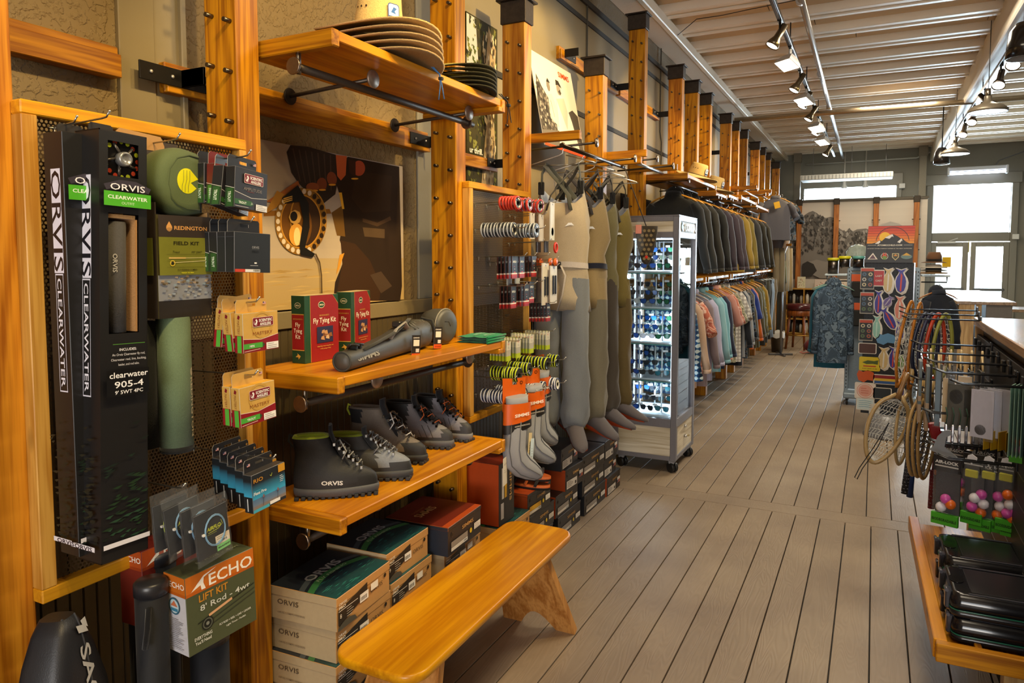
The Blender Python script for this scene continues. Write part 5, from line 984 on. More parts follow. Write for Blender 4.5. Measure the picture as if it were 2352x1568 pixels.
def packet(lb, loc, w, h, cols, grp, txt=None, rz=0):
    """flat hang packet facing +X: bands bottom to top"""
    T = thing('hang_packet', lb, 'packet', loc, rz, grp); m = MB(); z = 0
    m.box(-.005, 0, 0, w, 0, h, cols[0][1], .001); p = MB(); f = fr()
    for fr_, c in cols: p.rect(f, .0006, z, w-.0006, min(h, z+fr_*h), c, .0003); z += fr_*h
    p.k = .0006; s = Pl((-.005, 0, 0), (1, 0, 0), (0, 0, 1)); z = 0
    for fr_, c in cols: p.rect(s, 0, z, .005, min(h, z+fr_*h), c, .0003); z += fr_*h
    p.k = .0006
    if txt: p.text(f, txt, w*.5, h*.70, h*.13, '#e0dccf', 'C', fit=w*.66, bold=.03); p.lines(f, w*.36, h*.52, w*.64, 1, .01, .003, '#a8322a'); p.disc(f, w*.5, h*.42, .003, '#cfcabf', 8); p.poly(f, rrect(w*.34, h*.25, w*.66, h*.31, .002), '#a8281f')
    p.disc(f, w*.5, h*.94, .004, '#0f0e0d', 8)
    part(T, 'pouch', m, SATIN); part(T, 'packet_print', p, SATIN); return T
BLK = ((.10, '#8d1a1c'), (.09, '#a8241f'), (.06, '#d9d2c6'), (.75, '#1b191a'))
for y, z, xs, n, nm in ((3.022, 1.548, -1.535, 5, 'black and red packet row on the near upper hook'), (3.13, 1.548, -1.548, 3, 'black and red packet row on the middle upper hook'), (3.285, 1.55, -1.555, 4, 'black and red packet row on the far upper hook'),
    (3.022, 1.405, -1.54, 4, 'black and red packet row on the near lower hook'), (3.135, 1.41, -1.525, 5, 'black and red packet row on the middle lower hook'), (3.225, 1.42, -1.54, 2, 'black and red packet row on the far lower hook'), (3.38, 1.315, -1.515, 6, 'small black and red packet row on the low right hook')):
    w, h = (.056, .108) if '1.3' not in str(z) else (.05, .098); hk(y+w/2, z+h-.004, .745-.47, 'wire hook through the '+nm)
    tmpl = None
    for i in range(n):
        lb = '%s packet of the %s' % (ORD[i], nm); lc = (xs-.019*i, y, z-.001*i)
        if tmpl is None: tmpl = packet(lb, lc, w, h, BLK, nm, 'UMPQUA')
        else: dup(tmpl, lc, lb)
GY = ((.24, '#a9b81e'), (.30, '#aaa69b'), (.46, '#cdc8ba'))
for y, z, xs, n, nm in ((2.985, 1.155, -1.545, 6, 'grey and yellow packet row behind the green bandanas'), (3.07, 1.16, -1.535, 6, 'grey and yellow packet row on the second hook'), (3.20, 1.168, -1.525, 7, 'grey and yellow packet row on the third hook'), (3.39, 1.165, -1.52, 8, 'grey and yellow packet row on the far hook')):
    hk(y+.022, z+.094, .745-.48, 'wire hook through the '+nm); tmpl = None
    for i in range(n):
        lb = '%s packet of the %s' % (ORD[i], nm); lc = (xs-.017*i, y, z)
        if tmpl is None: tmpl = packet(lb, lc, .046, .098, GY, nm); q = MB(); q.text(fr(), 'RIO', .012, .076, .012, '#c9502c', bold=.03, fit=.02); q.lines(fr(), .012, .066, .034, 2, .006, .0015, '#777770'); part(tmpl, 'brand_print', q, SATIN)
        else: dup(tmpl, lc, lb)
def card(lb, y, z, x, w, h, cols, grp=None, nm='hang_card'):
    T = packet(lb, (x, y, z), w, h, cols, grp); return T
for i, (y, z, x, w, h, cols, lb) in enumerate(((3.36, 1.745, -1.60, .055, .135, ((1, '#d9d4cc'),), 'pale card packet behind the white-edged spools'), (3.42, 1.735, -1.575, .055, .14, ((1, '#cfcac6'),), 'second pale card packet behind the white-edged spools'), (3.46, 1.74, -1.53, .055, .20, ((.3, '#d3d6cc'), (.7, '#d6d0c2')), 'tall white card with a green dot beside the waders'),
    (3.355, 1.675, -1.56, .05, .055, ((1, '#221d1b'),), 'small black spool packet below the white-edged spools'), (3.42, 1.675, -1.545, .05, .06, ((1, '#251f1c'),), 'small black packet behind the red ring packet'), (3.14, 1.50, -1.62, .05, .13, ((.45, '#9fa6ae'), (.55, '#c9b990')), 'beige and clear packet behind the black packets'), (3.21, 1.50, -1.61, .05, .13, ((.45, '#a8adb2'), (.55, '#c4b48c')), 'second beige and clear packet behind the black packets'),
    (3.36, 1.40, -1.53, .085, .22, ((.62, '#cdc6ba'), (.38, '#d9d2c2')), 'white blister card with black tools beside the waders'), (3.42, 1.405, -1.51, .085, .20, ((.62, '#cfc8bc'), (.38, '#d9d2c2')), 'white blister card in front of the tool card'))):
    T = card(lb, y, z, x, w, h, cols); hk(y+w/2, z+h-.006, x+1.744+.03, 'wire hook holding the '+lb.split(' behind')[0].split(' beside')[0])
    if 'green dot' in lb: q = MB(); q.disc(fr(), .028, .045, .015, '#2c8a4c', 16, .022); part(T, 'dot_print', q, PAPER)
    if 'tool' in lb:
        q = MB()
        for yy in (.02, .05): q.box(0, .008, yy, yy+.014, .05, .15, '#23262e', .003)
        part(T, 'tool', q, SATIN)
T = thing('floss_ring', 'red plastic ring packet beside the white-edged spools', 'ring', (-1.505, 3.475, 1.70)); part(T, 'ring', MB().tube([(0, .019*math.cos(R(a)), .024*math.sin(R(a))) for a in range(0, 360, 20)], .006, '#c9301c', 8, True), SATIN)
for i, x in enumerate((-1.625, -1.605, -1.585, -1.53, -1.50)): solo('indicator_spool', '%s orange indicator spool from the wall below the red ring' % ORD[i], 'spool', MB().lathe([(.004, -.007), (.019, -.006), (.021, 0), (.019, .006), (.004, .007)], '#d9601c', 16, (0, 0, 0), (1, 0, 0)), SATIN, (x, 3.46, 1.625), group='orange indicator spools')
hk(3.46, 1.632, .26, 'wire hook holding the orange indicator spools')
# ---- neoprene wading socks in orange sleeves
def sock(lb, loc, rz, foot=True):
    T = thing('wading_socks', lb, 'socks', loc, rz, 'grey neoprene wading socks in orange card sleeves'); w = .155; og = '#cf5a12'
    m = MB(); bk = Pl((-.05, 0, 0), (0, 1, 0), (0, 0, 1))
    m.prism(bk, [(.02, -.01), (.15, -.01), (.15, .145), (.10, .145), (.10, .115), (.075, .115), (.075, .145), (.02, .15)], .002, og); part(T, 'header_card', m, CARD)
    b = MB(); b.ring(Pl((-.0495, .125, .122), (0, 1, 0), (0, 0, 1)), 0, 0, .009, .004, '#5a2408', 14); part(T, 'card_print', b, CARD)
    n = 24
    def rg(cx, cy, cz, ry, rx, dy=0): return [Vector((cx+rx*math.sin(t), cy+ry*math.cos(t), cz+dy*math.cos(t))) for t in [2*math.pi*i/n for i in range(n)]]
    s = MB().rings([rg(-.02, .082, .035, .074, .034), rg(-.02, .082, -.085, .078, .036, .012)], og, False, False); part(T, 'sleeve', s, CARD)
    s = MB().rings([rg(-.02, .082, -.055, .0782, .0362, .01), rg(-.02, .082, -.095, .0792, .037, .014)], '#1d1b1b', False, False); part(T, 'sleeve_band', s, CARD)
    q = MB(); f = Pl((.0172, .045, -.028), (0, 1, .06), (.02, 0, 1)); q.text(f, 'SIMMS', 0, 0, .021, '#f2e6d8', fit=.082, bold=.03); q.text(f, 'NEOPRENE WADING SOCKS', .0, -.046, .009, '#cfc8bd', fit=.085, bold=.02); part(T, 'sleeve_print', q, CARD)
    gy = '#8f9196'; path = [(.08, .065, .058, .040), (.082, .03, .060, .030), (.080, -.05, .062, .034), (.072, -.12, .062, .040), (.066, -.18, .064, .042), (.075, -.235, .066, .044), (.110, -.272, .06, .042), (.155, -.300, .05, .038), (.195, -.325, .036, .03), (.222, -.340, .014, .014)]
    rs = []
    for i, (y, z, ra, rb) in enumerate(path):
        y0, z0 = path[max(0, i-1)][:2]; y1, z1 = path[min(len(path)-1, i+1)][:2]; L = math.hypot(y1-y0, z1-z0); ty, tz = (y1-y0)/L, (z1-z0)/L
        rs.append([Vector((-.02+rb*math.sin(t), y+ra*math.cos(t)*(-tz), z+ra*math.cos(t)*ty)) for t in [2*math.pi*k2/n for k2 in range(n)]])
    part(T, 'sock', MB().rings(rs, gy), NEOP, 'pale grey neoprene sock')
    sm = MB()
    for k2 in (3, 9): sm.tube([r_[k2]+(r_[k2]-sum(r_, Vector())/n)*.02 for r_ in rs[2:]], .0026, '#55565a', 5)
    sm.tube([rs[i][6]*1.0+Vector((.002, 0, 0)) for i in range(2, 9)], .0024, '#6a6b6e', 5); part(T, 'seam', sm, NEOP); return T
sock('neoprene socks in an orange sleeve, nearest beside the lowest shelf', (-1.51, 2.90, .93), -30)
sock('neoprene socks in an orange sleeve, second on the hooks', (-1.54, 3.13, .945), -30)
sock('neoprene socks in an orange sleeve, rightmost beside the waders', (-1.55, 3.31, .985), -12)
for y, z, L, t in ((2.99, 1.07, .25, 'wire hook holding the nearest neoprene socks'), (3.21, 1.085, .24, 'wire hook holding the second neoprene socks'), (3.40, 1.125, .24, 'wire hook holding the rightmost neoprene socks')): hk(y, z, L, t)
p = MB().box(-.0015, 0, 0, .06, -.13, 0, '#ddd8ce', .0005); f = fr(); p.text(f, 'AQUA', .012, -.035, .012, '#9a948a', fit=.04); p.lines(f, .015, -.06, .045, 2, .01, .002, '#a09a90'); solo('hang_tag', 'long white paper tag below the lowest shelf end', 'tag', p, PAPER, (-1.50, 2.865, .72), 10)
for i, (x, c, t) in enumerate(((-1.468, '#d8c49a', 'cream paper tag hanging beside the grey sock'), (-1.462, '#c9dcea', 'pale blue paper tag hanging on the grey sock'))):
    p = MB().box(-.0015, 0, 0, .05, -.15, 0, c, .0005); p.lines(fr(), .01, -.05, .04, 6, .012, .002, '#9aa4ac'); p.rect(fr(), .001, -.149, .049, -.13, '#8fc4dd' if i else c); solo('hang_tag', t, 'tag', p, PAPER, (x+.0, 3.075+.012*i, .80-.03*i), 8, rot=(R(-12), 0, R(8)))
# ------------------------------------------------------------------ hanging shelf units along the posts
def patmat(name, kind, cols, scale=9):
    m = bpy.data.materials.new(name); t, n, l, b = nodes(m); tc = n.new('ShaderNodeTexCoord'); b.inputs['Roughness'].default_value = .9; b.inputs['Specular IOR Level'].default_value = .2
    cr = n.new('ShaderNodeValToRGB'); e = cr.color_ramp; e.interpolation = 'CONSTANT'
    while len(e.elements) < len(cols): e.elements.new(.5)
    for i, c in enumerate(cols): e.elements[i].position = .36+.28*i/len(cols) if i else 0; e.elements[i].color = (*C(c), 1)
    if kind == 'camo':
        a = n.new('ShaderNodeTexNoise'); a.inputs['Scale'].default_value = scale; a.inputs['Detail'].default_value = 2.5; a.inputs['Distortion'].default_value = .8; l.new(tc.outputs['Object'], a.inputs['Vector']); l.new(a.outputs['Fac'], cr.inputs[0]); l.new(cr.outputs[0], b.inputs['Base Color'])
    else:
        w = []
        for d in ('X', 'Z'):
            v = n.new('ShaderNodeTexWave'); v.bands_direction = d; v.inputs['Scale'].default_value = scale; l.new(tc.outputs['Object'], v.inputs['Vector']); w.append(v)
        ad = n.new('ShaderNodeMath'); ad.operation = 'ADD'; l.new(w[0].outputs['Fac'], ad.inputs[0]); l.new(w[1].outputs['Fac'], ad.inputs[1]); hf = n.new('ShaderNodeMath'); hf.operation = 'MULTIPLY'; hf.inputs[1].default_value = .5; l.new(ad.outputs[0], hf.inputs[0]); l.new(hf.outputs[0], cr.inputs[0]); l.new(cr.outputs[0], b.inputs['Base Color'])
    return m
def hang_unit(lb, y0, y1, z, board=None, xo=-1.46, chrome=False, arms=2):
    T = thing('hanging_rack', lb, 'rack', (0, y0, z))
    for y in (0, y1-y0-.035): part(T, 'end_cleat', MB().box(-1.86, xo, y, y+.035, -.01, .04, b=.003).disc(Pl((0, y-.0003, 0), (1, 0, 0), (0, 0, 1)), xo-.16, .018, .008, '#2b2620', 12), PINE_X)
    part(T, 'hang_rod', MB().cyl((-1.58, .03, -.03), (-1.58, y1-y0-.03, -.03), .012, '#c9ccd0' if chrome else '#54483d', 12), METAL)
    if board: part(T, 'board', MB().box(-1.86, xo-.005, .036, y1-y0-.036, .0, .03, b=.003), SHELF_Y)
    for k2 in range(arms):
        y = .22+(y1-y0-.45)*k2; part(T, 'face_out', MB().cyl((-1.9, y, -.015), (-1.44, y, .0), .007, '#5a5148', 8).lathe([(.001, .005), (.026, .004), (.026, -.004)], '#9a8a7c', 16, (-1.44, y, .0), (1, 0, 0)), METAL)
    return T
hang_unit('rack with cleats and rod that carries the chest waders', 3.69, 4.876, 2.305)
hang_unit('rack beyond the waders, above the eyewear cabinet', 4.968, 5.88, 2.37, chrome=True)
hang_unit('shelf carrying straw hats to the right above the eyewear cabinet', 5.97, 7.17, 2.31, True, -1.40)
hang_unit('shelf above the dark jackets with a curved straw brim', 7.268, 7.86, 2.27, True, -1.42); hang_unit('shelf over the purple jackets beyond the dark ones', 7.962, 8.54, 2.30, True, -1.42)
hang_unit('shelf over the tan jacket', 8.643, 9.84, 2.33, True, -1.40); hang_unit('high empty rack right of the tan jacket shelf', 9.94, 11.2, 2.56, False, -1.42, True); hang_unit('rack holding the grey tee shirt', 11.3, 12.44, 2.62, False, -1.40, True, 1); hang_unit('small far shelf right of the grey tee shirt', 13.24, 13.84, 2.5, True, -1.42, False, 1)
# leaning fishing poster and the dark one
T = thing('wall_poster', 'black and white fishing poster with orange heading, leaning above the waders', 'poster', (-1.86, 4.12, 2.352), rot=(0, R(-11), 0)); w, h = .70, .62
part(T, 'panel', MB().box(-.006, 0, 0, w, 0, h, '#d9d0c4', .001), CANVAS); p = MB(); f = fr(); q = random.Random(11)
p.poly(f, [(0, .28), (.05, .47), (.11, .40), (.2, .33), (.26, .24), (.26, .02), (0, .02)], '#4b443d')
for i in range(160):
    u, v = q.uniform(0, .25), q.uniform(.03, .42)
    if v < .46-u*.8: p.poly(f, [(u, v), (u+.02, v-.006), (u+.024, v+.014), (u+.006, v+.018)], q.choice(('#2e2823', '#6a6158', '#857c72', '#39322c', '#a39a8f')), .0005+i*1e-6)
p.k = .0008; p.poly(f, [(.50, .02), (.69, .02), (.69, .30), (.60, .33), (.52, .30)], '#4a443e'); p.poly(f, [(.0, .02), (.28, .02), (.42, .12), (.62, .02), (.69, .02), (.69, .10), (.4, .15), (0, .10)], '#6b6259')
p.poly(f, [(.25, .02), (.30, .20), (.33, .36), (.40, .40), (.47, .38), (.55, .24), (.62, .02)], '#e3d9cd'); p.poly(f, [(.33, .36), (.36, .30), (.44, .16), (.5, .3), (.47, .39)], '#bdb2a6'); p.poly(f, ell(.40, .44, .032, .042), '#8d8177'); p.poly(f, [(.365, .46), (.37, .50), (.42, .50), (.45, .47), (.46, .455), (.40, .47)], '#2d2722'); p.poly(f, [(.385, .42), (.42, .40), (.44, .42), (.42, .44)], '#4a423b')
p.poly(f, [(.17, .20), (.19, .36), (.26, .38), (.30, .30), (.30, .16)], '#cfc4b8'); p.poly(f, ell(.225, .425, .025, .035), '#7d7268'); p.poly(f, [(.2, .45), (.23, .48), (.26, .45)], '#2f2924'); p.line(f, [(.2, .3), (.17, .24), (.2, .19)], .012, '#b5aa9e'); p.line(f, [(.22, .33), (.24, .22)], .004, '#5d544c')
p.text(f, 'SIMMS', .44, .535, .055, '#d9561c', fit=.19, bold=.01); p.rect(f, 0, 0, w, .018, '#c9481c'); part(T, 'poster_print', p, CANVAS)
T = thing('wall_picture', 'dark brown picture on the wall behind the cabinet posts', 'picture', (-2.03, 6.15, 1.6)); part(T, 'panel', MB().box(-.01, 0, 0, .95, 0, .62, '#1e1a15', .001), CANVAS); p = MB(); q = random.Random(5)
for i in range(70): u, v = q.uniform(.03, .3), q.uniform(.03, .5); p.poly(fr(), [(u, v), (u+.03, v), (u+.04, v+.06), (u+.01, v+.07)], q.choice(('#4a2a1a', '#6a3d26', '#36231a')), .0005+i*1e-6)
p.k = .0008; p.rect(fr(), .36, .02, .46, .5, '#8d6a44'); part(T, 'photo_print', p, CANVAS)
# ------------------------------------------------------------------ chest waders
def wader(lb, loc, rz, c1, c2, cut, strap, sole='#a8401a', foot_dir=0, belt=True, grp='chest waders on the rod'):
    """local: hung from z = 0, shoulders along x, front towards -y; c1 above local z = cut, c2 below"""
    T = thing('chest_waders', lb, 'waders', loc, rz, grp); n = 24; q = random.Random(lb)
    ph = [q.uniform(0, 6) for _ in range(8)]
    def rg(cx, cy, z, rx, ry, am):
        r = []
        for i in range(n):
            t = 2*math.pi*i/n; k2 = 1+am*(math.sin(3*t+z*9+ph[0])*.6+math.sin(5*t-z*14+ph[1])*.4+math.sin(2*t+z*31+ph[2])*.45)
            r.append(Vector((cx+rx*k2*math.copysign(abs(math.cos(t))**.85, math.cos(t)), cy+ry*k2*math.copysign(abs(math.sin(t))**.85, math.sin(t)), z+.012*math.sin(t*2+ph[3])*am*8)))
        return r
    zs = [-.20, -.24, -.34, -.44, -.54, -.62, -.68, -.75, -.82, -.9]
    rx = [.135, .155, .17, .165, .15, .150, .152, .155, .162, .165]; ry = [.055, .075, .085, .09, .085, .085, .085, .085, .085, .085]
    b = MB(); R_ = [rg(0, 0, z, a, c, .05 if i < 2 else .10) for i, (z, a, c) in enumerate(zip(zs, rx, ry))]
    # the bib dips between the side points
    for i, v in enumerate(R_[0]): v.z += .10*abs(v.x/.135)**2-.03-(.05 if v.y < 0 else 0)
    inner = [Vector((v.x*.94, v.y*.9, v.z-.004)) for v in R_[0]]; low = [Vector((v.x*.9, v.y*.8, v.z-.16)) for v in R_[0]]
    b.rings(R_, c1, False, True); part(T, 'bib', b, CLOTH); part(T, 'lining', MB().rings([R_[0], inner, low], '#aab0ba', False, False), SATIN)
    for sg in (-1, 1):
        m = MB(); lz = [-.70, -.84, -1.0, -1.08, -1.16, -1.25, -1.34, -1.42, -1.48, -1.53, -1.56, -1.60, -1.63]
        lx = [.082, .084, .083, .080, .078, .078, .08, .08, .082, .083, .083, .076, .062]; cx = [.078, .082, .088, .09, .09, .09, .09, .09, .09, .09, .09, .09, .09]
        RR = [rg(sg*c_, -.01*i*.3, z, a, a*.82, .05+.09*min(1, i/6)) for i, (z, a, c_) in enumerate(zip(lz, lx, cx))]
        m.rings(RR, [c1 if z > cut else c2 for z in lz[1:]], False, True); part(T, 'leg', m, CLOTH)
        a0 = foot_dir+sg*8; d = Vector((math.sin(R(a0)), -math.cos(R(a0)), 0)); e = Vector((d.y, -d.x, 0)); o = Vector((sg*.09, -.03, -1.60)); ft = MB(); rs = []
        for s_, hw, z0, z1 in ((-.055, .02, -.10, .01), (-.05, .042, -.11, .03), (-.02, .047, -.115, .04), (.03, .046, -.118, .03), (.09, .048, -.12, -.02), (.14, .046, -.122, -.055), (.18, .036, -.122, -.075), (.205, .012, -.118, -.095)):
            rs.append([o+d*s_+e*(hw*math.cos(t))+Vector((0, 0, (z0+z1)/2+(z1-z0)/2*math.sin(t)-.12*s_)) for t in [2*math.pi*i/16 for i in range(16)]])
        part(T, 'bootie', ft.rings(rs, '#5a5250'), NEOP); so = MB()
        for a, c_ in zip(rs[1:-1], rs[2:-1]):
            lo = lambda r, k2: [r[i]+(r[i]-sum(r, Vector())/16)*.05+Vector((0, 0, -.003)) for i in range(9, 16)]
            la, lb_ = lo(a, 0), lo(c_, 0); so.add(la+lb_, [(i, i+1, 8+i, 7+i) for i in range(6)], sole, True)
        part(T, 'bootie_sole', so, RUBBER)
    s = MB()
    for sg in (-1, 1):
        s.tube([(sg*.12, -.03, -.14), (sg*.115, -.04, -.05), (sg*.10, -.01, .005), (sg*.09, .03, .0), (sg*.05, .06, -.06), (0, .07, -.12), (-sg*.06, .075, -.2), (-sg*.085, .075, -.27)], .021, strap, 8, flat=.16)
        s.box(sg*.12-.018, sg*.12+.018, -.048, -.030, -.18, -.10, '#1b1a19', .004)
    s.poly(Pl((0, .0, -.12), (1, 0, 0), (0, 0, 1)), [(-.035, -.03), (.035, -.03), (0, .035)], strap, -.085) if False else None
    s.prism(Pl((0, -.056, -.12), (1, 0, 0), (0, 0, 1)), [(-.035, -.03), (.035, -.03), (0, .04)], .004, strap)
    for sg in (-1, 1): s.tube([(sg*.10, -.02, .0), (sg*.05, -.055, -.06), (0, -.058, -.115), (-sg*.055, -.066, -.19), (-sg*.075, -.082, -.28)], .02, strap, 8, flat=.16)
    part(T, 'suspenders', s, CLOTH)
    if belt:
        bb_ = MB().rings([rg(0, 0, z, .157, .094, .06) for z in (-.60, -.635)], strap if belt is True else belt, False, False); bb_.box(-.03, .02, -.108, -.09, -.64, -.595, '#2a2725', .004); bb_.tube([(.02, -.1, -.62), (.05, -.105, -.68), (.03, -.10, -.80), (.0, -.1, -.9)], .014, belt if belt is not True else strap, 6, flat=.2)
        part(T, 'wading_belt', bb_, CLOTH)
    p = MB(); pl = Pl((.04, -.088, -.38), (1, 0, 0), (0, 0, 1)); p.poly(pl, [(0, .0), (.02, .022), (.04, .022), (.055, .005), (.03, .008)], '#e3e3e0'); part(T, 'fish_badge', p, PAPER)
    return T
def wire_hanger(lb, loc, rz=0, grp='metal hangers on the wader rod', w=.2, mat=None, c='#c9c6bd'):
    m = MB().tube([(-w, 0, -.055), (-w*.9, 0, -.045), (-.02, 0, -.0), (0, 0, .012), (0, 0, .03), (.016, 0, .05), (.010, 0, .068), (-.006, 0, .072)], .0035, c, 6).tube([(.02, 0, .0), (w*.9, 0, -.045), (w, 0, -.055), (-w, 0, -.055)], .0035, c, 6)
    return solo('wire_hanger', lb, 'hanger', m, METAL, loc, rz, grp)
for lb, x, y, zt, rz, c1, c2, cut, st, fd, bl in (('pale stone and grey-blue chest waders, nearest on the rod', -1.545, 3.80, 2.17, 8, '#a5967c', '#6d7072', -.80, '#46453a', 20, '#b0a69c'), ('tan chest waders with dark suspenders, second on the rod', -1.535, 4.08, 2.16, 14, '#937d54', '#6e6652', -.85, '#443d38', 45, '#20222e'),
    ('olive brown chest waders with dark lower legs, third on the rod', -1.55, 4.33, 2.15, 22, '#6b6240', '#453d33', -.74, '#2e2a24', 62, False), ('plain olive chest waders, farthest on the rod beside the cabinet', -1.55, 4.60, 2.14, 24, '#6f6030', '#594a2a', -.98, '#3a3322', 64, False)):
    wader(lb, (x-.06, y, zt), rz, c1, c2, cut, st, '#b5451a', fd, bl).scale = (.96, 1, .915); wire_hanger('wire hanger carrying the '+lb.split(',')[0], (x-.06, y, zt+.06), rz)
T = thing('patterned_pouch', 'dark pouch with round dots hanging beside the cabinet top', 'pouch', (-1.42, 4.86, 1.62), 20); m = MB().rings([[Vector((hx*math.cos(t), .03*math.sin(t), z)) for t in [2*math.pi*i/20 for i in range(20)]] for hx, z in ((.01, -.02), (.03, 0), (.06, .1), (.075, .2), (.078, .245))], '#3a3226'); part(T, 'body', m, CLOTH); p = MB(); q = random.Random(2)
for i in range(4):
    for j in range(7): p.disc(Pl((0, -.031, 0), (1, 0, 0), (0, 0, 1)), -.045+.03*i+(j % 2)*.015, .02+.032*j, .011, '#7d6a48', 8) if abs(-.045+.03*i+(j % 2)*.015) < .03+.15*(.02+.032*j) else None
part(T, 'dot_print', p, CLOTH); part(T, 'hang_strap', MB().tube([(0, 0, .24), (-.06, 0, .4), (-.16, -.02, .66)], .012, '#3a2f22', 6, flat=.3).ball((0, -.03, .03), .012, .006, .012, '#c9301c', 8, 5), CLOTH)
T = thing('clear_gear_bag', 'clear bag of orange tags hanging by the far waders', 'bag', (-1.44, 4.74, 1.66), 15); part(T, 'clear_sleeve', MB().rings([[Vector((hx*math.cos(t), .02*math.sin(t), z)) for t in [2*math.pi*i/12 for i in range(12)]] for hx, z in ((.01, 0), (.04, .06), (.035, .16), (.01, .24))], '#e6e8ea'), BAG); part(T, 'orange_label', MB().box(-.02, .02, -.004, .004, .15, .21, '#c9601c', .001), CARD)
# ------------------------------------------------------------------ clothes on hangers
def garment(lb, loc, c, L=.72, w=.235, sl=.5, cat='shirt', grp='shirts on the lower rail', mat=None, rz=0, th=.045, hood=False, hang='#c98a2c', collar=None, splay=.09, hng=None):
    T = thing(cat.replace(' ', '_'), lb, cat, loc, rz, grp); n = 20; q = random.Random(lb); ph = [q.uniform(0, 6.3) for _ in range(6)]; M_ = mat or CLOTH
    def rg(z, hw, t_, am=1.0):
        r = []
        for i in range(n):
            a = 2*math.pi*i/n; x = hw*math.copysign(abs(math.cos(a))**.7, math.cos(a)); wob = am*(.011*math.sin(x*26+ph[0]+z*3)+.008*math.sin(x*47+ph[1]-z*6))*min(1, -z*2.2)
            r.append(Vector((x, t_*math.copysign(abs(math.sin(a))**.8, math.sin(a))+wob, z-(.05*(abs(x)/.22)**1.5 if -.2 < z < -.01 else 0)*(1 if z > -.12 else .5))))
        return r
    lev = [(-.01, .06, .035), (-.03, .085, .04), (-.05, .17, .04), (-.08, w*.90, .04), (-.14, w*.95, th), (-.3, w*.93, th), (-.5, w*.95, th), (-L+.03, w, th*1.05), (-L, w, th*1.05)]
    b = MB().rings([rg(*l) for l in lev if l[0] >= -L], c, False, False); part(T, 'body', b, M_)
    for sg in (-1, 1):
        if sl <= 0: continue
        pts = [(sg*w*.80, 0, -.10), (sg*(w*.98), .004, -.17)]; r0 = [.055, .072]
        for k2 in range(1, 6): pts.append((sg*(w+splay*k2/5*.9+.004*math.sin(k2*2+ph[2])), .018*math.sin(k2*1.3+ph[3]), -.17-sl*k2/5)); r0.append(.070-.022*k2/5*(sl > .3)+.004*math.sin(k2*3+ph[4]))
        s_ = MB().tube(pts, r0, c, 10, flat=.72); part(T, 'sleeve', s_, M_)
        if sl > .35: part(T, 'cuff', MB().tube([pts[-1], (pts[-1][0]+sg*.002, pts[-1][1], pts[-1][2]-.035)], r0[-1]*1.03, c, 10, flat=.72), M_)
    col_ = MB().rings([rg(-.025, .08, .046, 0), [v+Vector((0, 0, .03)) for v in rg(-.012, .066, .05, 0)], [v+Vector((0, 0, .015)) for v in rg(-.012, .055, .04, 0)]], collar or c, False, False)
    if hood: col_.ball((0, .03, -.02), .085, .06, .085, c, 12, 7)
    part(T, 'hood' if hood else 'collar', col_, M_)
    if hng is not False: wood_hanger(hng or ' '.join(('wooden hanger under the '+lb.replace(',', '')).split()[:15]), (loc[0], loc[1], loc[2]), rz, hang)
    return T
hgm = {}
def wood_hanger(lb, loc, rz, c):
    if c not in hgm:
        m = MB().tube([(-.21, 0, -.085), (-.16, 0, -.055), (-.07, 0, -.02), (0, 0, -.01), (.07, 0, -.02), (.16, 0, -.055), (.21, 0, -.085)], [.008, .013, .013, .013, .013, .013, .008], c, 8, flat=.6); hgm[c] = m.mesh('arm'); hgm[c].materials.append(SATIN)
        k2 = MB().tube([(0, 0, 0), (0, 0, .03), (.018, 0, .048), (.012, 0, .07), (-.008, 0, .074)], .003, '#c4c2bc', 5); hgm[c+'h'] = k2.mesh('hook'); hgm[c+'h'].materials.append(METAL)
    T = thing('wooden_hanger', lb, 'hanger', loc, rz, 'wooden hangers along the clothes rails'); link('arm', hgm[c], None, T); link('hook', hgm[c+'h'], None, T)
# lower rail: boards with white size strips, rods, shirts
for y0, y1, t in ((5.97, 7.17, 'first lower clothes rail board, beside the cabinet'), (7.27, 8.54, 'second lower clothes rail board'), (8.65, 10.45, 'third lower clothes rail board'), (10.56, 12.44, 'fourth lower clothes rail board'), (12.55, 13.84, 'last lower clothes rail board, by the khaki trousers')):
    T = thing('clothes_rail', t, 'rail', (0, y0, 1.42), group='lower clothes rails'); L = y1-y0
    part(T, 'board', MB().box(-1.88, -1.50, .03, L-.03, 0, .03, b=.003), SHELF_Y); part(T, 'end_cleat', MB().box(-1.88, -1.48, 0, .03, -.02, .035, b=.003), PINE_X); part(T, 'end_cleat', MB().box(-1.88, -1.48, L-.03, L, -.02, .035, b=.003), PINE_X); part(T, 'hang_rod', MB().cyl((-1.64, .03, -.05), (-1.64, L-.03, -.05), .012, '#8f8f90', 10), METAL)
    st = MB()
    for k2 in range(3): st.box(-1.4995, -1.497, .08+k2*L/3, .08+k2*L/3+L*.22, .003, .027, '#dedbd2')
    part(T, 'size_strip', st, PAPER, 'white size strips', kind='stuff')
PLAID_B = patmat('blue_plaid', 'plaid', ['#1b2f4f', '#2d6c92', '#15223a', '#a7b3b4'], 7); PLAID_W = patmat('pale_plaid', 'plaid', ['#a39c94', '#c9c4bb', '#8a8180', '#d9d4cb'], 7)
FLOR = patmat('peach_floral', 'camo', ['#b5654f', '#c98a72', '#d9b5a0', '#a55a4a'], 14); CAMO = patmat('olive_camo', 'camo', ['#3a3a1e', '#6a6428', '#8d7a34', '#2b2a18'], 11); LEAF = patmat('pale_leaf', 'camo', ['#7d7a63', '#b0a98c', '#5d5d4a', '#c4bda0'], 20); DKF = patmat('dark_floral', 'camo', ['#262a30', '#4a5a68', '#6b6058', '#1b1e22'], 13); BCAMO = patmat('blue_camo', 'camo', ['#3f4d5c', '#55677a', '#333f4b', '#6a7a88'], 12)
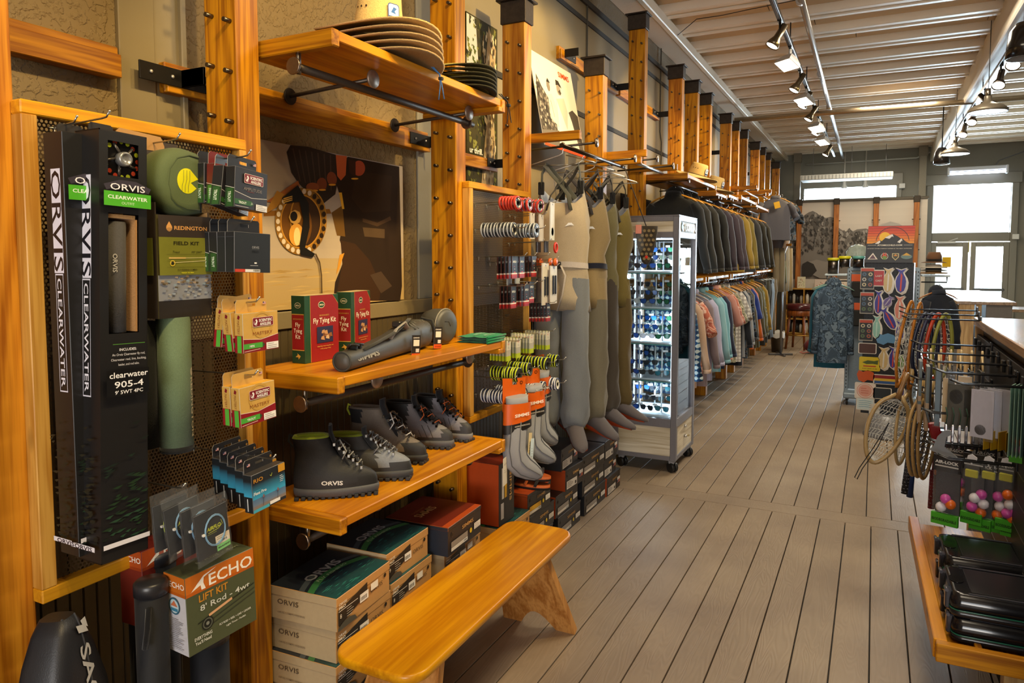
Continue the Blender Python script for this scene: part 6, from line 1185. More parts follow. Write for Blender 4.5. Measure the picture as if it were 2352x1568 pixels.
SH = [('#2d5c84', .86, .52, PLAID_B, 'blue plaid flannel shirt, nearest on the lower rail'), ('#b5957a', .84, .50, None, 'beige shirt right after the blue plaid one'), ('#c4a78c', .78, .22, FLOR, 'peach print short-sleeved shirt near the cabinet'), ('#77686a', .90, .52, None, 'mauve grey shirt near the cabinet'), ('#a39fb5', .88, .52, None, 'pale lilac shirt before the aqua one'), ('#7fa7ad', .84, .54, None, 'aqua blue long-sleeved shirt'), ('#6fa3ae', .86, .5, None, 'second aqua shirt behind the first'), ('#23273a', .86, .52, None, 'navy shirt between aqua and pink shirts'),
      ('#b07d70', .80, .26, None, 'dusty pink short-sleeved shirt'), ('#c9735c', .82, .25, FLOR, 'coral print short-sleeved shirt'), ('#b5ae95', .88, .24, LEAF, 'pale leaf print shirt'), ('#b9b3a8', .92, .24, PLAID_W, 'pale grey plaid shirt with long hem'), ('#1f2128', .98, .55, None, 'black overshirt with long sleeves'), ('#9a9a9a', .90, .54, None, 'light grey shirt after the black overshirt'), ('#4a5a68', .94, .5, DKF, 'dark floral print shirt'), ('#5a503c', .94, .52, None, 'brown olive shirt before the royal blue one'),
      ('#22347c', .60, .3, None, 'royal blue shirt before the orange one'), ('#c9601c', .88, .56, None, 'bright orange long-sleeved shirt'), ('#4f4a34', .90, .54, None, 'dark olive shirt after the orange one'), ('#5d5636', .92, .54, None, 'moss green shirt before the camouflage one'), ('#6a6428', .92, .54, CAMO, 'yellow-brown camouflage shirt near the mustard one'), ('#8d6f24', .74, .5, None, 'mustard shirt after the camouflage one')]
yy = 6.12
last = 0
PY = [(a+b)/2 for a, b, _ in POSTS]
def clearof(y):
    for a in PY:
        if abs(y-a) < .15: y = a+(.15 if y > a else -.15)
    return y
for i, (c, L, sl, mt, lb) in enumerate(SH):
    gy_ = clearof(max(yy, last+.13)); last = gy_
    garment(lb, (-1.60, gy_, 1.325), c, L, .215, sl, 'shirt', 'shirts on the lower rail', mt, rnd.uniform(-9, 9), .04, hang='#c98a2c' if i > 4 else '#8a7f70'); yy += .235 if i < 8 else .205
for i, (c, lb, L) in enumerate((('#33312c', 'dark charcoal trousers on the lower rail', .95), ('#3b3a30', 'dark olive trousers on the lower rail', .95), ('#2b2a28', 'black trousers on the lower rail', .92), ('#8497ad', 'light blue denim trousers on the lower rail', .92), ('#6f6350', 'khaki brown trousers at the far end of the lower rail', .9))):
    T = thing('trousers', lb, 'trousers', (-1.58, clearof(11.05+i*.3), 1.30), rnd.uniform(-8, 8), 'trousers on the lower rail'); ph = rnd.uniform(0, 6)
    for sg in (-1, 1): part(T, 'leg', MB().rings([[Vector((sg*.085+hw*math.cos(t)+.01*math.sin(z*11+ph), .05*math.sin(t)*(1+.2*math.sin(3*t+z*8+ph)), z)) for t in [2*math.pi*k2/14 for k2 in range(14)]] for z, hw in ((-.02, .09), (-.2, .1), (-.45, .085), (-.7, .08), (-L, .085))], c), CLOTH)
    part(T, 'waistband', MB().rings([[Vector((.175*math.cos(t), .055*math.sin(t), z)) for t in [2*math.pi*k2/18 for k2 in range(18)]] for z in (-.06, -.02, .0)], c), CLOTH)
    wire_hanger('metal clip hanger holding the '+' '.join(lb.split()[:4]), (-1.58, clearof(11.05+i*.3), 1.345), 0, 'metal trouser hangers on the lower rail', .15)
JK = [('#23221f', .70, 6.3, True, 'black hooded jacket, nearest on the upper rail'), ('#2a2822', .70, 6.62, True, 'second black hooded jacket on the upper rail'), ('#2f2c24', .72, 6.95, True, 'dark olive hooded jacket in the black group'), ('#23221f', .70, 7.3, False, 'last black jacket before the purple ones'), ('#3a3238', .66, 7.75, False, 'dark purple jacket beside the black ones'), ('#43393f', .66, 8.1, True, 'second dark purple hooded jacket'), ('#4a4046', .64, 8.42, False, 'plum grey jacket before the tan one'),
      ('#a5893f', .74, 8.85, False, 'tan yellow jacket on the upper rail'), ('#8d7a3c', .70, 9.2, False, 'second tan jacket on the upper rail'), ('#474747', .76, 9.75, False, 'charcoal grey jacket after the tan ones'), ('#36332a', .74, 10.3, True, 'dark olive jacket near the far end of the upper rail'), ('#3a362c', .72, 10.75, False, 'dark brown jacket below the grey tee shirt')]
for c, L, y, hd, lb in JK: garment(lb, (-1.60, clearof(y), 2.215), c, L, .22, .50, 'jacket', 'jackets on the upper rail', None, rnd.uniform(-8, 8), .055, hd)
hang_unit('upper rail under the tan jacket shelf carrying the far jackets', 9.94, 11.2, 2.32, True, -1.42, False, 1)
garment('grey tee shirt with yellow tag displayed on a wooden hanger, facing the aisle', (-1.42, 11.95, 2.60), '#56545a', .68, .25, .18, 'tee shirt', 'tee shirts', None, 22, .05, hng='wooden hanger of the displayed grey tee shirt')
garment('grey printed tee shirt behind the displayed one', (-1.36, 12.25, 2.58), '#6d6b6e', .66, .25, .2, 'tee shirt', 'tee shirts', DKF, 30, .05, hng='wooden hanger behind the displayed grey tee shirt')
solo('price_tag', 'yellow card tag on the grey tee shirt', 'tag', MB().box(-.045, .045, -.003, .003, -.05, .05, '#d9a51e', .001), CARD, (-1.38, 11.84, 2.46), rot=(0, R(-15), R(22)))
# straw hats on the racks and a mannequin with shorts
for i, (x, y, z, r_, t) in enumerate(((-1.50, 6.75, 2.40, .19, 'pale straw hat on the shelf above the eyewear cabinet'), (-1.50, 7.56, 2.36, .2, 'straw hat on the shelf over the black jackets'), (-1.62, 13.5, 2.555, .14, 'small pale hat on the far small shelf'))): hat(t, (x, y, z), r_, True, '#6a5a3c', (0, 18), '#c4aa74', None, 'straw hats on the racks', .12)
T = thing('mannequin', 'headless shop mannequin torso with pale arm and olive shorts', 'mannequin', (-1.46, 12.75, 1.56), -40); sk = '#b5a08c'
part(T, 'torso', MB().rings([[Vector((a*math.cos(t), b_*math.sin(t), z)) for t in [2*math.pi*i/20 for i in range(20)]] for a, b_, z in ((.15, .10, .0), (.165, .11, .1), (.14, .09, .25), (.165, .105, .42), (.18, .10, .54), (.12, .08, .62), (.05, .05, .66), (.05, .05, .72))], '#56545a'), CLOTH)
part(T, 'arm', MB().tube([(.17, 0, .55), (.23, -.02, .35), (.22, -.10, .15), (.16, -.16, .02)], [.05, .042, .036, .025], sk, 12).ball((.15, -.18, -.02), .03, .022, .05, sk, 10, 6), SATIN)
part(T, 'shorts', MB().rings([[Vector((a*math.cos(t), b_*math.sin(t), z)) for t in [2*math.pi*i/20 for i in range(20)]] for a, b_, z in ((.155, .105, .03), (.18, .12, -.12), (.185, .12, -.2), (.19, .12, -.33))], '#5f5a30'), CLOTH)
for i, (x, y, t) in enumerate(((-1.40, 12.45, 'khaki trousers hanging on the aisle side rack, left'), (-1.36, 12.75, 'pale striped khaki trousers on the aisle side rack'), (-1.33, 13.0, 'cream trousers at the end of the aisle side rack'))):
    T = thing('trousers', t, 'trousers', (x, y, 1.80), 25, 'trousers on the aisle side rack')
    for sg in (-1, 1): part(T, 'leg', MB().rings([[Vector((sg*.045+hw*math.cos(t_), .045*math.sin(t_)*(1+.25*math.sin(4*t_+z*9+i)), z)) for t_ in [2*math.pi*k2/14 for k2 in range(14)]] for z, hw in ((0, .04), (-.2, .05), (-.5, .055), (-.72, .055))], ('#7d7058', '#a39a86', '#a8926c')[i]), CLOTH)
T = thing('garment_stand', 'slim four-way stand with a wooden top bar holding khaki trousers', 'stand', (-1.37, 12.72, 0), 25); part(T, 'top_bar', MB().box(-.02, .02, -.36, .36, 1.83, 1.87, '#c98a2c', .004), PINE_Y); part(T, 'stem', MB().cyl((0, .0, .02), (0, .0, 1.84), .02, '#8f8f90', 10), METAL); part(T, 'foot', MB().box(-.2, .2, -.02, .02, 0, .03, '#77777a', .004).box(-.02, .02, -.2, .2, 0, .03, '#77777a', .004), METAL)
for i, (y, z, c, t) in enumerate(((11.5, 1.455, '#2a2a2c', 'stack of dark folded shirts on the lower rail shelf'), (11.9, 1.455, '#c98a2c', 'yellow folded stack on the lower rail shelf'))):
    m = MB()
    for k2 in range(4): m.box(-1.72, -1.52, y, y+.22, z+k2*.028, z+k2*.028+.026, c if k2 % 2 else '#3a3a44', .006)
    solo('folded_clothes', t, 'clothes', m, CLOTH, kind='stuff')
# ------------------------------------------------------------------ lit eyewear cabinet
T = thing('display_cabinet', 'tall grey glass display cabinet full of sunglasses, lit inside', 'cabinet', (-1.30, 5.30, 0)); w, d = .60, .50
GF = paint(.35, .3, vary=.03); gc = '#77757a'; LW = wood('#b5a689', '#d9cfb9', 'X', .6, .5, 0, knots=False); LW2 = wood('#b5a689', '#d9cfb8', 'Y', .6, .5, 0, knots=False)
for x, y in ((0, 0), (-d, 0), (0, w), (-d, w)): part(T, 'corner_post', MB().box(x-(.045 if x == 0 else 0), x+(0 if x == 0 else .045), y-(0 if y == 0 else .045), y+(.045 if y == 0 else 0), .10, 1.955, gc, .003), GF)
for z0, z1, nm in ((.10, .135, 'base_rail'), (.355, .42, 'lower_rail'), (1.795, 1.84, 'upper_rail'), (1.92, 1.957, 'top_rail')):
    part(T, nm, MB().box(-d+.045, -.045, .002, .043, z0, z1, gc, .002).box(-d+.045, -.045, w-.043, w-.002, z0, z1, gc, .002), GF); part(T, nm, MB().box(-.043, -.002, .045, w-.045, z0, z1, gc, .002).box(-d+.002, -d+.043, .045, w-.045, z0, z1, gc, .002), GF)
for z0, z1, nm in ((.135, .355, 'lower_panel'), (1.84, 1.92, 'fascia_panel')):
    part(T, nm, MB().box(-d+.045, -.045, .008, .02, z0, z1), LW); part(T, nm, MB().box(-.02, -.008, .045, w-.045, z0, z1), LW2); part(T, nm, MB().box(-d+.045, -.045, w-.02, w-.008, z0, z1), LW); part(T, nm, MB().box(-d+.008, -d+.02, .045, w-.045, z0, z1), LW2)
part(T, 'roof', MB().box(-d, 0, 0, w, 1.957, 1.965, gc), GF); part(T, 'deck', MB().box(-d+.03, -.03, .03, w-.03, .405, .42, '#d5d8da'), GLOSS)
for q_ in ((MB().box(-d+.045, -.045, .02, .026, .42, 1.795)), (MB().box(-.026, -.02, .045, w-.045, .42, 1.795)), (MB().box(-d+.045, -.045, w-.026, w-.02, .42, 1.795)), (MB().box(-d+.02, -d+.026, .045, w-.045, .42, 1.795))): part(T, 'glass_pane', q_, GLASS)
SZ = [.42, .70, .985, 1.255, 1.53]
for z in SZ[1:]: part(T, 'glass_shelf', MB().box(-d+.03, -.03, .03, w-.03, z-.007, z), GLASS); part(T, 'shelf_edge', MB().box(-d+.03, -.03, .029, .031, z-.0075, z+.0005, '#6fb5ae'), GLOSS)
LED = emit('led_strip', '#dcebff', 6)
for x, y in ((-.052, .052), (-d+.052, .052), (-.052, w-.052), (-d+.052, w-.052)): part(T, 'led_strip', MB().box(x-.006, x+.006, y-.006, y+.006, .43, 1.79), LED)
part(T, 'led_strip', MB().box(-d+.06, -.06, .035, .045, 1.782, 1.79), LED)
for z in (.6, 1.12, 1.62): lamp('cabinet_light', 'POINT', (-1.30-d/2, 5.30+w/2, z), (0, 0, 0), 13, COOL, .05)
part(T, 'lock', MB().cyl((-.005, w*.5, .315), (.008, w*.5, .315), .012, '#c9c9c9', 14), METAL); part(T, 'key', MB().cyl((-.005, w*.5, .235), (.014, w*.5, .235), .012, '#c9c9c9', 14).box(.012, .03, w*.5-.003, w*.5+.04, .233, .24, '#c9b98a', .001), METAL)
for x, y in ((-.05, .05), (-d+.05, .05), (-.05, w-.05), (-d+.05, w-.05)): part(T, 'caster', MB().lathe([(.036, -.012), (.04, -.008), (.04, .008), (.036, .012)], '#1b1b1c', 18, (x, y, .04), (.6, .8, 0)).lathe([(.036, -.012), (.04, -.008), (.04, .008), (.036, .012)], '#1b1b1c', 18, (x+.02, y+.026, .04), (.6, .8, 0)).box(x-.015, x+.03, y-.015, y+.035, .07, .10, '#8d8d90', .003), SATIN)
p = MB(); f = Pl((-.0075, .05, 1.84), (0, 1, 0), (0, 0, 1))
p.disc(Pl((-.006, .13, 1.88), (0, 1, 0), (0, 0, 1)), 0, 0, .036, '#2a7fa0', 24); p.k += .004
p.ring(Pl((-.006, .135, 1.88), (0, 1, 0), (0, 0, 1)), 0, 0, .034, .016, '#eef3f6', 24, 40, 330); p.disc(Pl((-.006, .15, 1.872), (0, 1, 0), (0, 0, 1)), 0, 0, .012, '#eef3f6', 14)
part(T, 'logo', p, CARD); s_ = MB(); vs_, fs, x0, x1 = text_geo('COSTA', .04)
for dx in (.012, .001): s_.add([(dx, (.19 if dx > .01 else .186)+(x-x0)*.30/(x1-x0), (1.855 if dx > .01 else 1.851)+y*.072) for x, y in vs_], fs, '#eef3f6' if dx else '#2f4652')
part(T, 'raised_lettering', s_, CARD)
for i, z in enumerate(SZ):       # stepped white stands and price arms on every level
    part(T, 'display_stand', MB().box(-d+.07, -.07, .06, .5, z+.001, z+.014, '#dfe6ea', .002).cyl((-.16, .17, z), (-.16, .17, z+.24), .006, '#e6eef2', 8).cyl((-.34, .17, z), (-.34, .17, z+.24), .006, '#e6eef2', 8).cyl((-.25, .3, z), (-.25, .3, z+.24), .006, '#e6eef2', 8), GLOSS)
gm = {}
def shades(lb, loc, rz, fc, lc, tilt):
    if (fc, lc) not in gm:
        m = MB()
        for sg in (-1, 1):
            o = [(sg*.034+a, b) for a, b in ((-.027, .008), (-.022, .019), (0, .021), (.022, .019), (.027, .004), (.018, -.017), (0, -.021), (-.018, -.015))]
            m.prism(Pl((0, 0, 0), (1, 0, 0), (0, 0, 1)), o, .0035, fc); m.poly(Pl((0, -.0005, 0), (1, 0, 0), (0, 0, 1)), [(sg*.034+(a-sg*.034)*.84, b*.84) for a, b in o], lc, .0006)
            m.tube([(sg*.063, .002, .012), (sg*.068, .05, .012), (sg*.066, .11, .008), (sg*.062, .135, -.014)], .0028, fc, 6, flat=.6)
        m.box(-.009, .009, 0, .003, .006, .013, fc, .001).box(-.075, -.035, -.004, -.003, .018, .034, '#f2f4f5'); gm[fc, lc] = m.mesh('sunglasses'); gm[fc, lc].materials.append(GLOSS)
    o = link('sunglasses', gm[fc, lc], None); o.location = loc; o.rotation_euler = (R(tilt), 0, R(rz)); return tag(o, lb, 'sunglasses', 'sunglasses in the lit cabinet')
ls = [('#17171a', '#1f4f9c', 'black sunglasses with blue mirror lenses'), ('#2a1c14', '#3a2a22', 'tortoise sunglasses with brown lenses'), ('#1b1b1e', '#2b6a4c', 'black sunglasses with green mirror lenses'), ('#3a3d42', '#20242a', 'grey sunglasses with dark lenses'), ('#202024', '#7a3d2a', 'black sunglasses with copper lenses'), ('#4a3a2a', '#2a6a7a', 'brown sunglasses with teal lenses')]
lv = ['bottom', 'second', 'middle', 'fourth', 'top']; ps = ['front left', 'front right', 'middle left', 'centre', 'middle right', 'rear left', 'rear right', 'raised left', 'raised right']
for i, z in enumerate(SZ):
    for j in range(9):
        fc, lc, t = ls[(i*5+j*2+(j*j+i) % 3) % 6]; x = -1.30-d+.12+(j % 3)*.12+(.03 if j > 5 else 0); y = 5.40+.13*(j // 3)*.75; zz = z+.055+.062*(j // 3)
        shades('%s, %s of the %s cabinet shelf' % (t, ps[j], lv[i]), (x, y, zz), rnd.uniform(-25, 35), fc, lc, rnd.uniform(-6, 6))
# ------------------------------------------------------------------ mountain mural partition at the far end
YM = 16.3; T = thing('mural_partition', 'partition with a grey mountain mural between timber posts at the far end', 'partition', (0, YM, 0))
part(T, 'panel', MB().box(-1.72, .90, 0, .05, 0, 2.80, '#c9bfb2'), CANVAS); p = MB(); f = Pl((0, 0, 0), (1, 0, 0), (0, 0, 1))
def mp(pts, c):
    k2 = p.k; p.k += .00006; o = [at(1800+a*.2551, 300+b*.2551, 'Y', YM) for a, b in pts]; return p.add([(v.x, -k2-.0004, v.z) for v in o], [tuple(range(len(o)))], c)
for i in range(10): g = i/9; p.rect(f, -1.715, 1.3+.148*i, .895, 1.3+.148*(i+1), tuple(a*(1-g)+b*g for a, b in zip(C('#b5aca2'), C('#d3c7b8'))), .0004)
p.k = .001; RG = [(55, 900), (110, 815), (150, 790), (180, 765), (225, 735), (262, 722), (300, 742), (335, 772), (380, 785), (420, 775), (455, 785), (470, 850), (510, 885), (545, 905), (610, 912), (660, 888), (740, 880), (790, 900), (830, 870), (880, 840), (960, 818), (1040, 840), (1100, 880)]
for (x0, y0), (x1, y1) in zip(RG, RG[1:]): mp([(x0, y0), (x1, y1), (x1, 1335), (x0, 1335)], '#7d766f' if x0 < 800 else '#b5ada3')
q = random.Random(8)
def ridge(x): return max(722+abs(x-262)*.42, 0) if x < 470 else 880+12*math.sin(x*.03)
for i in range(520):
    x = q.uniform(70, 840); y = ridge(x)+18+q.random()**1.3*330; s_ = q.uniform(8, 30); dk = min(1, max(0, (y-ridge(x))/330)); c = q.choice(('#5b5651', '#6f6963', '#4a4642', '#9d968e') if dk < .5 else ('#4d4844', '#3f3b38', '#5f5954', '#766f69'))
    mp([(x, y), (x+s_*.5, y-s_*.5), (x+s_, y+s_*.2), (x+s_*.7, y+s_), (x+s_*.1, y+s_*.8)], c) if i % 1 == 0 else None
mp([(170, 1230), (230, 1180), (300, 1160), (380, 1180), (455, 1165), (455, 1330), (330, 1330), (250, 1290)], '#8d857d'); mp([(170, 1200), (215, 1175), (270, 1200), (300, 1260), (250, 1310), (170, 1320)], '#393532'); mp([(870, 860), (960, 818), (1040, 838), (1090, 870)], '#aaa39b')
part(T, 'mural_print', p, CANVAS)
part(T, 'top_rail', MB().box(-1.72, .92, -.03, .06, 2.80, 2.85, '#5a5348', .006), DARKMETAL)
for x in (-1.445, -.73, .0, .71):
    part(T, 'timber_post', MB().box(x-.048, x+.048, -.10, -.005, 0, 2.74, b=.006), wood('#8d4f1c', '#b5702e', 'Z', 1)); part(T, 'steel_cap', MB().box(x-.056, x+.056, -.108, 0, 2.73, 2.86, '#3d352c', .005), DARKMETAL); m = MB()
    for z in (1.8, 2.1, 2.4):
        for sg in (-1, 1): m.cyl((x+sg*.048, -.05, z), (x+sg*.075, -.05, z), .009, '#3a332b', 6)
    part(T, 'pegs', m, DARKMETAL, kind='stuff')
for i, (x, t) in enumerate(((-1.525, 'grey steel column at the left end of the mural'), (.80, 'grey steel column between the mural and the doors'))):
    T = thing('steel_column', t, 'column', (x, YM+.12, 0)); part(T, 'shaft', MB().box(-.065, .065, 0, .13, 0, 3.82, '#77705f', .006), paint(.5)); part(T, 'head', MB().box(-.08, .08, -.015, .145, 3.66, 3.85, '#77705f', .006), paint(.5))
T = thing('hanging_baffle', 'white slatted panel hanging on wires above the mural', 'baffle', (-.56, 15.6, 3.19)); part(T, 'panel', MB().box(-.83, .83, -.05, .5, 0, .10, '#cfd0cc', .01), PAPER); m = MB()
for i in range(26): m.box(-.8+i*.063, -.785+i*.063, -.056, -.05, .012, .088, '#a9aaa8')
part(T, 'slats', m, PAPER, kind='stuff'); part(T, 'wires', MB().cyl((-.6, .1, .1), (-.6, .1, .645), .004, '#8a8a8a', 5).cyl((.1, .1, .1), (.1, .1, .645), .004, '#8a8a8a', 5).cyl((.7, .1, .1), (.7, .1, .645), .004, '#8a8a8a', 5), METAL)
BULB = emit('lamp_lens', '#fff1d8', 14); COOLB = emit('cool_tube', '#e6efff', 9)
for x, t in ((-.62, 'small white ceiling lamp below the hanging baffle, left'), (-.22, 'small white ceiling lamp below the hanging baffle, right')):
    T = thing('spot_lamp', t, 'lamp', (x, 16.75, 3.1)); part(T, 'housing', MB().lathe([(.012, .76), (.012, .26), (.03, .25), (.035, .08), (.06, .02), (.055, .0)], '#d9d5cc', 16), SATIN); part(T, 'lens', MB().lathe([(.001, .008), (.052, .008)], '#ffffff', 16), BULB)
T = thing('radiant_heater', 'white tube heater mounted above the transom window', 'heater', (1.74, 16.7, 3.32), -3); part(T, 'housing', MB().box(-.50, .50, -.07, .12, .02, .10, '#c9cdd6', .012).box(-.50, -.46, -.12, .1, -.06, .1, '#d3d7de', .01).box(.46, .50, -.12, .1, -.06, .1, '#d3d7de', .01), SATIN); part(T, 'tube', MB().cyl((-.46, -.06, -.01), (.46, -.06, -.01), .012, '#ffffff', 8).cyl((-.46, -.06, -.04), (.46, -.06, -.04), .008, '#ffffff', 8), COOLB)
part(T, 'cable', MB().tube([(.3, .02, .1), (.35, .05, .2), (.55, .12, .28), (.75, .2, .36), (.85, .25, .5)], .012, '#77787a', 6), SATIN)
solo('wall_conduit', 'thin pale conduit crossing the far wall under the ceiling', 'conduit', MB().tube([(-1.4, 16.9, 3.66), (.7, 16.9, 3.68), (.95, 16.85, 3.78)], .018, '#b5b3aa', 8), SATIN)
for x, z, t in ((.46, 3.12, 'white junction box right of the strip window'), (-1.68, 2.62, 'white junction box left of the mural'), (2.44, 2.05, 'small white alarm box right of the doors')): solo('junction_box', t, 'box', MB().box(-.055, .055, -.06, 0, -.05, .05, '#d6d4cd', .006), SATIN, (x, 16.93 if x > 0 else 16.28, z))
solo('door_notice', 'yellow paper notice taped to the left door pane', 'notice', MB().rect(Pl((0, 0, 0), (1, 0, 0), (0, 0, 1)), -.075, -.10, .075, .10, '#d9a80e').lines(Pl((0, -.0004, 0), (1, 0, 0), (0, 0, 1)), -.05, .05, .05, 6, .02, .004, '#b58608').box(-.075, .075, .0002, .001, -.10, .10, '#d9a80e'), PAPER, (1.31, 16.985, 1.55))
# cubby shelf with bottles
T = thing('cubby_shelf', 'pale wood cubby shelf under the mural holding bottles', 'shelf', (-1.62, 15.92, 0)); CW = wood('#a8762e', '#c9963f', 'X', 1, .5, 0, knots=False); Wd, n = 1.66, 5
part(T, 'back', MB().box(0, Wd, .27, .28, .04, 1.0, '#3a2a1a'), MATTE)
for z in (.06, .36, .66, .99): part(T, 'board', MB().box(0, Wd, 0, .27, z-.012, z+.012, '#b98a3a', .002), CW)
for i in range(n+1): part(T, 'divider', MB().box(i*Wd/n-.011, i*Wd/n+.011, .001, .27, .06, .99, '#b98a3a', .002), CW)
part(T, 'plinth', MB().box(0, Wd, .02, .25, 0, .048, '#9a7434', .002), CW)
bt = {}
for i in range(4):
    for r in range(3):
        for k2 in range(4 if r != 1 or i > 0 else 2):
            c = ('#1b1c1e', '#d6d2c8', '#26282a', '#8d8f90')[(i+r*2+k2*(k2+i)) % 4]; h = (.19, .23, .17)[(i+k2) % 3]
            if (c, h) not in bt: bt[c, h] = MB().lathe([(.001, 0), (.033, .002), (.034, h*.78), (.022, h*.86), (.022, h)], c, 12).lathe([(.024, h*.93), (.024, h*1.08), (.001, h*1.08)], '#1b1b1b', 12).mesh('flask'); bt[c, h].materials.append(SATIN)
            o = link('steel_flask', bt[c, h], None); o.location = (-1.62+i*Wd/n+.06+k2*.072, 16.02+.03*(k2 % 2), (.072, .372, .672)[r]); tag(o, '%s flask %s in the %s row, %s cubby from the left' % ({'#1b1c1e': 'black', '#d6d2c8': 'white', '#26282a': 'charcoal', '#8d8f90': 'steel grey'}[c], ('at the left', 'second', 'third', 'at the right')[k2], ('bottom', 'middle', 'top')[r], ('first', 'second', 'third', 'fourth')[i]), 'flask', 'flasks in the cubby shelf')
solo('teal_cap', 'teal cap lying in the third top cubby', 'cap', MB().ball((0, 0, .05), .08, .08, .06, '#4f8d8a', 14, 7).prism(Pl((0, -.06, .03), (1, 0, 0), (0, -1, 0)), [(-.06, 0), (.06, 0), (.05, .06), (-.05, .06)], .006, '#4f8d8a'), CLOTH, (-.5, 16.03, .672))
for x, ww, h, c, c2, t in ((-1.36, .16, .24, '#cfc6a8', '#7d9a5a', 'pale book with plant drawing standing on the cubby shelf'), (-.96, .28, .19, '#c9b8ac', '#e6ded4', 'glossy framed print on the cubby shelf'), (-.64, .30, .19, '#d9c8b8', '#b5604f', 'cream print with red dots on the cubby shelf')):
    T = thing('art_print', t, 'print', (x, 16.1, 1.002), rot=(R(-7), 0, 0)); part(T, 'board', MB().box(-ww/2, ww/2, 0, .012, 0, h, c, .002), CARD); p = MB(); q = random.Random(h); f = Pl((0, -.0002, 0), (1, 0, 0), (0, 0, 1))
    for i in range(14): u, v = q.uniform(-ww*.4, ww*.38), q.uniform(h*.15, h*.8); p.disc(f, u, v, .009, q.choice((c2, '#b5493a', '#8d7a5a')), 7)
    part(T, 'art', p, PAPER)
# bar stool, bin, red pack
T = thing('bar_stool', 'wooden bar stool with a round dark red leather seat', 'stool', (-1.18, 13.75, 0)); SW = wood('#6e3714', '#93511e', 'Z', 1, .4, .2, knots=False)
part(T, 'seat', MB().lathe([(.20, .70), (.225, .71), (.23, .75), (.225, .79), (.19, .815), (.001, .82)], '#4d1c1e', 28), GLOSS); part(T, 'seat_ring', MB().lathe([(.20, .60), (.215, .61), (.215, .69), (.20, .70)], '#7d4218', 28), SW)
for a in (30, 120, 210, 300): c_, s_ = math.cos(R(a)), math.sin(R(a)); part(T, 'leg', MB().tube([(.17*c_, .17*s_, .66), (.235*c_, .235*s_, 0)], [.026, .019], '#7d4218', 8), SW)
part(T, 'foot_ring', MB().tube([(.225*math.cos(R(a)), .225*math.sin(R(a)), .26) for a in range(0, 360, 15)], .009, '#b5924a', 6, True), METAL)
T = thing('waste_bin', 'grey mesh waste bin with white liner beside the stool', 'bin', (-1.47, 13.1, 0)); part(T, 'basket', MB().lathe([(.001, .002), (.09, .0), (.115, .34), (.118, .345), (.112, .34), (.088, .012)], '#5a544c', 24, caps=False), METAL); part(T, 'liner', MB().rings([[Vector((r*math.cos(t), r*math.sin(t), z+.012*math.sin(t*5))) for t in [2*math.pi*i/24 for i in range(24)]] for r, z in ((.121, .26), (.122, .345), (.11, .37), (.10, .30))], '#c9c5bd', False, False), PAPER)
T = thing('day_pack', 'dark red pack lying on the floor behind the blue camouflage jacket', 'bag', (-.82, 13.2, 0)); part(T, 'body', MB().ball((0, 0, .13), .23, .16, .14, '#6d1f22', 16, 9).ball((.18, .05, .28), .13, .12, .2, '#5a1a1e', 14, 8), CLOTH); part(T, 'strap', MB().tube([(-.2, -.05, .05), (-.28, -.1, .02), (-.22, -.16, .015), (-.1, -.15, .05)], .014, '#b5604f', 6, flat=.4), CLOTH)
# ------------------------------------------------------------------ free standing grey rack with camouflage jacket
T = thing('display_gondola', 'grey perforated rack on casters behind the sticker stand', 'rack', (.10, 8.95, 0)); SG = paint(.45, .2); sg_c = '#8795a0'
for x in (-.35, .33):
    part(T, 'upright', MB().box(x-.02, x+.02, -.03, .03, .09, 1.53, sg_c, .004), SG); m = MB()
    for k2 in range(34): m.rect(Pl((x, -.0301, 0), (1, 0, 0), (0, 0, 1)), -.005, .16+k2*.04, .005, .178+k2*.04, '#2c3238', .0002)
    part(T, 'slots', m, MATTE, kind='stuff')
part(T, 'back_panel', MB().box(-.33, .31, -.006, .006, .15, 1.48, '#75838f', .002), SG); part(T, 'top_bar', MB().box(-.36, .34, -.02, .02, 1.49, 1.54, sg_c, .01), SG); part(T, 'base', MB().box(-.37, .35, -.25, .25, .08, .14, sg_c, .01), SG)
for x in (-.33, .31):
    for y in (-.2, .2): part(T, 'caster', MB().lathe([(.03, -.012), (.038, -.006), (.038, .006), (.03, .012)], '#1c1c1d', 14, (x, y, .039), (1, 0, 0)).box(x-.018, x+.018, y-.02, y+.02, .06, .082, '#77777a', .002), SATIN)
for x0, x1 in ((-.60, -.37), (.36, .62)): part(T, 'side_shelf', MB().box(x0, x1, -.12, .12, 1.44, 1.46, '#b9c4c6', .004), SG); part(T, 'shelf_bracket', MB().tube([(x0+.02, 0, 1.44), (x0+.02, 0, 1.38), (x1, 0, 1.38)], .008, '#26282a', 6) if x0 < 0 else MB().tube([(x1-.02, 0, 1.44), (x1-.02, 0, 1.38), (x0, 0, 1.38)], .008, '#26282a', 6), SATIN)
for i, (x, t) in enumerate(((-.42, 'steel tin with yellow and teal lid, left on the side shelf'), (-.30, 'steel tin with yellow lid next to the first tin'), (-.16, 'steel tin behind the sunset sign edge'))):
    T = thing('steel_tin', t, 'tin', (x, 8.93, 1.4605 if i == 0 else (1.54 if i else 1.46)), group='steel tins with yellow lids'); hh = .16 if i == 0 else .10
    part(T, 'can', MB().lathe([(.001, 0), (.055, 0), (.055, hh), (.001, hh)], '#5a5450', 20), METAL); part(T, 'lid', MB().lathe([(.062, hh-.01), (.066, hh+.005), (.062, hh+.022), (.001, hh+.024)], ('#c9c422', '#d6cf1e', '#5fa49c')[i], 20), SATIN)
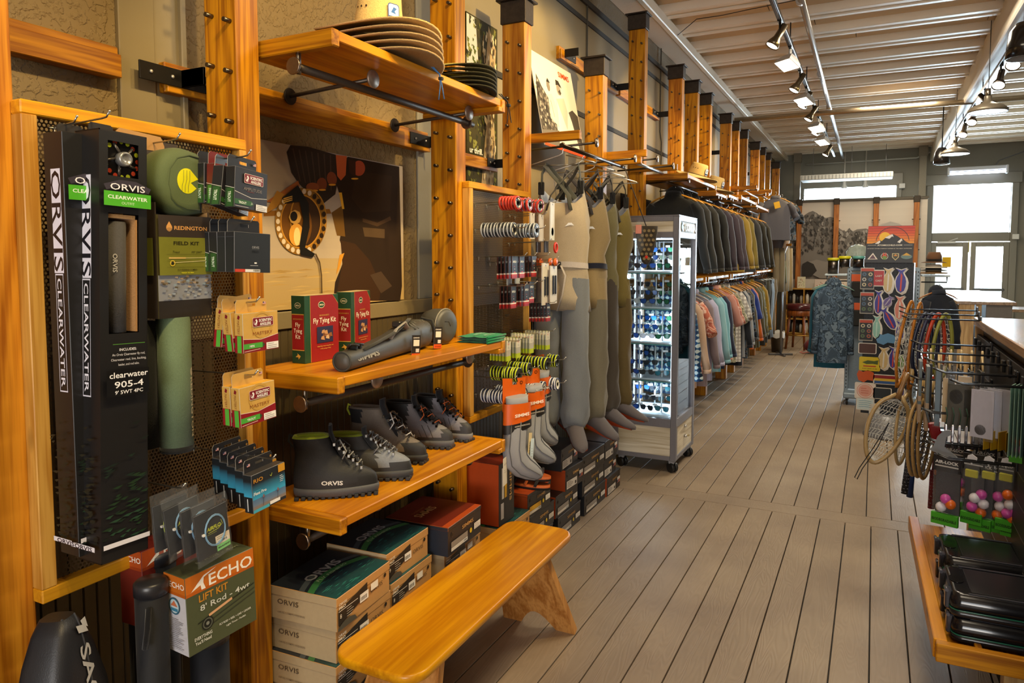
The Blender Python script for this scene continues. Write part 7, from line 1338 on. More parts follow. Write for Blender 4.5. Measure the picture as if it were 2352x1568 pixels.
solo('glass_bowl', 'upturned clear glass bowl on the rack top behind the sunset sign', 'bowl', MB().lathe([(.13, 0), (.12, .05), (.09, .1), (.03, .13), (.001, .132)], '#cfe0d6', 24, caps=False), clear('bowl_glass', '#cfe0d6', .05, .3), (-.17, 9.02, 1.665))
garment('blue camouflage jacket hanging on the left of the grey rack', (-.40, 8.80, 1.36), '#4a5866', .90, .16, .60, 'jacket', 'jackets on the grey rack', BCAMO, 8, .06, True, splay=.03, hng='mint green hanger of the blue camouflage jacket', hang='#7fa39a')
garment('teal jacket just behind the blue camouflage one', (-.43, 8.95, 1.36), '#2f6a80', .98, .17, .60, 'jacket', 'jackets on the grey rack', None, 8, .05, splay=.03, hng='pale hanger of the teal jacket', hang='#8fb5a4')
garment('navy black hooded top hanging right of the sticker stand', (.60, 8.6, 1.30), '#20242e', .6, .15, .4, 'jacket', 'jackets on the grey rack', None, 30, .05, True, hng='brown wooden hanger of the navy top', hang='#8d5a2c')
for i, (z, c, r_, t) in enumerate(((1.60, '#6a4a32', .12, 'brown felt hat with a dark band on top of the hat pile'), (1.545, '#c9bfae', .125, 'pale hat below the brown felt hat'), (1.515, '#3a3630', .125, 'dark hat in the pile below the brown felt hat'), (1.485, '#8d6a44', .13, 'tan hat at the bottom of the hat pile'))):
    T = thing('brimmed_hat', t, 'hat', (.57, 8.9, z), group='hats on the right side shelf'); part(T, 'brim', MB().lathe([(.07, .004), (r_, -.006+.006*(i % 2)), (r_, -.010), (.07, -.004)], c, 24, caps=False), CLOTH)
    part(T, 'crown', MB().lathe([(.075, 0), (.072, .06 if i == 0 else .02), (.055, .105 if i == 0 else .028), (.001, .10 if i == 0 else .03)], c, 20), CLOTH)
    if i == 0: part(T, 'hat_band', MB().lathe([(.0765, .004), (.0755, .03)], '#221c18', 20, caps=False), CLOTH)
# ------------------------------------------------------------------ sticker spinner stand
YS = 7.35; T = thing('sticker_stand', 'dark perforated sticker stand with a sunset mountain sign', 'stand', (.14, YS, 0), 0)
part(T, 'base', MB().lathe([(.001, 0), (.19, .0), (.19, .02), (.16, .05), (.15, .20), (.001, .20)], '#77777a', 28), paint(.4, .2)); PB = paint(.55)
part(T, 'panel', MB().box(-.215, .175, 0, .02, .20, 1.60, '#1f2530', .003), PB); part(T, 'panel_return', MB().box(.160, .175, .02, .22, .20, 1.60, '#2b323c', .003), PB); part(T, 'panel_return', MB().box(-.215, -.20, .02, .22, .20, 1.60, '#2b323c', .003), PB); part(T, 'edge_rail', MB().box(.176, .19, -.01, .02, .2, 1.60, '#9a9ea4', .002), METAL)
m = MB()
for i in range(14):
    for j in range(52): m.rect(Pl((0, -.0002, 0), (1, 0, 0), (0, 0, 1)), -.205+i*.0275, .24+j*.0265, -.199+i*.0275, .246+j*.0265, '#0b0d12', .0001)
part(T, 'peg_holes', m, MATTE, kind='stuff')
sn = MB(); sp_ = Pl((0, -.006, 1.60), (1, 0, 0), (0, .06, 1)); sn.prism(sp_, [(-.222, 0), (.165, 0), (.178, .335), (-.198, .335)], .008, '#1b1a1c'); part(T, 'sign_board', sn, CARD)
p = MB(); cs = ['#d98a1e', '#d97a1c', '#cf6a1a', '#c9541a', '#c24418', '#b8391a', '#b22f1c']
for i, c in enumerate(cs): z0, z1 = .175+i*.0228, .175+(i+1)*.0228-.002; p.poly(sp_, [(-.222+.0247*z0/.335, z0), (.165+.013*z0/.335, z0), (.165+.013*z1/.335, z1), (-.222+.0247*z1/.335, z1)], c)
p.disc(sp_, -.062, .232, .046, '#e0ad1e', 28); p.ring(sp_, 0, .19, .135, .005, '#17161a', 40, 5, 175)
for a, b, s_ in ((-.10, .205, .06), (.0, .262, .085), (.075, .222, .05)): p.poly(sp_, [(a-s_*1.3, .172), (a-s_*.5, b-.02), (a, b), (a+s_*.6, b-.03), (a+s_*1.3, .172)], '#17161a'); p.poly(sp_, [(a-s_*.75, b-.035), (a-s_*.2, b-.008), (a, b-.004), (a+s_*.08, b-.03), (a-s_*.05, b-.022), (a-s_*.3, b-.045)], '#d9d5d0')
p.rect(sp_, -.215, .135, .168, .172, '#17161a'); p.text(sp_, 'ATOMICCHILD.COM', -.022, .153, .018, '#d9d2c2', 'C', fit=.20, bold=.03); p.rect(sp_, -.20, .158, -.13, .160, '#d9d2c2'); p.rect(sp_, .09, .158, .16, .160, '#d9d2c2'); p.text(sp_, 'AN ARTIST OWNED COMPANY INSPIRED BY THE GREAT OUTDOORS', -.024, .126, .008, '#c9c2b2', 'C', fit=.36, bold=.03)
p.poly(sp_, [(-.20, .03), (-.155, .09), (-.115, .03)], '#d9cfc4'); p.poly(sp_, [(-.185, .035), (-.155, .075), (-.13, .035)], '#5a3d4a'); p.ring(sp_, -.06, .058, .03, .004, '#d9d2c2', 20); p.poly(sp_, [(-.08, .05), (-.07, .095), (-.06, .07), (-.05, .095), (-.04, .05)], '#c9482c'); p.disc(sp_, -.06, .045, .018, '#6a8a3c', 14)
p.poly(sp_, [(.0, .085), (.055, .085), (.055, .05), (.028, .02), (.0, .05)], '#c9b98a'); p.poly(sp_, [(.006, .08), (.049, .08), (.049, .052), (.028, .028), (.006, .052)], '#3a3d2a'); p.poly(sp_, [(.01, .06), (.028, .078), (.046, .06)], '#c9822c'); p.disc(sp_, .115, .055, .045, '#5f7a78', 20, .022); p.poly(sp_, [(.08, .065), (.115, .09), (.15, .065)], '#c99a2c'); part(T, 'sign_print', p, CARD)
fish = [(0, -.5), (.13, -.42), (.19, -.25), (.21, -.02), (.17, .14), (.10, .26), (.07, .34), (.2, .5), (.0, .43), (-.2, .5), (-.07, .34), (-.10, .26), (-.17, .14), (-.21, -.02), (-.19, -.25), (-.13, -.42)]
def sticker(lb, cx, cy, w, h, kind, c, c2='#e0dcd6', rot=0):
    o = at(1880+cx*.3507, 500+cy*.3507, 'Y', YS-.012); k2 = .3507*(YS-.3)*.99/F*1.02; w *= k2; h *= k2
    T = thing('sticker_pack', lb, 'sticker', o, group='stickers on the stand', rot=(0, R(rot), 0)); m = MB(); f = Pl((0, 0, 0), (1, 0, 0), (0, 0, 1)); p = MB(); g = Pl((0, -.0004, 0), (1, 0, 0), (0, 0, 1))
    if kind == 'fish':
        for i in range(3): m.prism(Pl((.006*i, .003*i, -.006*i), (1, 0, 0), (0, 0, 1)), [(a*w*2.3, b*h) for a, b in fish], .002, c2)
        p.poly(g, [(a*w*1.9, b*h*.92) for a, b in fish], c); p.poly(g, [(-.08*w, -.4*h), (.05*w, -.4*h), (.1*w, .2*h), (-.02*w, .3*h)], '#c9453a' if c == '#3a3a9a' else c2) if c != '#8fc4bd' else p.poly(g, [(-.05*w, -.38*h), (.05*w, -.38*h), (.08*w, .2*h), (-.05*w, .2*h)], '#bfe0da')
    elif kind == 'pack':
        m.box(-w/2, w/2, 0, .004, -h/2, h/2, '#b9b4ac', .0006); p.rect(g, -w*.46, -h*.46, w*.46, h*.46, '#1d2024'); p.rect(g, -w*.46, h*.34, w*.46, h*.47, '#b8452a'); q = random.Random(cx)
        for i in range(6): p.disc(g, (-.22+.44*(i % 2))*w, (.2-.24*(i//2))*h, w*.15, q.choice(('#cfc9c0', '#5f7a4a', '#b5604a', '#4a6a8a', '#d9c9a0')), 10); p.disc(g, (-.22+.44*(i % 2))*w, (.2-.24*(i//2))*h, w*.09, '#3a3f44', 8)
    elif kind == 'blob': m.prism(f, [(a*w, b*h) for a, b in ((-.5, .1), (-.4, .4), (-.15, .3), (.1, .45), (.4, .3), (.5, 0), (.4, -.35), (.1, -.3), (-.1, -.5), (-.4, -.35))], .004, c)
    else:
        m.prism(f, rrect(-w/2, -h/2, w/2, h/2, w*.08), .004, c2); p.poly(g, rrect(-w*.45, -h*.44, w*.45, h*.44, w*.06), c)
        if kind == 'trout': p.poly(g, [(-.36*w, .1*h), (-.1*w, .26*h), (.2*w, .22*h), (.4*w, .3*h), (.38*w, -.02*h), (.15*w, .02*h), (-.15*w, -.02*h)], '#4a5a1c'); p.rect(g, -.3*w, -.2*h, .3*w, -.12*h, '#b8361c'); p.text(g, "DON'T TREAD ON ME", 0, -.36*h, .009, '#2a2410', 'C', fit=w*.7, bold=.03)
        elif kind == 'flag': p.rect(g, -.45*w, .1*h, .45*w, .42*h, '#8d1f28'); p.rect(g, -.45*w, -.15*h, .45*w, .1*h, '#d9b53c'); p.rect(g, -.45*w, -.42*h, .45*w, -.15*h, '#2f5a9a')
        elif kind == 'round': p.ring(g, 0, 0, w*.4, w*.03, '#d98a7c', 24); p.disc(g, 0, 0, w*.33, '#e0a598', 20); p.lines(g, -w*.2, w*.1, w*.2, 3, w*.12, w*.04, '#cf7a6a')
        elif kind == 'last': p.text(g, 'LAST', 0, .08*h, .022, '#c9c2ba', 'C', fit=w*.6, bold=.03); p.text(g, 'CAST', 0, -.2*h, .022, '#c9c2ba', 'C', fit=w*.6, bold=.03)
        elif kind == 'script': p.line(g, [(-.2*w, -.3*h), (0, -.1*h), (-.1*w, .1*h), (.1*w, .3*h)], .003, '#4a4a4a')
        elif kind == 'wave':
            for i in range(4): p.line(g, [(-.35*w, (.25-.16*i)*h), (0, (.3-.16*i)*h), (.35*w, (.22-.16*i)*h)], .004, '#5fa0bd')
    part(T, 'backing', m, CARD); part(T, 'sticker_print', p, CARD) if p.v else None
V_ = '#3a3a9a'
for a in ((('black sticker pack with orange header, top left of the stand', 320, 398, 75, 130, 'pack', K)), ('red and white lettered sticker, top row', 395, 395, 60, 100, 'last', '#b02f34'), ('cream fish sticker, top row', 455, 410, 60, 155, 'fish', '#cdb684'), ('purple and red fish sticker, top right', 540, 412, 68, 155, 'fish', V_), ('black sticker pack below the top left pack', 317, 558, 75, 130, 'pack', K), ('slim purple fish sticker, second row', 392, 553, 50, 150, 'fish', V_), ('small violet fish cluster sticker, second row', 455, 545, 45, 70, 'fish', '#6a5a9a', '#b9b2c9', 30), ('coral pink fish sticker at the right', 530, 590, 58, 150, 'fish', '#d98a7a'),
          ('black sticker pack, third down the left side', 310, 735, 75, 130, 'pack', K), ('aqua fish sticker, third row', 380, 715, 52, 145, 'fish', '#8fc4bd'), ('curled purple fish sticker in the middle', 460, 660, 60, 150, 'fish', V_, '#e0dcd6', -28), ('blue bear shaped sticker, middle', 440, 792, 110, 75, 'blob', '#5f93c4'), ('brown landscape sticker with rounded corners', 320, 855, 100, 65, 'plain', '#4a2a22'), ('yellow trout sticker, left side', 335, 957, 115, 85, 'trout', '#d6bf1e', '#d6bf1e'), ('cream fish sticker, lower row', 425, 920, 62, 140, 'fish', '#cdb684'), ('purple fish sticker, lower row', 487, 915, 50, 140, 'fish', V_), ('purple fish sticker at the right edge', 532, 745, 50, 140, 'fish', V_), ('green fish sticker at the right edge', 538, 940, 45, 90, 'fish', '#5a8a3c'),
          ('orange fox shaped sticker', 310, 1035, 100, 80, 'blob', '#c9561a'), ('striped flag sticker, low row', 437, 1060, 130, 60, 'flag', '#d9d2c2'), ('white card with pink round seal', 305, 1132, 115, 100, 'round', '#e6dcd6'), ('pale blue wave sticker, low left', 305, 1220, 100, 75, 'wave', '#cfe0e6'), ('dark fish photo sticker, low row', 415, 1150, 105, 70, 'plain', '#26303a'), ('white script sticker card', 365, 1262, 58, 88, 'script', '#e0ddd6'), ('small purple fish sticker near the net', 540, 1130, 40, 90, 'fish', V_)): sticker(*a)
# orange and black sock packs hanging on the grey rack between the uprights
for i, (x, z, t) in enumerate(((-.17, 1.40, 'orange and black sock pack on the grey rack, upper'), (-.15, 1.08, 'orange and black sock pack on the grey rack, lower'))):
    T = thing('sock_pack', t, 'socks', (x, 8.85, z)); part(T, 'header', MB().box(-.055, .055, -.006, .006, -.02, .06, '#c4501a', .002), CARD); part(T, 'socks', MB().box(-.05, .06, -.02, .02, -.2, -.02, '#2a2928', .012), CLOTH)
# ------------------------------------------------------------------ counters and pegboard gondola on the right
MAPLE = wood('#b08a55', '#d6b27a', 'Z', .8, .4, .1, knots=False); TOPW = wood('#8d6f50', '#b3926c', 'Y', .7, .25, .3, knots=False)
T = thing('checkout_counter', 'far counter with a pale maple end panel before the doors', 'counter', (1.0, 10.9, 0)); part(T, 'end_panel', MB().box(0, .17, 0, .03, 0, 1.08, b=.003), MAPLE); part(T, 'end_panel', MB().box(.19, .25, .0, .05, 0, 1.06, b=.003), MAPLE); part(T, 'front', MB().box(0, .02, .03, 3.6, 0, 1.02, '#5a5048', .003), paint(.5)); part(T, 'worktop', MB().box(-.03, .62, -.02, 3.6, 1.04, 1.08, b=.004), TOPW); part(T, 'body', MB().box(.3, .58, .03, 3.6, 0, 1.04, '#77716a', .003), paint(.5))
m = MB(); [m.box(.05+i*.02, .16+i*.02, .8+i*.06, .98+i*.06, 1.0805+.0012*i, 1.0815+.0012*i, '#f0efec') for i in range(3)]; solo('paper_sheets', 'loose white papers lying on the far counter', 'paper', m, PAPER, (1.0, 10.9, 0), kind='stuff')
T = thing('side_table', 'dark topped table behind the far counter by the doors', 'table', (1.6, 12.4, 0)); part(T, 'top', MB().box(-.3, .75, 0, .7, .86, .90, '#6a5442', .004), TOPW)
for x in (-.26, .7):
    for y in (.05, .64): part(T, 'leg', MB().box(x-.025, x+.025, y-.025, y+.025, 0, .86, '#6a5442', .003), SATIN)
XG, Y0, Y1 = .50, 1.7, 4.55
T = thing('pegboard_gondola', 'long dark pegboard gondola with a wood top on the right', 'gondola', (XG, Y0, 0)); L = Y1-Y0
part(T, 'peg_panel', MB().box(0, .02, 0, L, .12, 1.24, '#1c1c20', .002), PB); part(T, 'top_board', MB().box(-.012, .42, -.02, L+.01, 1.285, 1.325, b=.004), TOPW); part(T, 'header', MB().box(.03, .05, 0, L, 1.13, 1.285, '#4a4540', .002), paint(.5)); part(T, 'end_post', MB().box(-.005, .05, L-.04, L, .1, 1.285, b=.003), MAPLE); part(T, 'body', MB().box(.06, .40, .05, L-.05, .05, 1.27, '#2a2826', .003), paint(.6)); part(T, 'kick', MB().box(-.02, .42, 0, L, 0, .12, '#1d1b1a', .003), paint(.6))
m = MB(); [m.box(-.012, 0, .15+i*.155, .19+i*.155, 1.17, 1.22, '#121214', .002) for i in range(18)]; part(T, 'hook_bracket', m, SATIN, kind='stuff'); m = MB()
for i in range(9): m.box(-.002, 0, 0, L, .22+i*.105, .2235+i*.105, '#3d3835')
part(T, 'slat_grooves', m, SATIN, kind='stuff')
def bhook(y, z, Lh, lb):
    m = MB()
    for dy in (-.012, .012): m.tube([(0, dy, 0), (-Lh+.04, dy, -.002), (-Lh, dy, .012)], .0034, '#141416', 6)
    m.tube([(-Lh+.005, -.012, .011), (-Lh, 0, .013), (-Lh+.005, .012, .011)], .0034, '#141416', 6).box(-.008, 0, -.02, .02, -.02, .02, '#141416', .002); return solo('display_hook', lb, 'hook', m, SATIN, (XG, y, z), group='black double hooks on the gondola')
def net(lb, loc, rot, hw, hh, hl, fc, mesh='#cfcdc6', down=False, cord=None, hc=None, grp='landing nets on the gondola'):
    T = thing('landing_net', lb, 'net', loc, group=grp, rot=tuple(R(a) for a in rot)); o = []
    for i in range(33):
        t = -math.pi/2+2*math.pi*i/32*.86+.44*1.0; o.append((hw*math.cos(t+math.pi)*(1-.12*math.sin(t)), -hh*math.sin(t)*-1))
    o = [(hw*math.sin(a)*(1-.22*math.cos(a))*1.05, 0, -hh*math.cos(a)*-1 if False else hh*(-math.cos(a))) for a in [R(-158+316*i/32) for i in range(33)]]
    o = [(-x, y, z) for x, y, z in o]; fl = -1 if down else 1; top = hh*.93
    fr_ = [(.012, 0, top+.03)]+[(x, y, z) for x, y, z in reversed(o)]+[(-.012, 0, top+.03)] if o[0][0] < 0 else [(-.012, 0, top+.03)]+[(x, y, z) for x, y, z in reversed(o)]+[(.012, 0, top+.03)]
    part(T, 'hoop', MB().tube([(x, y, z*fl) for x, y, z in fr_], .0075, fc, 8, flat=1.5), SATIN); part(T, 'handle', MB().tube([(0, 0, (top+.01)*fl), (0, 0, (top+.06)*fl), (.0, 0, (top+hl*.6)*fl), (0, 0, (top+hl)*fl)], [.018, .013, .011, .015], hc or fc, 10), SATIN)
    m = MB(); n = 9; g = {}
    for i in range(n+1):
        for j in range(n+5):
            v = -1+2*j/(n+4); ww = hw*math.sqrt(max(0, 1-v*v))*(1+.22*-(-v))*.98; u = -1+2*i/n; g[i, j] = Vector((u*ww, .05*(1-u*u)*(1-v*v)+.004*math.sin(i*3+j*2), v*hh*.97*fl))
    for i in range(n+1):
        for j in range(n+4): m.tube([g[i, j], g[min(n, i+(1 if j % 2 else 0)), j+1]], .0019, mesh, 4)
    for j in range(1, n+4):
        for i in range(n): m.tube([g[i, j], g[i+1, j]], .0019, mesh, 4)
    part(T, 'net_mesh', m, SATIN, kind='stuff')
    if cord: part(T, 'cord', MB().tube([(0, -.02, cord*fl), (-.03, -.03, -hh*.6), (-.055, -.02, -hh-.05), (-.06, -.02, -hh-.11), (-.045, -.02, -hh-.115), (-.04, -.02, -hh-.05), (-.01, -.03, -hh*.5), (0, -.02, cord*fl)], .0026, '#17161a', 5), CLOTH)
    return T
net('pale wood landing net with clear rubber mesh, nearest, hanging by its handle', (.079, 4.33, .71), (0, 17, 8), .085, .19, .16, '#a58a5c', cord=.05, hc='#8d6a42')
net('pale wood landing net behind the nearest one, edge on', (.17, 4.42, .70), (0, 12, 62), .08, .185, .17, '#a58a5c', cord=.0)
for i, t in enumerate(('first of three ruler-marked wooden nets hung edge on', 'middle of three ruler-marked wooden nets', 'last of three ruler-marked wooden nets, grey mesh showing')): net(t, (.215+.022*i, 4.10-.02*i, .735), (0, 7, 62), .085, .185, .13, '#a88a58', '#6d6f7a', cord=.0 if i == 2 else None)
net('amber hoop net hung upside down at the left tip of the hooks', (.165, 4.47, 1.19), (0, 15, 62), .06, .22, .05, '#a3651c', '#c9c7c0', True, hc='#a3651c'); net('second amber hoop net hung upside down', (.215, 4.50, 1.18), (0, 13, 66), .06, .22, .06, '#a3651c', '#c4c2ba', True)
for x, c, t in ((.25, '#1d2238', 'dark blue hooped net in the back row'), (.28, '#2a2d44', 'navy hooped net in the back row'), (.31, '#b03a1e', 'red hooped net in the back row'), (.345, '#8a8a3c', 'olive green hooped net in the back row')): net(t, (x, 4.50, 1.17), (0, 4, 30), .05, .17, .05, c, '#bdb9b0', True)
for y, z, Lh, t in ((4.50, 1.365, .37, 'far top hook with amber nets'), (4.42, 1.345, .37, 'second far top hook'), (4.34, 1.325, .36, 'third far top hook'), (4.1, 1.0, .32, 'hook with ruler nets'), (4.05, .98, .3, 'second hook with ruler nets'), (4.2, .78, .3, 'low hook behind the ruler nets'), (3.95, 1.235, .33, 'hook holding flat dark packs'), (3.75, 1.215, .33, 'second hook holding flat dark packs'), (3.9, 1.07, .33, 'empty black hook below the flat packs'), (3.45, 1.215, .30, 'hook over the clear gear packets'), (3.25, 1.20, .28, 'hook over the white sheet packets'), (3.05, 1.19, .24, 'near hook over the clear packets'), (3.5, .99, .30, 'hook with shiny clamps'), (3.4, .885, .28, 'hook above the bobber packets'), (3.2, .87, .26, 'second hook above the bobber packets'), (3.55, .84, .28, 'low hook with bobber packets')): bhook(y, z, Lh, 'black double wire hook, '+t)
# staffs and flat packs
for i, (x, y, z0, z1, c, t, dx) in enumerate(((.195, 4.28, .39, .99, '#1b1d26', 'black wading staff with dotted grip between the nets', .04), (.215, 4.33, .36, .62, '#1d3566', 'blue gripped wading staff below the black one', .02), (.30, 4.15, .37, .82, '#7a2433', 'dark red patterned wading staff', .01), (.325, 4.05, .42, .80, '#4a2c18', 'brown inlaid net handle beside the red staff', .0))):
    T = thing('wading_staff', t, 'staff', (x, y, 0), group='wading staffs on the gondola'); part(T, 'shaft', MB().tube([(0, 0, z0+.16), (dx, 0, z1)], .010 if i < 3 else .022, c, 10), SATIN); g = MB().tube([(-dx*.4, 0, z0), (0, 0, z0+.2)], .016 if i < 3 else .03, c, 12)
    for k2 in range(10 if i in (0, 2) else 0):
        for a in range(5): g.ball((-dx*.4*(1-k2/10)+.016*math.cos(a*1.2+k2*.6), -.016*abs(math.sin(a*1.2+k2*.6)), z0+.012+k2*.018), .002, .002, .002, '#9a9aa0', 5, 3)
    if i == 3: g.box(-.031, .031, -.034, .0, z0+.16, z0+.21, '#a5602a', .003)
    part(T, 'grip', g, RUBBER)
for i in range(13):
    x = .215+i*.021; big = i < 2; y = 3.98 if i % 2 == 0 else 3.80; T = thing('flat_pack', 'slim %s pack, %s along the upper hooks' % ('two-tone grey and kraft' if big else 'dark', ORD[i] if i < 11 else ('twelfth', 'thirteenth')[i-11]), 'packet', (x, y, .85 if big else .88), group='slim flat packs on the upper hooks'); h = .30 if big else .26
    part(T, 'sleeve', MB().box(-.007, .007, -.045, .045, 0, h, '#23242c' if not big else '#55656a', .001, {'edge': '#8d8a80'}), SATIN)
    if big: part(T, 'kraft_band', MB().box(-.0075, .0075, -.0455, .0455, .0, .13, '#a58d70', .001).box(-.0078, .0078, -.0458, .0458, .09, .105, '#4a5c64'), CARD)
    else: part(T, 'hang_header', MB().tube([(0, -.04, h), (0, -.02, h+.03), (0, .0, h+.065), (.0, .02, h+.03), (0, .04, h)], .0055, '#c9b184', 5), CARD)
def bagged(lb, loc, rz, w, h, inner, grp='clear packets on the gondola hooks'):
    T = thing('clear_packet', lb, 'packet', loc, rz, grp); q = random.Random(lb); m = MB()
    for s_ in (-1, 1):
        g = [[(-w/2+w*a/5, s_*.008*math.sin(math.pi*a/5)*(b < 6)+q.uniform(-.002, .002), h*b/6) for a in range(6)] for b in range(7)]; m.add([v for r_ in g for v in r_], [(b*6+a, b*6+a+1, (b+1)*6+a+1, (b+1)*6+a) for b in range(6) for a in range(5)], '#e6e8ea')
    part(T, 'clear_sleeve', m, BAG); f = Pl((0, -.002, 0), (1, 0, 0), (0, 0, 1))
    for nm, pts, c in inner:
        k2 = MB().prism(f, [(a*w, b*h) for a, b in pts], .003, c); part(T, nm, k2, SATIN)
    return T
sq = lambda a, b, c, d: [(a, b), (c, b), (c, d), (a, d)]
bagged('clear packet with a beige strap and grey tool', (.285, 3.52, .92), -18, .085, .27, (('strap', sq(-.1, .1, .12, .8), '#c4ad88'), ('tool', sq(.2, .05, .4, .85), '#4f555c'), ('strap', sq(-.42, .02, -.2, .9), '#6f8494')))
bagged('clear packet with black disc and gripper comb', (.335, 3.46, .93), -18, .10, .24, (('back_card', sq(-.45, .02, .46, .8), '#4a4a44'), ('disc', [(-.15+.25*math.cos(a*.4), .58+.13*math.sin(a*.4)) for a in range(16)], '#17171a'), ('comb', sq(.15, .25, .4, .72), '#141416'), ('label', sq(-.1, .84, .4, .95), '#c9b79a')))
for i, t in enumerate(('front white sheet packet with a round black cap', 'second white sheet packet', 'third white sheet packet')): bagged(t, (.395+.03*i, 3.30+.03*i, .93), -30, .085, .21, (('sheet', sq(-.48, .05, .48, .95), '#bdbfd0'), ('cap', [(-.05+.24*math.cos(a*.4), .2+.10*math.sin(a*.4)) for a in range(16)], '#17171a')))
for i in range(4): solo('yellow_card', '%s yellow card foot below the white sheet packets' % ('first', 'second', 'third', 'fourth')[i], 'card', MB().box(-.0012, .0012, -.03, .03, 0, .075, '#b8921c', .0004), CARD, (.42+.024*i, 3.32, .895), -35, 'yellow card feet'); solo('green_strip', '%s pale green strip pack at the right frame edge' % ('first', 'second', 'third', 'fourth')[i], 'card', MB().box(-.0015, .0015, -.035, .035, 0, .26, '#7fa394', .0004), SATIN, (.462+.012*i, 3.10, .93), -20, 'green strip packs')
for i in range(7):
    T = thing('steel_clamp', '%s chrome clamp from the left on the middle hook' % ORD[i], 'clamp', (.285+.024*i, 3.42, .86), group='chrome clamps on the gondola')
    part(T, 'jaws', MB().box(-.005, .005, -.012, .012, 0, .10, '#d4d6de', .003), paint(.12, 1)); part(T, 'cord', MB().tube([(0, 0, .1), (.004, 0, .14), (-.003, 0, .17)], .0022, '#2a4a3a', 5), CLOTH)
T = thing('floating_pliers', 'red handled tool with three grey prongs below the dark packs', 'tool', (.285, 3.75, .80), rot=(0, R(-14), 0)); part(T, 'red_body', MB().box(-.022, .022, -.014, .014, 0, .10, '#8d1a24', .006), SATIN)
for k2 in range(3): part(T, 'prong', MB().box(-.02+.015*k2, -.01+.015*k2, -.008, .008, .1, .155, '#4a5258', .002), SATIN)
solo('fish_gripper', 'grey curved plastic tool hanging beside the clamps', 'tool', MB().prism(Pl((0, 0, 0), (1, 0, 0), (0, 0, 1)), [(-.05, .0), (-.035, .015), (-.02, .06), (.0, .085), (.02, .09), (.03, .075), (.01, .06), (.005, .02), (.03, .0), (.05, -.015), (.04, -.03), (.01, -.015), (-.02, -.01)], .01, '#7d8288'), SATIN, (.268, 3.30, .87), -15)
bc = ['#d9d6de', '#c94fa5', '#d9661c']
for i in range(9):
    x = (.285, .325, .345, .375, .405, .432, .46, .487, .505)[i]; y = 3.30+(.14 if i in (1, 2, 5) else 0)-(.03*(i > 6)); lb = '%s bobber packet from the left, %s' % (ORD[i], ('white ball over orange', 'single white ball', 'white orange and violet balls in a column', 'white over pink ball', 'pink white and orange balls', 'plain grey packet', 'pink over white and orange balls', 'orange ball on top', 'pink and orange at the frame edge')[i])
    T = thing('bobber_packet', lb, 'packet', (x, y, .635+(.02 if i % 2 else 0)), -22, 'bobber packets on the low hooks'); w = .058 if i != 0 else .075; T.scale = (1.3, 1.3, 1.3); T.location.z -= .06
    m = MB(); g = Pl((0, -.0075, 0), (1, 0, 0), (0, 0, 1))
    for s_ in (-1, 1): g_ = [[(-w/2+w*a/4, s_*.014*math.sin(math.pi*a/4)*(1 if 0 < b < 5 else .3), .03+.17*b/5) for a in range(5)] for b in range(6)]; m.add([v for r_ in g_ for v in r_], [(b*5+a, b*5+a+1, (b+1)*5+a+1, (b+1)*5+a) for b in range(5) for a in range(4)], '#e6e8ea')
    part(T, 'clear_sleeve', m, BAG); part(T, 'back_card', MB().box(-w/2+.003, w/2-.003, .016, .018, .03, .17, '#1d1b20'), CARD); part(T, 'header', MB().box(-w/2, w/2, -.003, .001, .165, .215, '#1d1c20', .0005), CARD); part(T, 'foot_label', MB().box(-w/2, w/2, -.009, .003, -.002, .034, '#3f9a1e', .001), CARD)
    p = MB(); h2 = Pl((0, -.0034, 0), (1, 0, 0), (0, 0, 1)); p.text(h2, 'AIR-LOCK', 0, .19, .013, '#d6d4cf', 'C', fit=w*.86, bold=.03); p.rect(h2, -w*.43, .18, w*.43, .184, '#bdbab4'); p.text(Pl((0, -.0094, 0), (1, 0, 0), (0, 0, 1)), 'BIODEGRADABLE', 0, .010, .012, '#17300c', 'C', fit=w*.9, bold=.03); part(T, 'packet_print', p, CARD)
    for k2, cc in enumerate(((0, 2, 1), (0,), (0, 2, 1), (1, 0), (2, 0, 1), (), (2, 0, 1), (1, 0, 2), (2, 1))[i]): part(T, 'bobber', MB().ball(((-.012, .014, .0)[k2 % 3] if i == 0 else .006*(k2 % 2), -.002, .052+.028*k2*(1 if i else .5)), .0155, .0155, .0155, bc[cc], 12, 7), SATIN)
T = thing('bobber_packet', 'upper bobber packet with orange and pink balls at the right frame edge', 'packet', (.492, 3.12, .90), -20); part(T, 'foot_label', MB().box(-.03, .03, -.008, .003, 0, .03, '#3f9a1e', .001), CARD); part(T, 'bobber', MB().ball((0, -.004, .05), .018, .018, .018, '#c94fa5', 12, 7), SATIN); part(T, 'bobber', MB().ball((-.005, -.004, .078), .018, .018, .018, '#d9661c', 12, 7), SATIN); part(T, 'clear_sleeve', MB().box(-.03, .03, -.006, .006, .03, .22, '#e6e8ea', .004), BAG)
for i in range(3): T = thing('yarn_packet', ('first clear packet with yellow yarn and white top clip', 'second clear packet with yellow yarn', 'third clear packet with yellow yarn at the right')[i], 'packet', (.36+.055*i, 3.22, .80), -25, 'yellow yarn packets'); part(T, 'yarn', MB().box(-.022, .022, -.006, .006, 0, .03, '#b5b03a', .003), CLOTH); part(T, 'top_clip', MB().prism(Pl((0, -.004, 0), (1, 0, 0), (0, 0, 1)), [(-.02, .06), (-.014, .085), (.0, .092), (.018, .08), (.016, .06), (.004, .068), (0, .05), (-.006, .062)], .004, '#d3d2d6'), SATIN); part(T, 'clear_sleeve', MB().box(-.026, .026, -.007, .007, -.002, .065, '#e6e8ea', .004), BAG)
m = MB(); q = random.Random(3)
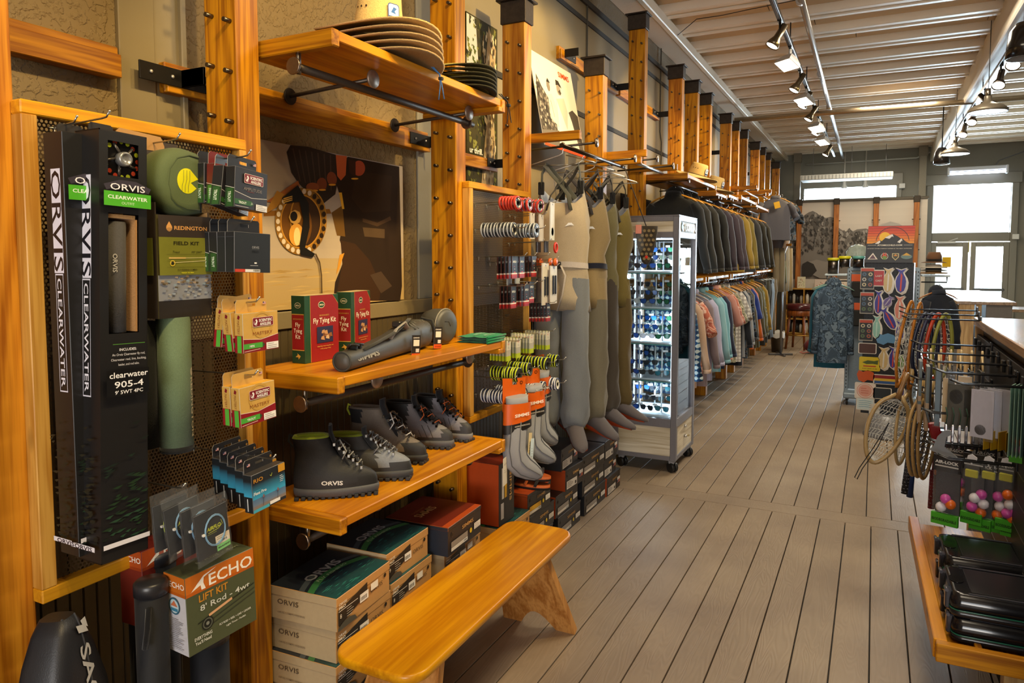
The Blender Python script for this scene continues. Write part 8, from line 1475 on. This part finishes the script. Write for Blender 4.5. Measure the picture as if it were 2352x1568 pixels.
for i in range(14): z = .48+.01*i; m.tube([(.33, 3.95, z), (.37, 3.88, z+q.uniform(-.01, .01)), (.42, 3.9, z+q.uniform(-.012, .012)), (.46, 3.86, z)], .006, q.choice(('#1d5a80', '#12324a', '#2a8ab0', '#16202c')), 5)
solo('blue_tinsel', 'bundle of shiny blue tinsel packs under the bobber packets', 'tinsel', m, paint(.15, .8), kind='stuff')
# low shelf with waterproof cases
T = thing('gondola_shelf', 'low honey wood shelf holding black waterproof cases', 'shelf', (.22, 2.62, .37), 1.2); part(T, 'front_lip', MB().box(-.012, .028, 0, 1.22, -.02, .045, b=.003), SHELF_Y); part(T, 'deck', MB().box(.03, .28, .03, 1.20, .0, .02, b=.002), PINE_Y); part(T, 'end_board', MB().box(-.006, .28, -.028, .002, -.02, .042, b=.003), PINE_X); part(T, 'end_board', MB().box(.105, .125, -.02, .30, .02, .036, b=.002), PINE_Y); part(T, 'support', MB().box(.20, .26, .1, .16, -.36, 0, b=.003), MAPLE)
def case(lb, loc, rz):
    T = thing('waterproof_case', lb, 'case', loc, rz, 'black waterproof cases on the low shelf'); w, dd, hh = .27, .26, .078
    o = lambda k2, z: [Vector((x, y, z)) for x, y in rrect(k2, k2, w-k2, dd-k2, .03-k2*.5, 5)]
    part(T, 'base', MB().rings([o(.008, 0), o(0, .006), o(0, .024)], '#191a1e'), paint(.25)); part(T, 'seal', MB().rings([o(-.001, .024), o(-.001, .0275)], '#1f6a54'), GLOSS); part(T, 'lid', MB().rings([o(0, .0278), o(.0, .044), o(.006, hh), o(.02, hh+.001)], '#131317'), paint(.16, bump=.05, bscale=30)); part(T, 'lid_panel', MB().box(.06, w-.03, .03, dd-.03, hh+.001, hh+.004, '#1a191d', .002), paint(.28)); part(T, 'rib', MB().box(.05, w-.02, .012, .02, hh, hh+.006, '#3a3a40', .002).box(.05, w-.02, dd-.02, dd-.012, hh, hh+.006, '#3a3a40', .002), GLOSS)
    for y in (.05, .20): part(T, 'latch', MB().box(-.012, .012, y-.014, y+.014, .012, hh-.002, '#33333a', .004).cyl((-.008, y-.016, hh-.004), (-.008, y+.016, hh-.004), .006, '#4a4a52', 8), GLOSS)
    part(T, 'grip_opening', MB().rings([[Vector((.03+.022*math.cos(t), dd/2+.034*math.sin(t), z)) for t in [2*math.pi*i/18 for i in range(18)]] for z in (hh+.0015, hh+.003)], '#0b0b0d'), GLOSS); part(T, 'hinge', MB().cyl((w+.004, .03, .026), (w+.004, dd-.03, .026), .006, '#55555c', 8), GLOSS); return T
for i, (x, y, z, t) in enumerate(((.262, 2.66, .395, 'lower black case at the near end of the low shelf'), (.256, 2.665, .4755, 'upper black case at the near end, oval grip opening showing'), (.268, 2.96, .395, 'lower black case at the back of the low shelf'), (.262, 2.99, .4755, 'upper black case at the back of the low shelf with raised latch'))): case(t, (x, y, z), 2)
# ------------------------------------------------------------------ tracks, lamps and pipes under the ceiling
TRK = paint(.3, .6)
T = thing('light_track', 'black lighting track running along the ceiling above the aisle', 'track', (-.77, 0, 3.66)); part(T, 'rail', MB().box(-.02, .02, 2.5, 15.6, -.03, .01, '#1d1c1d', .003).box(-.008, .008, 2.5, 15.6, -.034, -.03, '#55555a'), TRK)
for y in (5.6, 7.3, 9.1, 11, 13): part(T, 'hanger', MB().cyl((0, y, 0), (0, y, .2), .006, '#26262a', 6).box(-.02, .02, y-.05, y+.05, 0, .025, '#26262a', .003), TRK)
T = thing('light_track', 'black lighting track fixed below the white ceiling beam', 'track', (1.02, 0, 3.50)); part(T, 'rail', MB().box(-.02, .02, 3, 16, -.03, .01, '#1a191c', .003).box(.03, .06, 3, 16, .0, .03, '#3a3a44', .004), TRK)
for y in (6.2, 7.8, 9.6, 11.6, 13.6): part(T, 'hanger', MB().cyl((0, y, 0), (0, y, .12), .006, '#26262a', 6), TRK)
def can(lb, loc, aim, flood=False, lit=True, c='#6e6350'):
    d = (Vector(aim)-Vector(loc)).normalized(); T = thing('track_lamp', lb, 'lamp', loc, group='track lamps on the ceiling'); o = d*.05+Vector((0, 0, -.10))
    part(T, 'stem', MB().cyl((0, 0, 0), (0, 0, -.10), .009, '#2a2825', 8).box(-.016, .016, -.05, .05, -.012, .012, '#1d1c1d', .002), TRK)
    if flood:
        s_ = Vector((d.y, -d.x, 0)).normalized(); u_ = s_.cross(d); R4 = lambda k2, a, b: [o+d*k2+s_*(a*x)+u_*(b*y) for x, y in ((-1, -1), (1, -1), (1, 1), (-1, 1))]
        part(T, 'housing', MB().rings([R4(-.06, .05, .04), R4(0, .09, .07), R4(.035, .098, .078)], '#a9a8a8', smooth=False), SATIN); part(T, 'lens', MB().rings([R4(.036, .09, .07), R4(.037, .088, .068)], '#ffffff', smooth=False), BULB if lit else SATIN); part(T, 'yoke', MB().tube([o-d*.05, Vector((0, 0, -.06)), Vector((0, 0, -.02))], .014, '#b5b4b2', 8), SATIN)
    else:
        part(T, 'housing', MB().lathe([(.001, -.13), (.028, -.13), (.03, -.01), (.034, .0), (.05, .035), (.058, .075), (.052, .072)], c, 20, o, d, caps=False), paint(.3, .85)); part(T, 'lens', MB().lathe([(.001, .066), (.050, .067)], '#ffffff', 20, o, d), BULB if lit else SATIN)
    return T
for i, (px, py, fl, t) in enumerate(((1792, 40, 0, 'bronze spot lamp nearest on the aisle track'), (1815, 130, 1, 'white square flood lamp, nearest on the aisle track'), (1838, 158, 0, 'bronze spot lamp just past the near flood lamp'), (1855, 195, 0, 'third bronze spot lamp on the aisle track'), (1852, 222, 1, 'second white flood lamp on the aisle track'), (1868, 240, 0, 'bronze spot lamp by the crossing pipe'), (1880, 280, 1, 'third white flood lamp past the pipe'), (1882, 300, 0, 'small spot lamp past the third flood lamp'), (1893, 322, 1, 'fourth white flood lamp toward the far end'), (1904, 345, 0, 'last bronze spot lamp on the aisle track'))):
    w_ = at(px, py-8, 'X', -.77); y = w_.y; can(t, (-.77, y, 3.63), (-2.0, y-.5, 1.4) if not fl else (-1.7, y-1.2, .8), fl)
for i, (y, lit, c, t) in enumerate(((5.6, 1, '#6a5a48', 'lit spot lamp nearest on the beam track, beside the black bell'), (6.6, 1, '#6a5a48', 'second spot lamp on the beam track'), (7.5, 1, '#6a5a48', 'third spot lamp on the beam track'), (8.3, 1, '#5a5048', 'fourth spot lamp on the beam track'), (9.4, 0, '#4a4038', 'unlit dark spot lamp on the beam track'), (10.4, 1, '#6a5a48', 'sixth glowing spot lamp on the beam track'), (11.4, 1, '#6a5a48', 'seventh glowing spot lamp on the beam track'), (12.6, 1, '#6a5a48', 'far spot lamp on the beam track'))): can(t, (1.02, y, 3.47), (.5, y-1.6, 1.2) if lit else (1.8, y-.6, 2.4), False, lit, c)
def dome(lb, loc, r):
    T = thing('pendant_lamp', lb, 'lamp', loc, group='grey dome pendant lamps'); part(T, 'shade', MB().lathe([(.03, .12), (.034, .07), (.06, .055), (r*.75, .03), (r, -.005), (r, -.03), (r*.94, -.03)], '#6d6456', 36, caps=False), paint(.35, .3)); part(T, 'diffuser', MB().lathe([(.001, -.022), (r*.93, -.026)], '#b5a894', 30), SATIN); part(T, 'neck', MB().cyl((0, 0, .11), (0, 0, .19), .022, '#8d8578', 14), METAL); part(T, 'cord', MB().cyl((0, 0, .19), (0, 0, 3.84-loc[2]), .004, '#2a2825', 6), SATIN)
dome('wide grey dome pendant lamp, nearer one below the beam', (.90, 8.05, 3.03), .165); dome('wide grey dome pendant lamp, farther one near the doors', (.90, 11.1, 3.03), .165)
def bell(lb, loc):
    T = thing('bell_lamp', lb, 'lamp', loc, group='black bell lamps'); part(T, 'shade', MB().lathe([(.001, .24), (.05, .235), (.085, .18), (.10, .08), (.105, 0), (.10, 0)], '#1a1614', 28, caps=False), GLOSS); part(T, 'inner', MB().lathe([(.001, .06), (.098, .004)], '#7d8088', 24, caps=False), SATIN); part(T, 'stem', MB().cyl((0, 0, .23), (0, 0, 3.84-loc[2]), .008, '#1a1918', 8), SATIN)
bell('black glossy bell lamp at the top right corner', (.855, 5.95, 2.99)); bell('black glossy bell lamp under the far dome pendant', (.82, 12.1, 2.99))
pipe = lambda nm, lb, pts, r, c: solo(nm, lb, 'pipe', MB().tube(pts, r, c, 12), paint(.3, .5))
pipe('ceiling_pipe', 'pale sprinkler pipe crossing the room below the joists', [(-1.86, 10.75, 3.62), (XR, 10.9, 3.62)], .036, '#a8977c')
T = thing('ceiling_pipe', 'grey sprinkler pipe running lengthwise beside the aisle track', 'pipe', (-.56, 0, 3.72)); part(T, 'tube', MB().cyl((0, 2, 0), (-.09, 16.4, -.02), .027, '#a9a7a8', 12), paint(.3, .5))
for y in (6.3, 8.9, 11.4, 13.6): part(T, 'coupling', MB().cyl((-.006*y, y, 0), (-.006*y, y+.06, 0), .036, '#b3aeaa', 14), paint(.35, .4))
part(T, 'riser', MB().cyl((-.064, 10.78, -.06), (-.064, 10.78, .0), .03, '#a8977c', 12), SATIN)
solo('ceiling_cable', 'thin dark wire drooping between the near joists', 'cable', MB().tube([at(1555, 82, 'Z', 3.8), at(1600, 44, 'Z', 3.78), at(1660, 35, 'Z', 3.8), at(1720, 22, 'Z', 3.8), at(1830, 0, 'Z', 3.8)], .004, '#26221d', 5), SATIN)
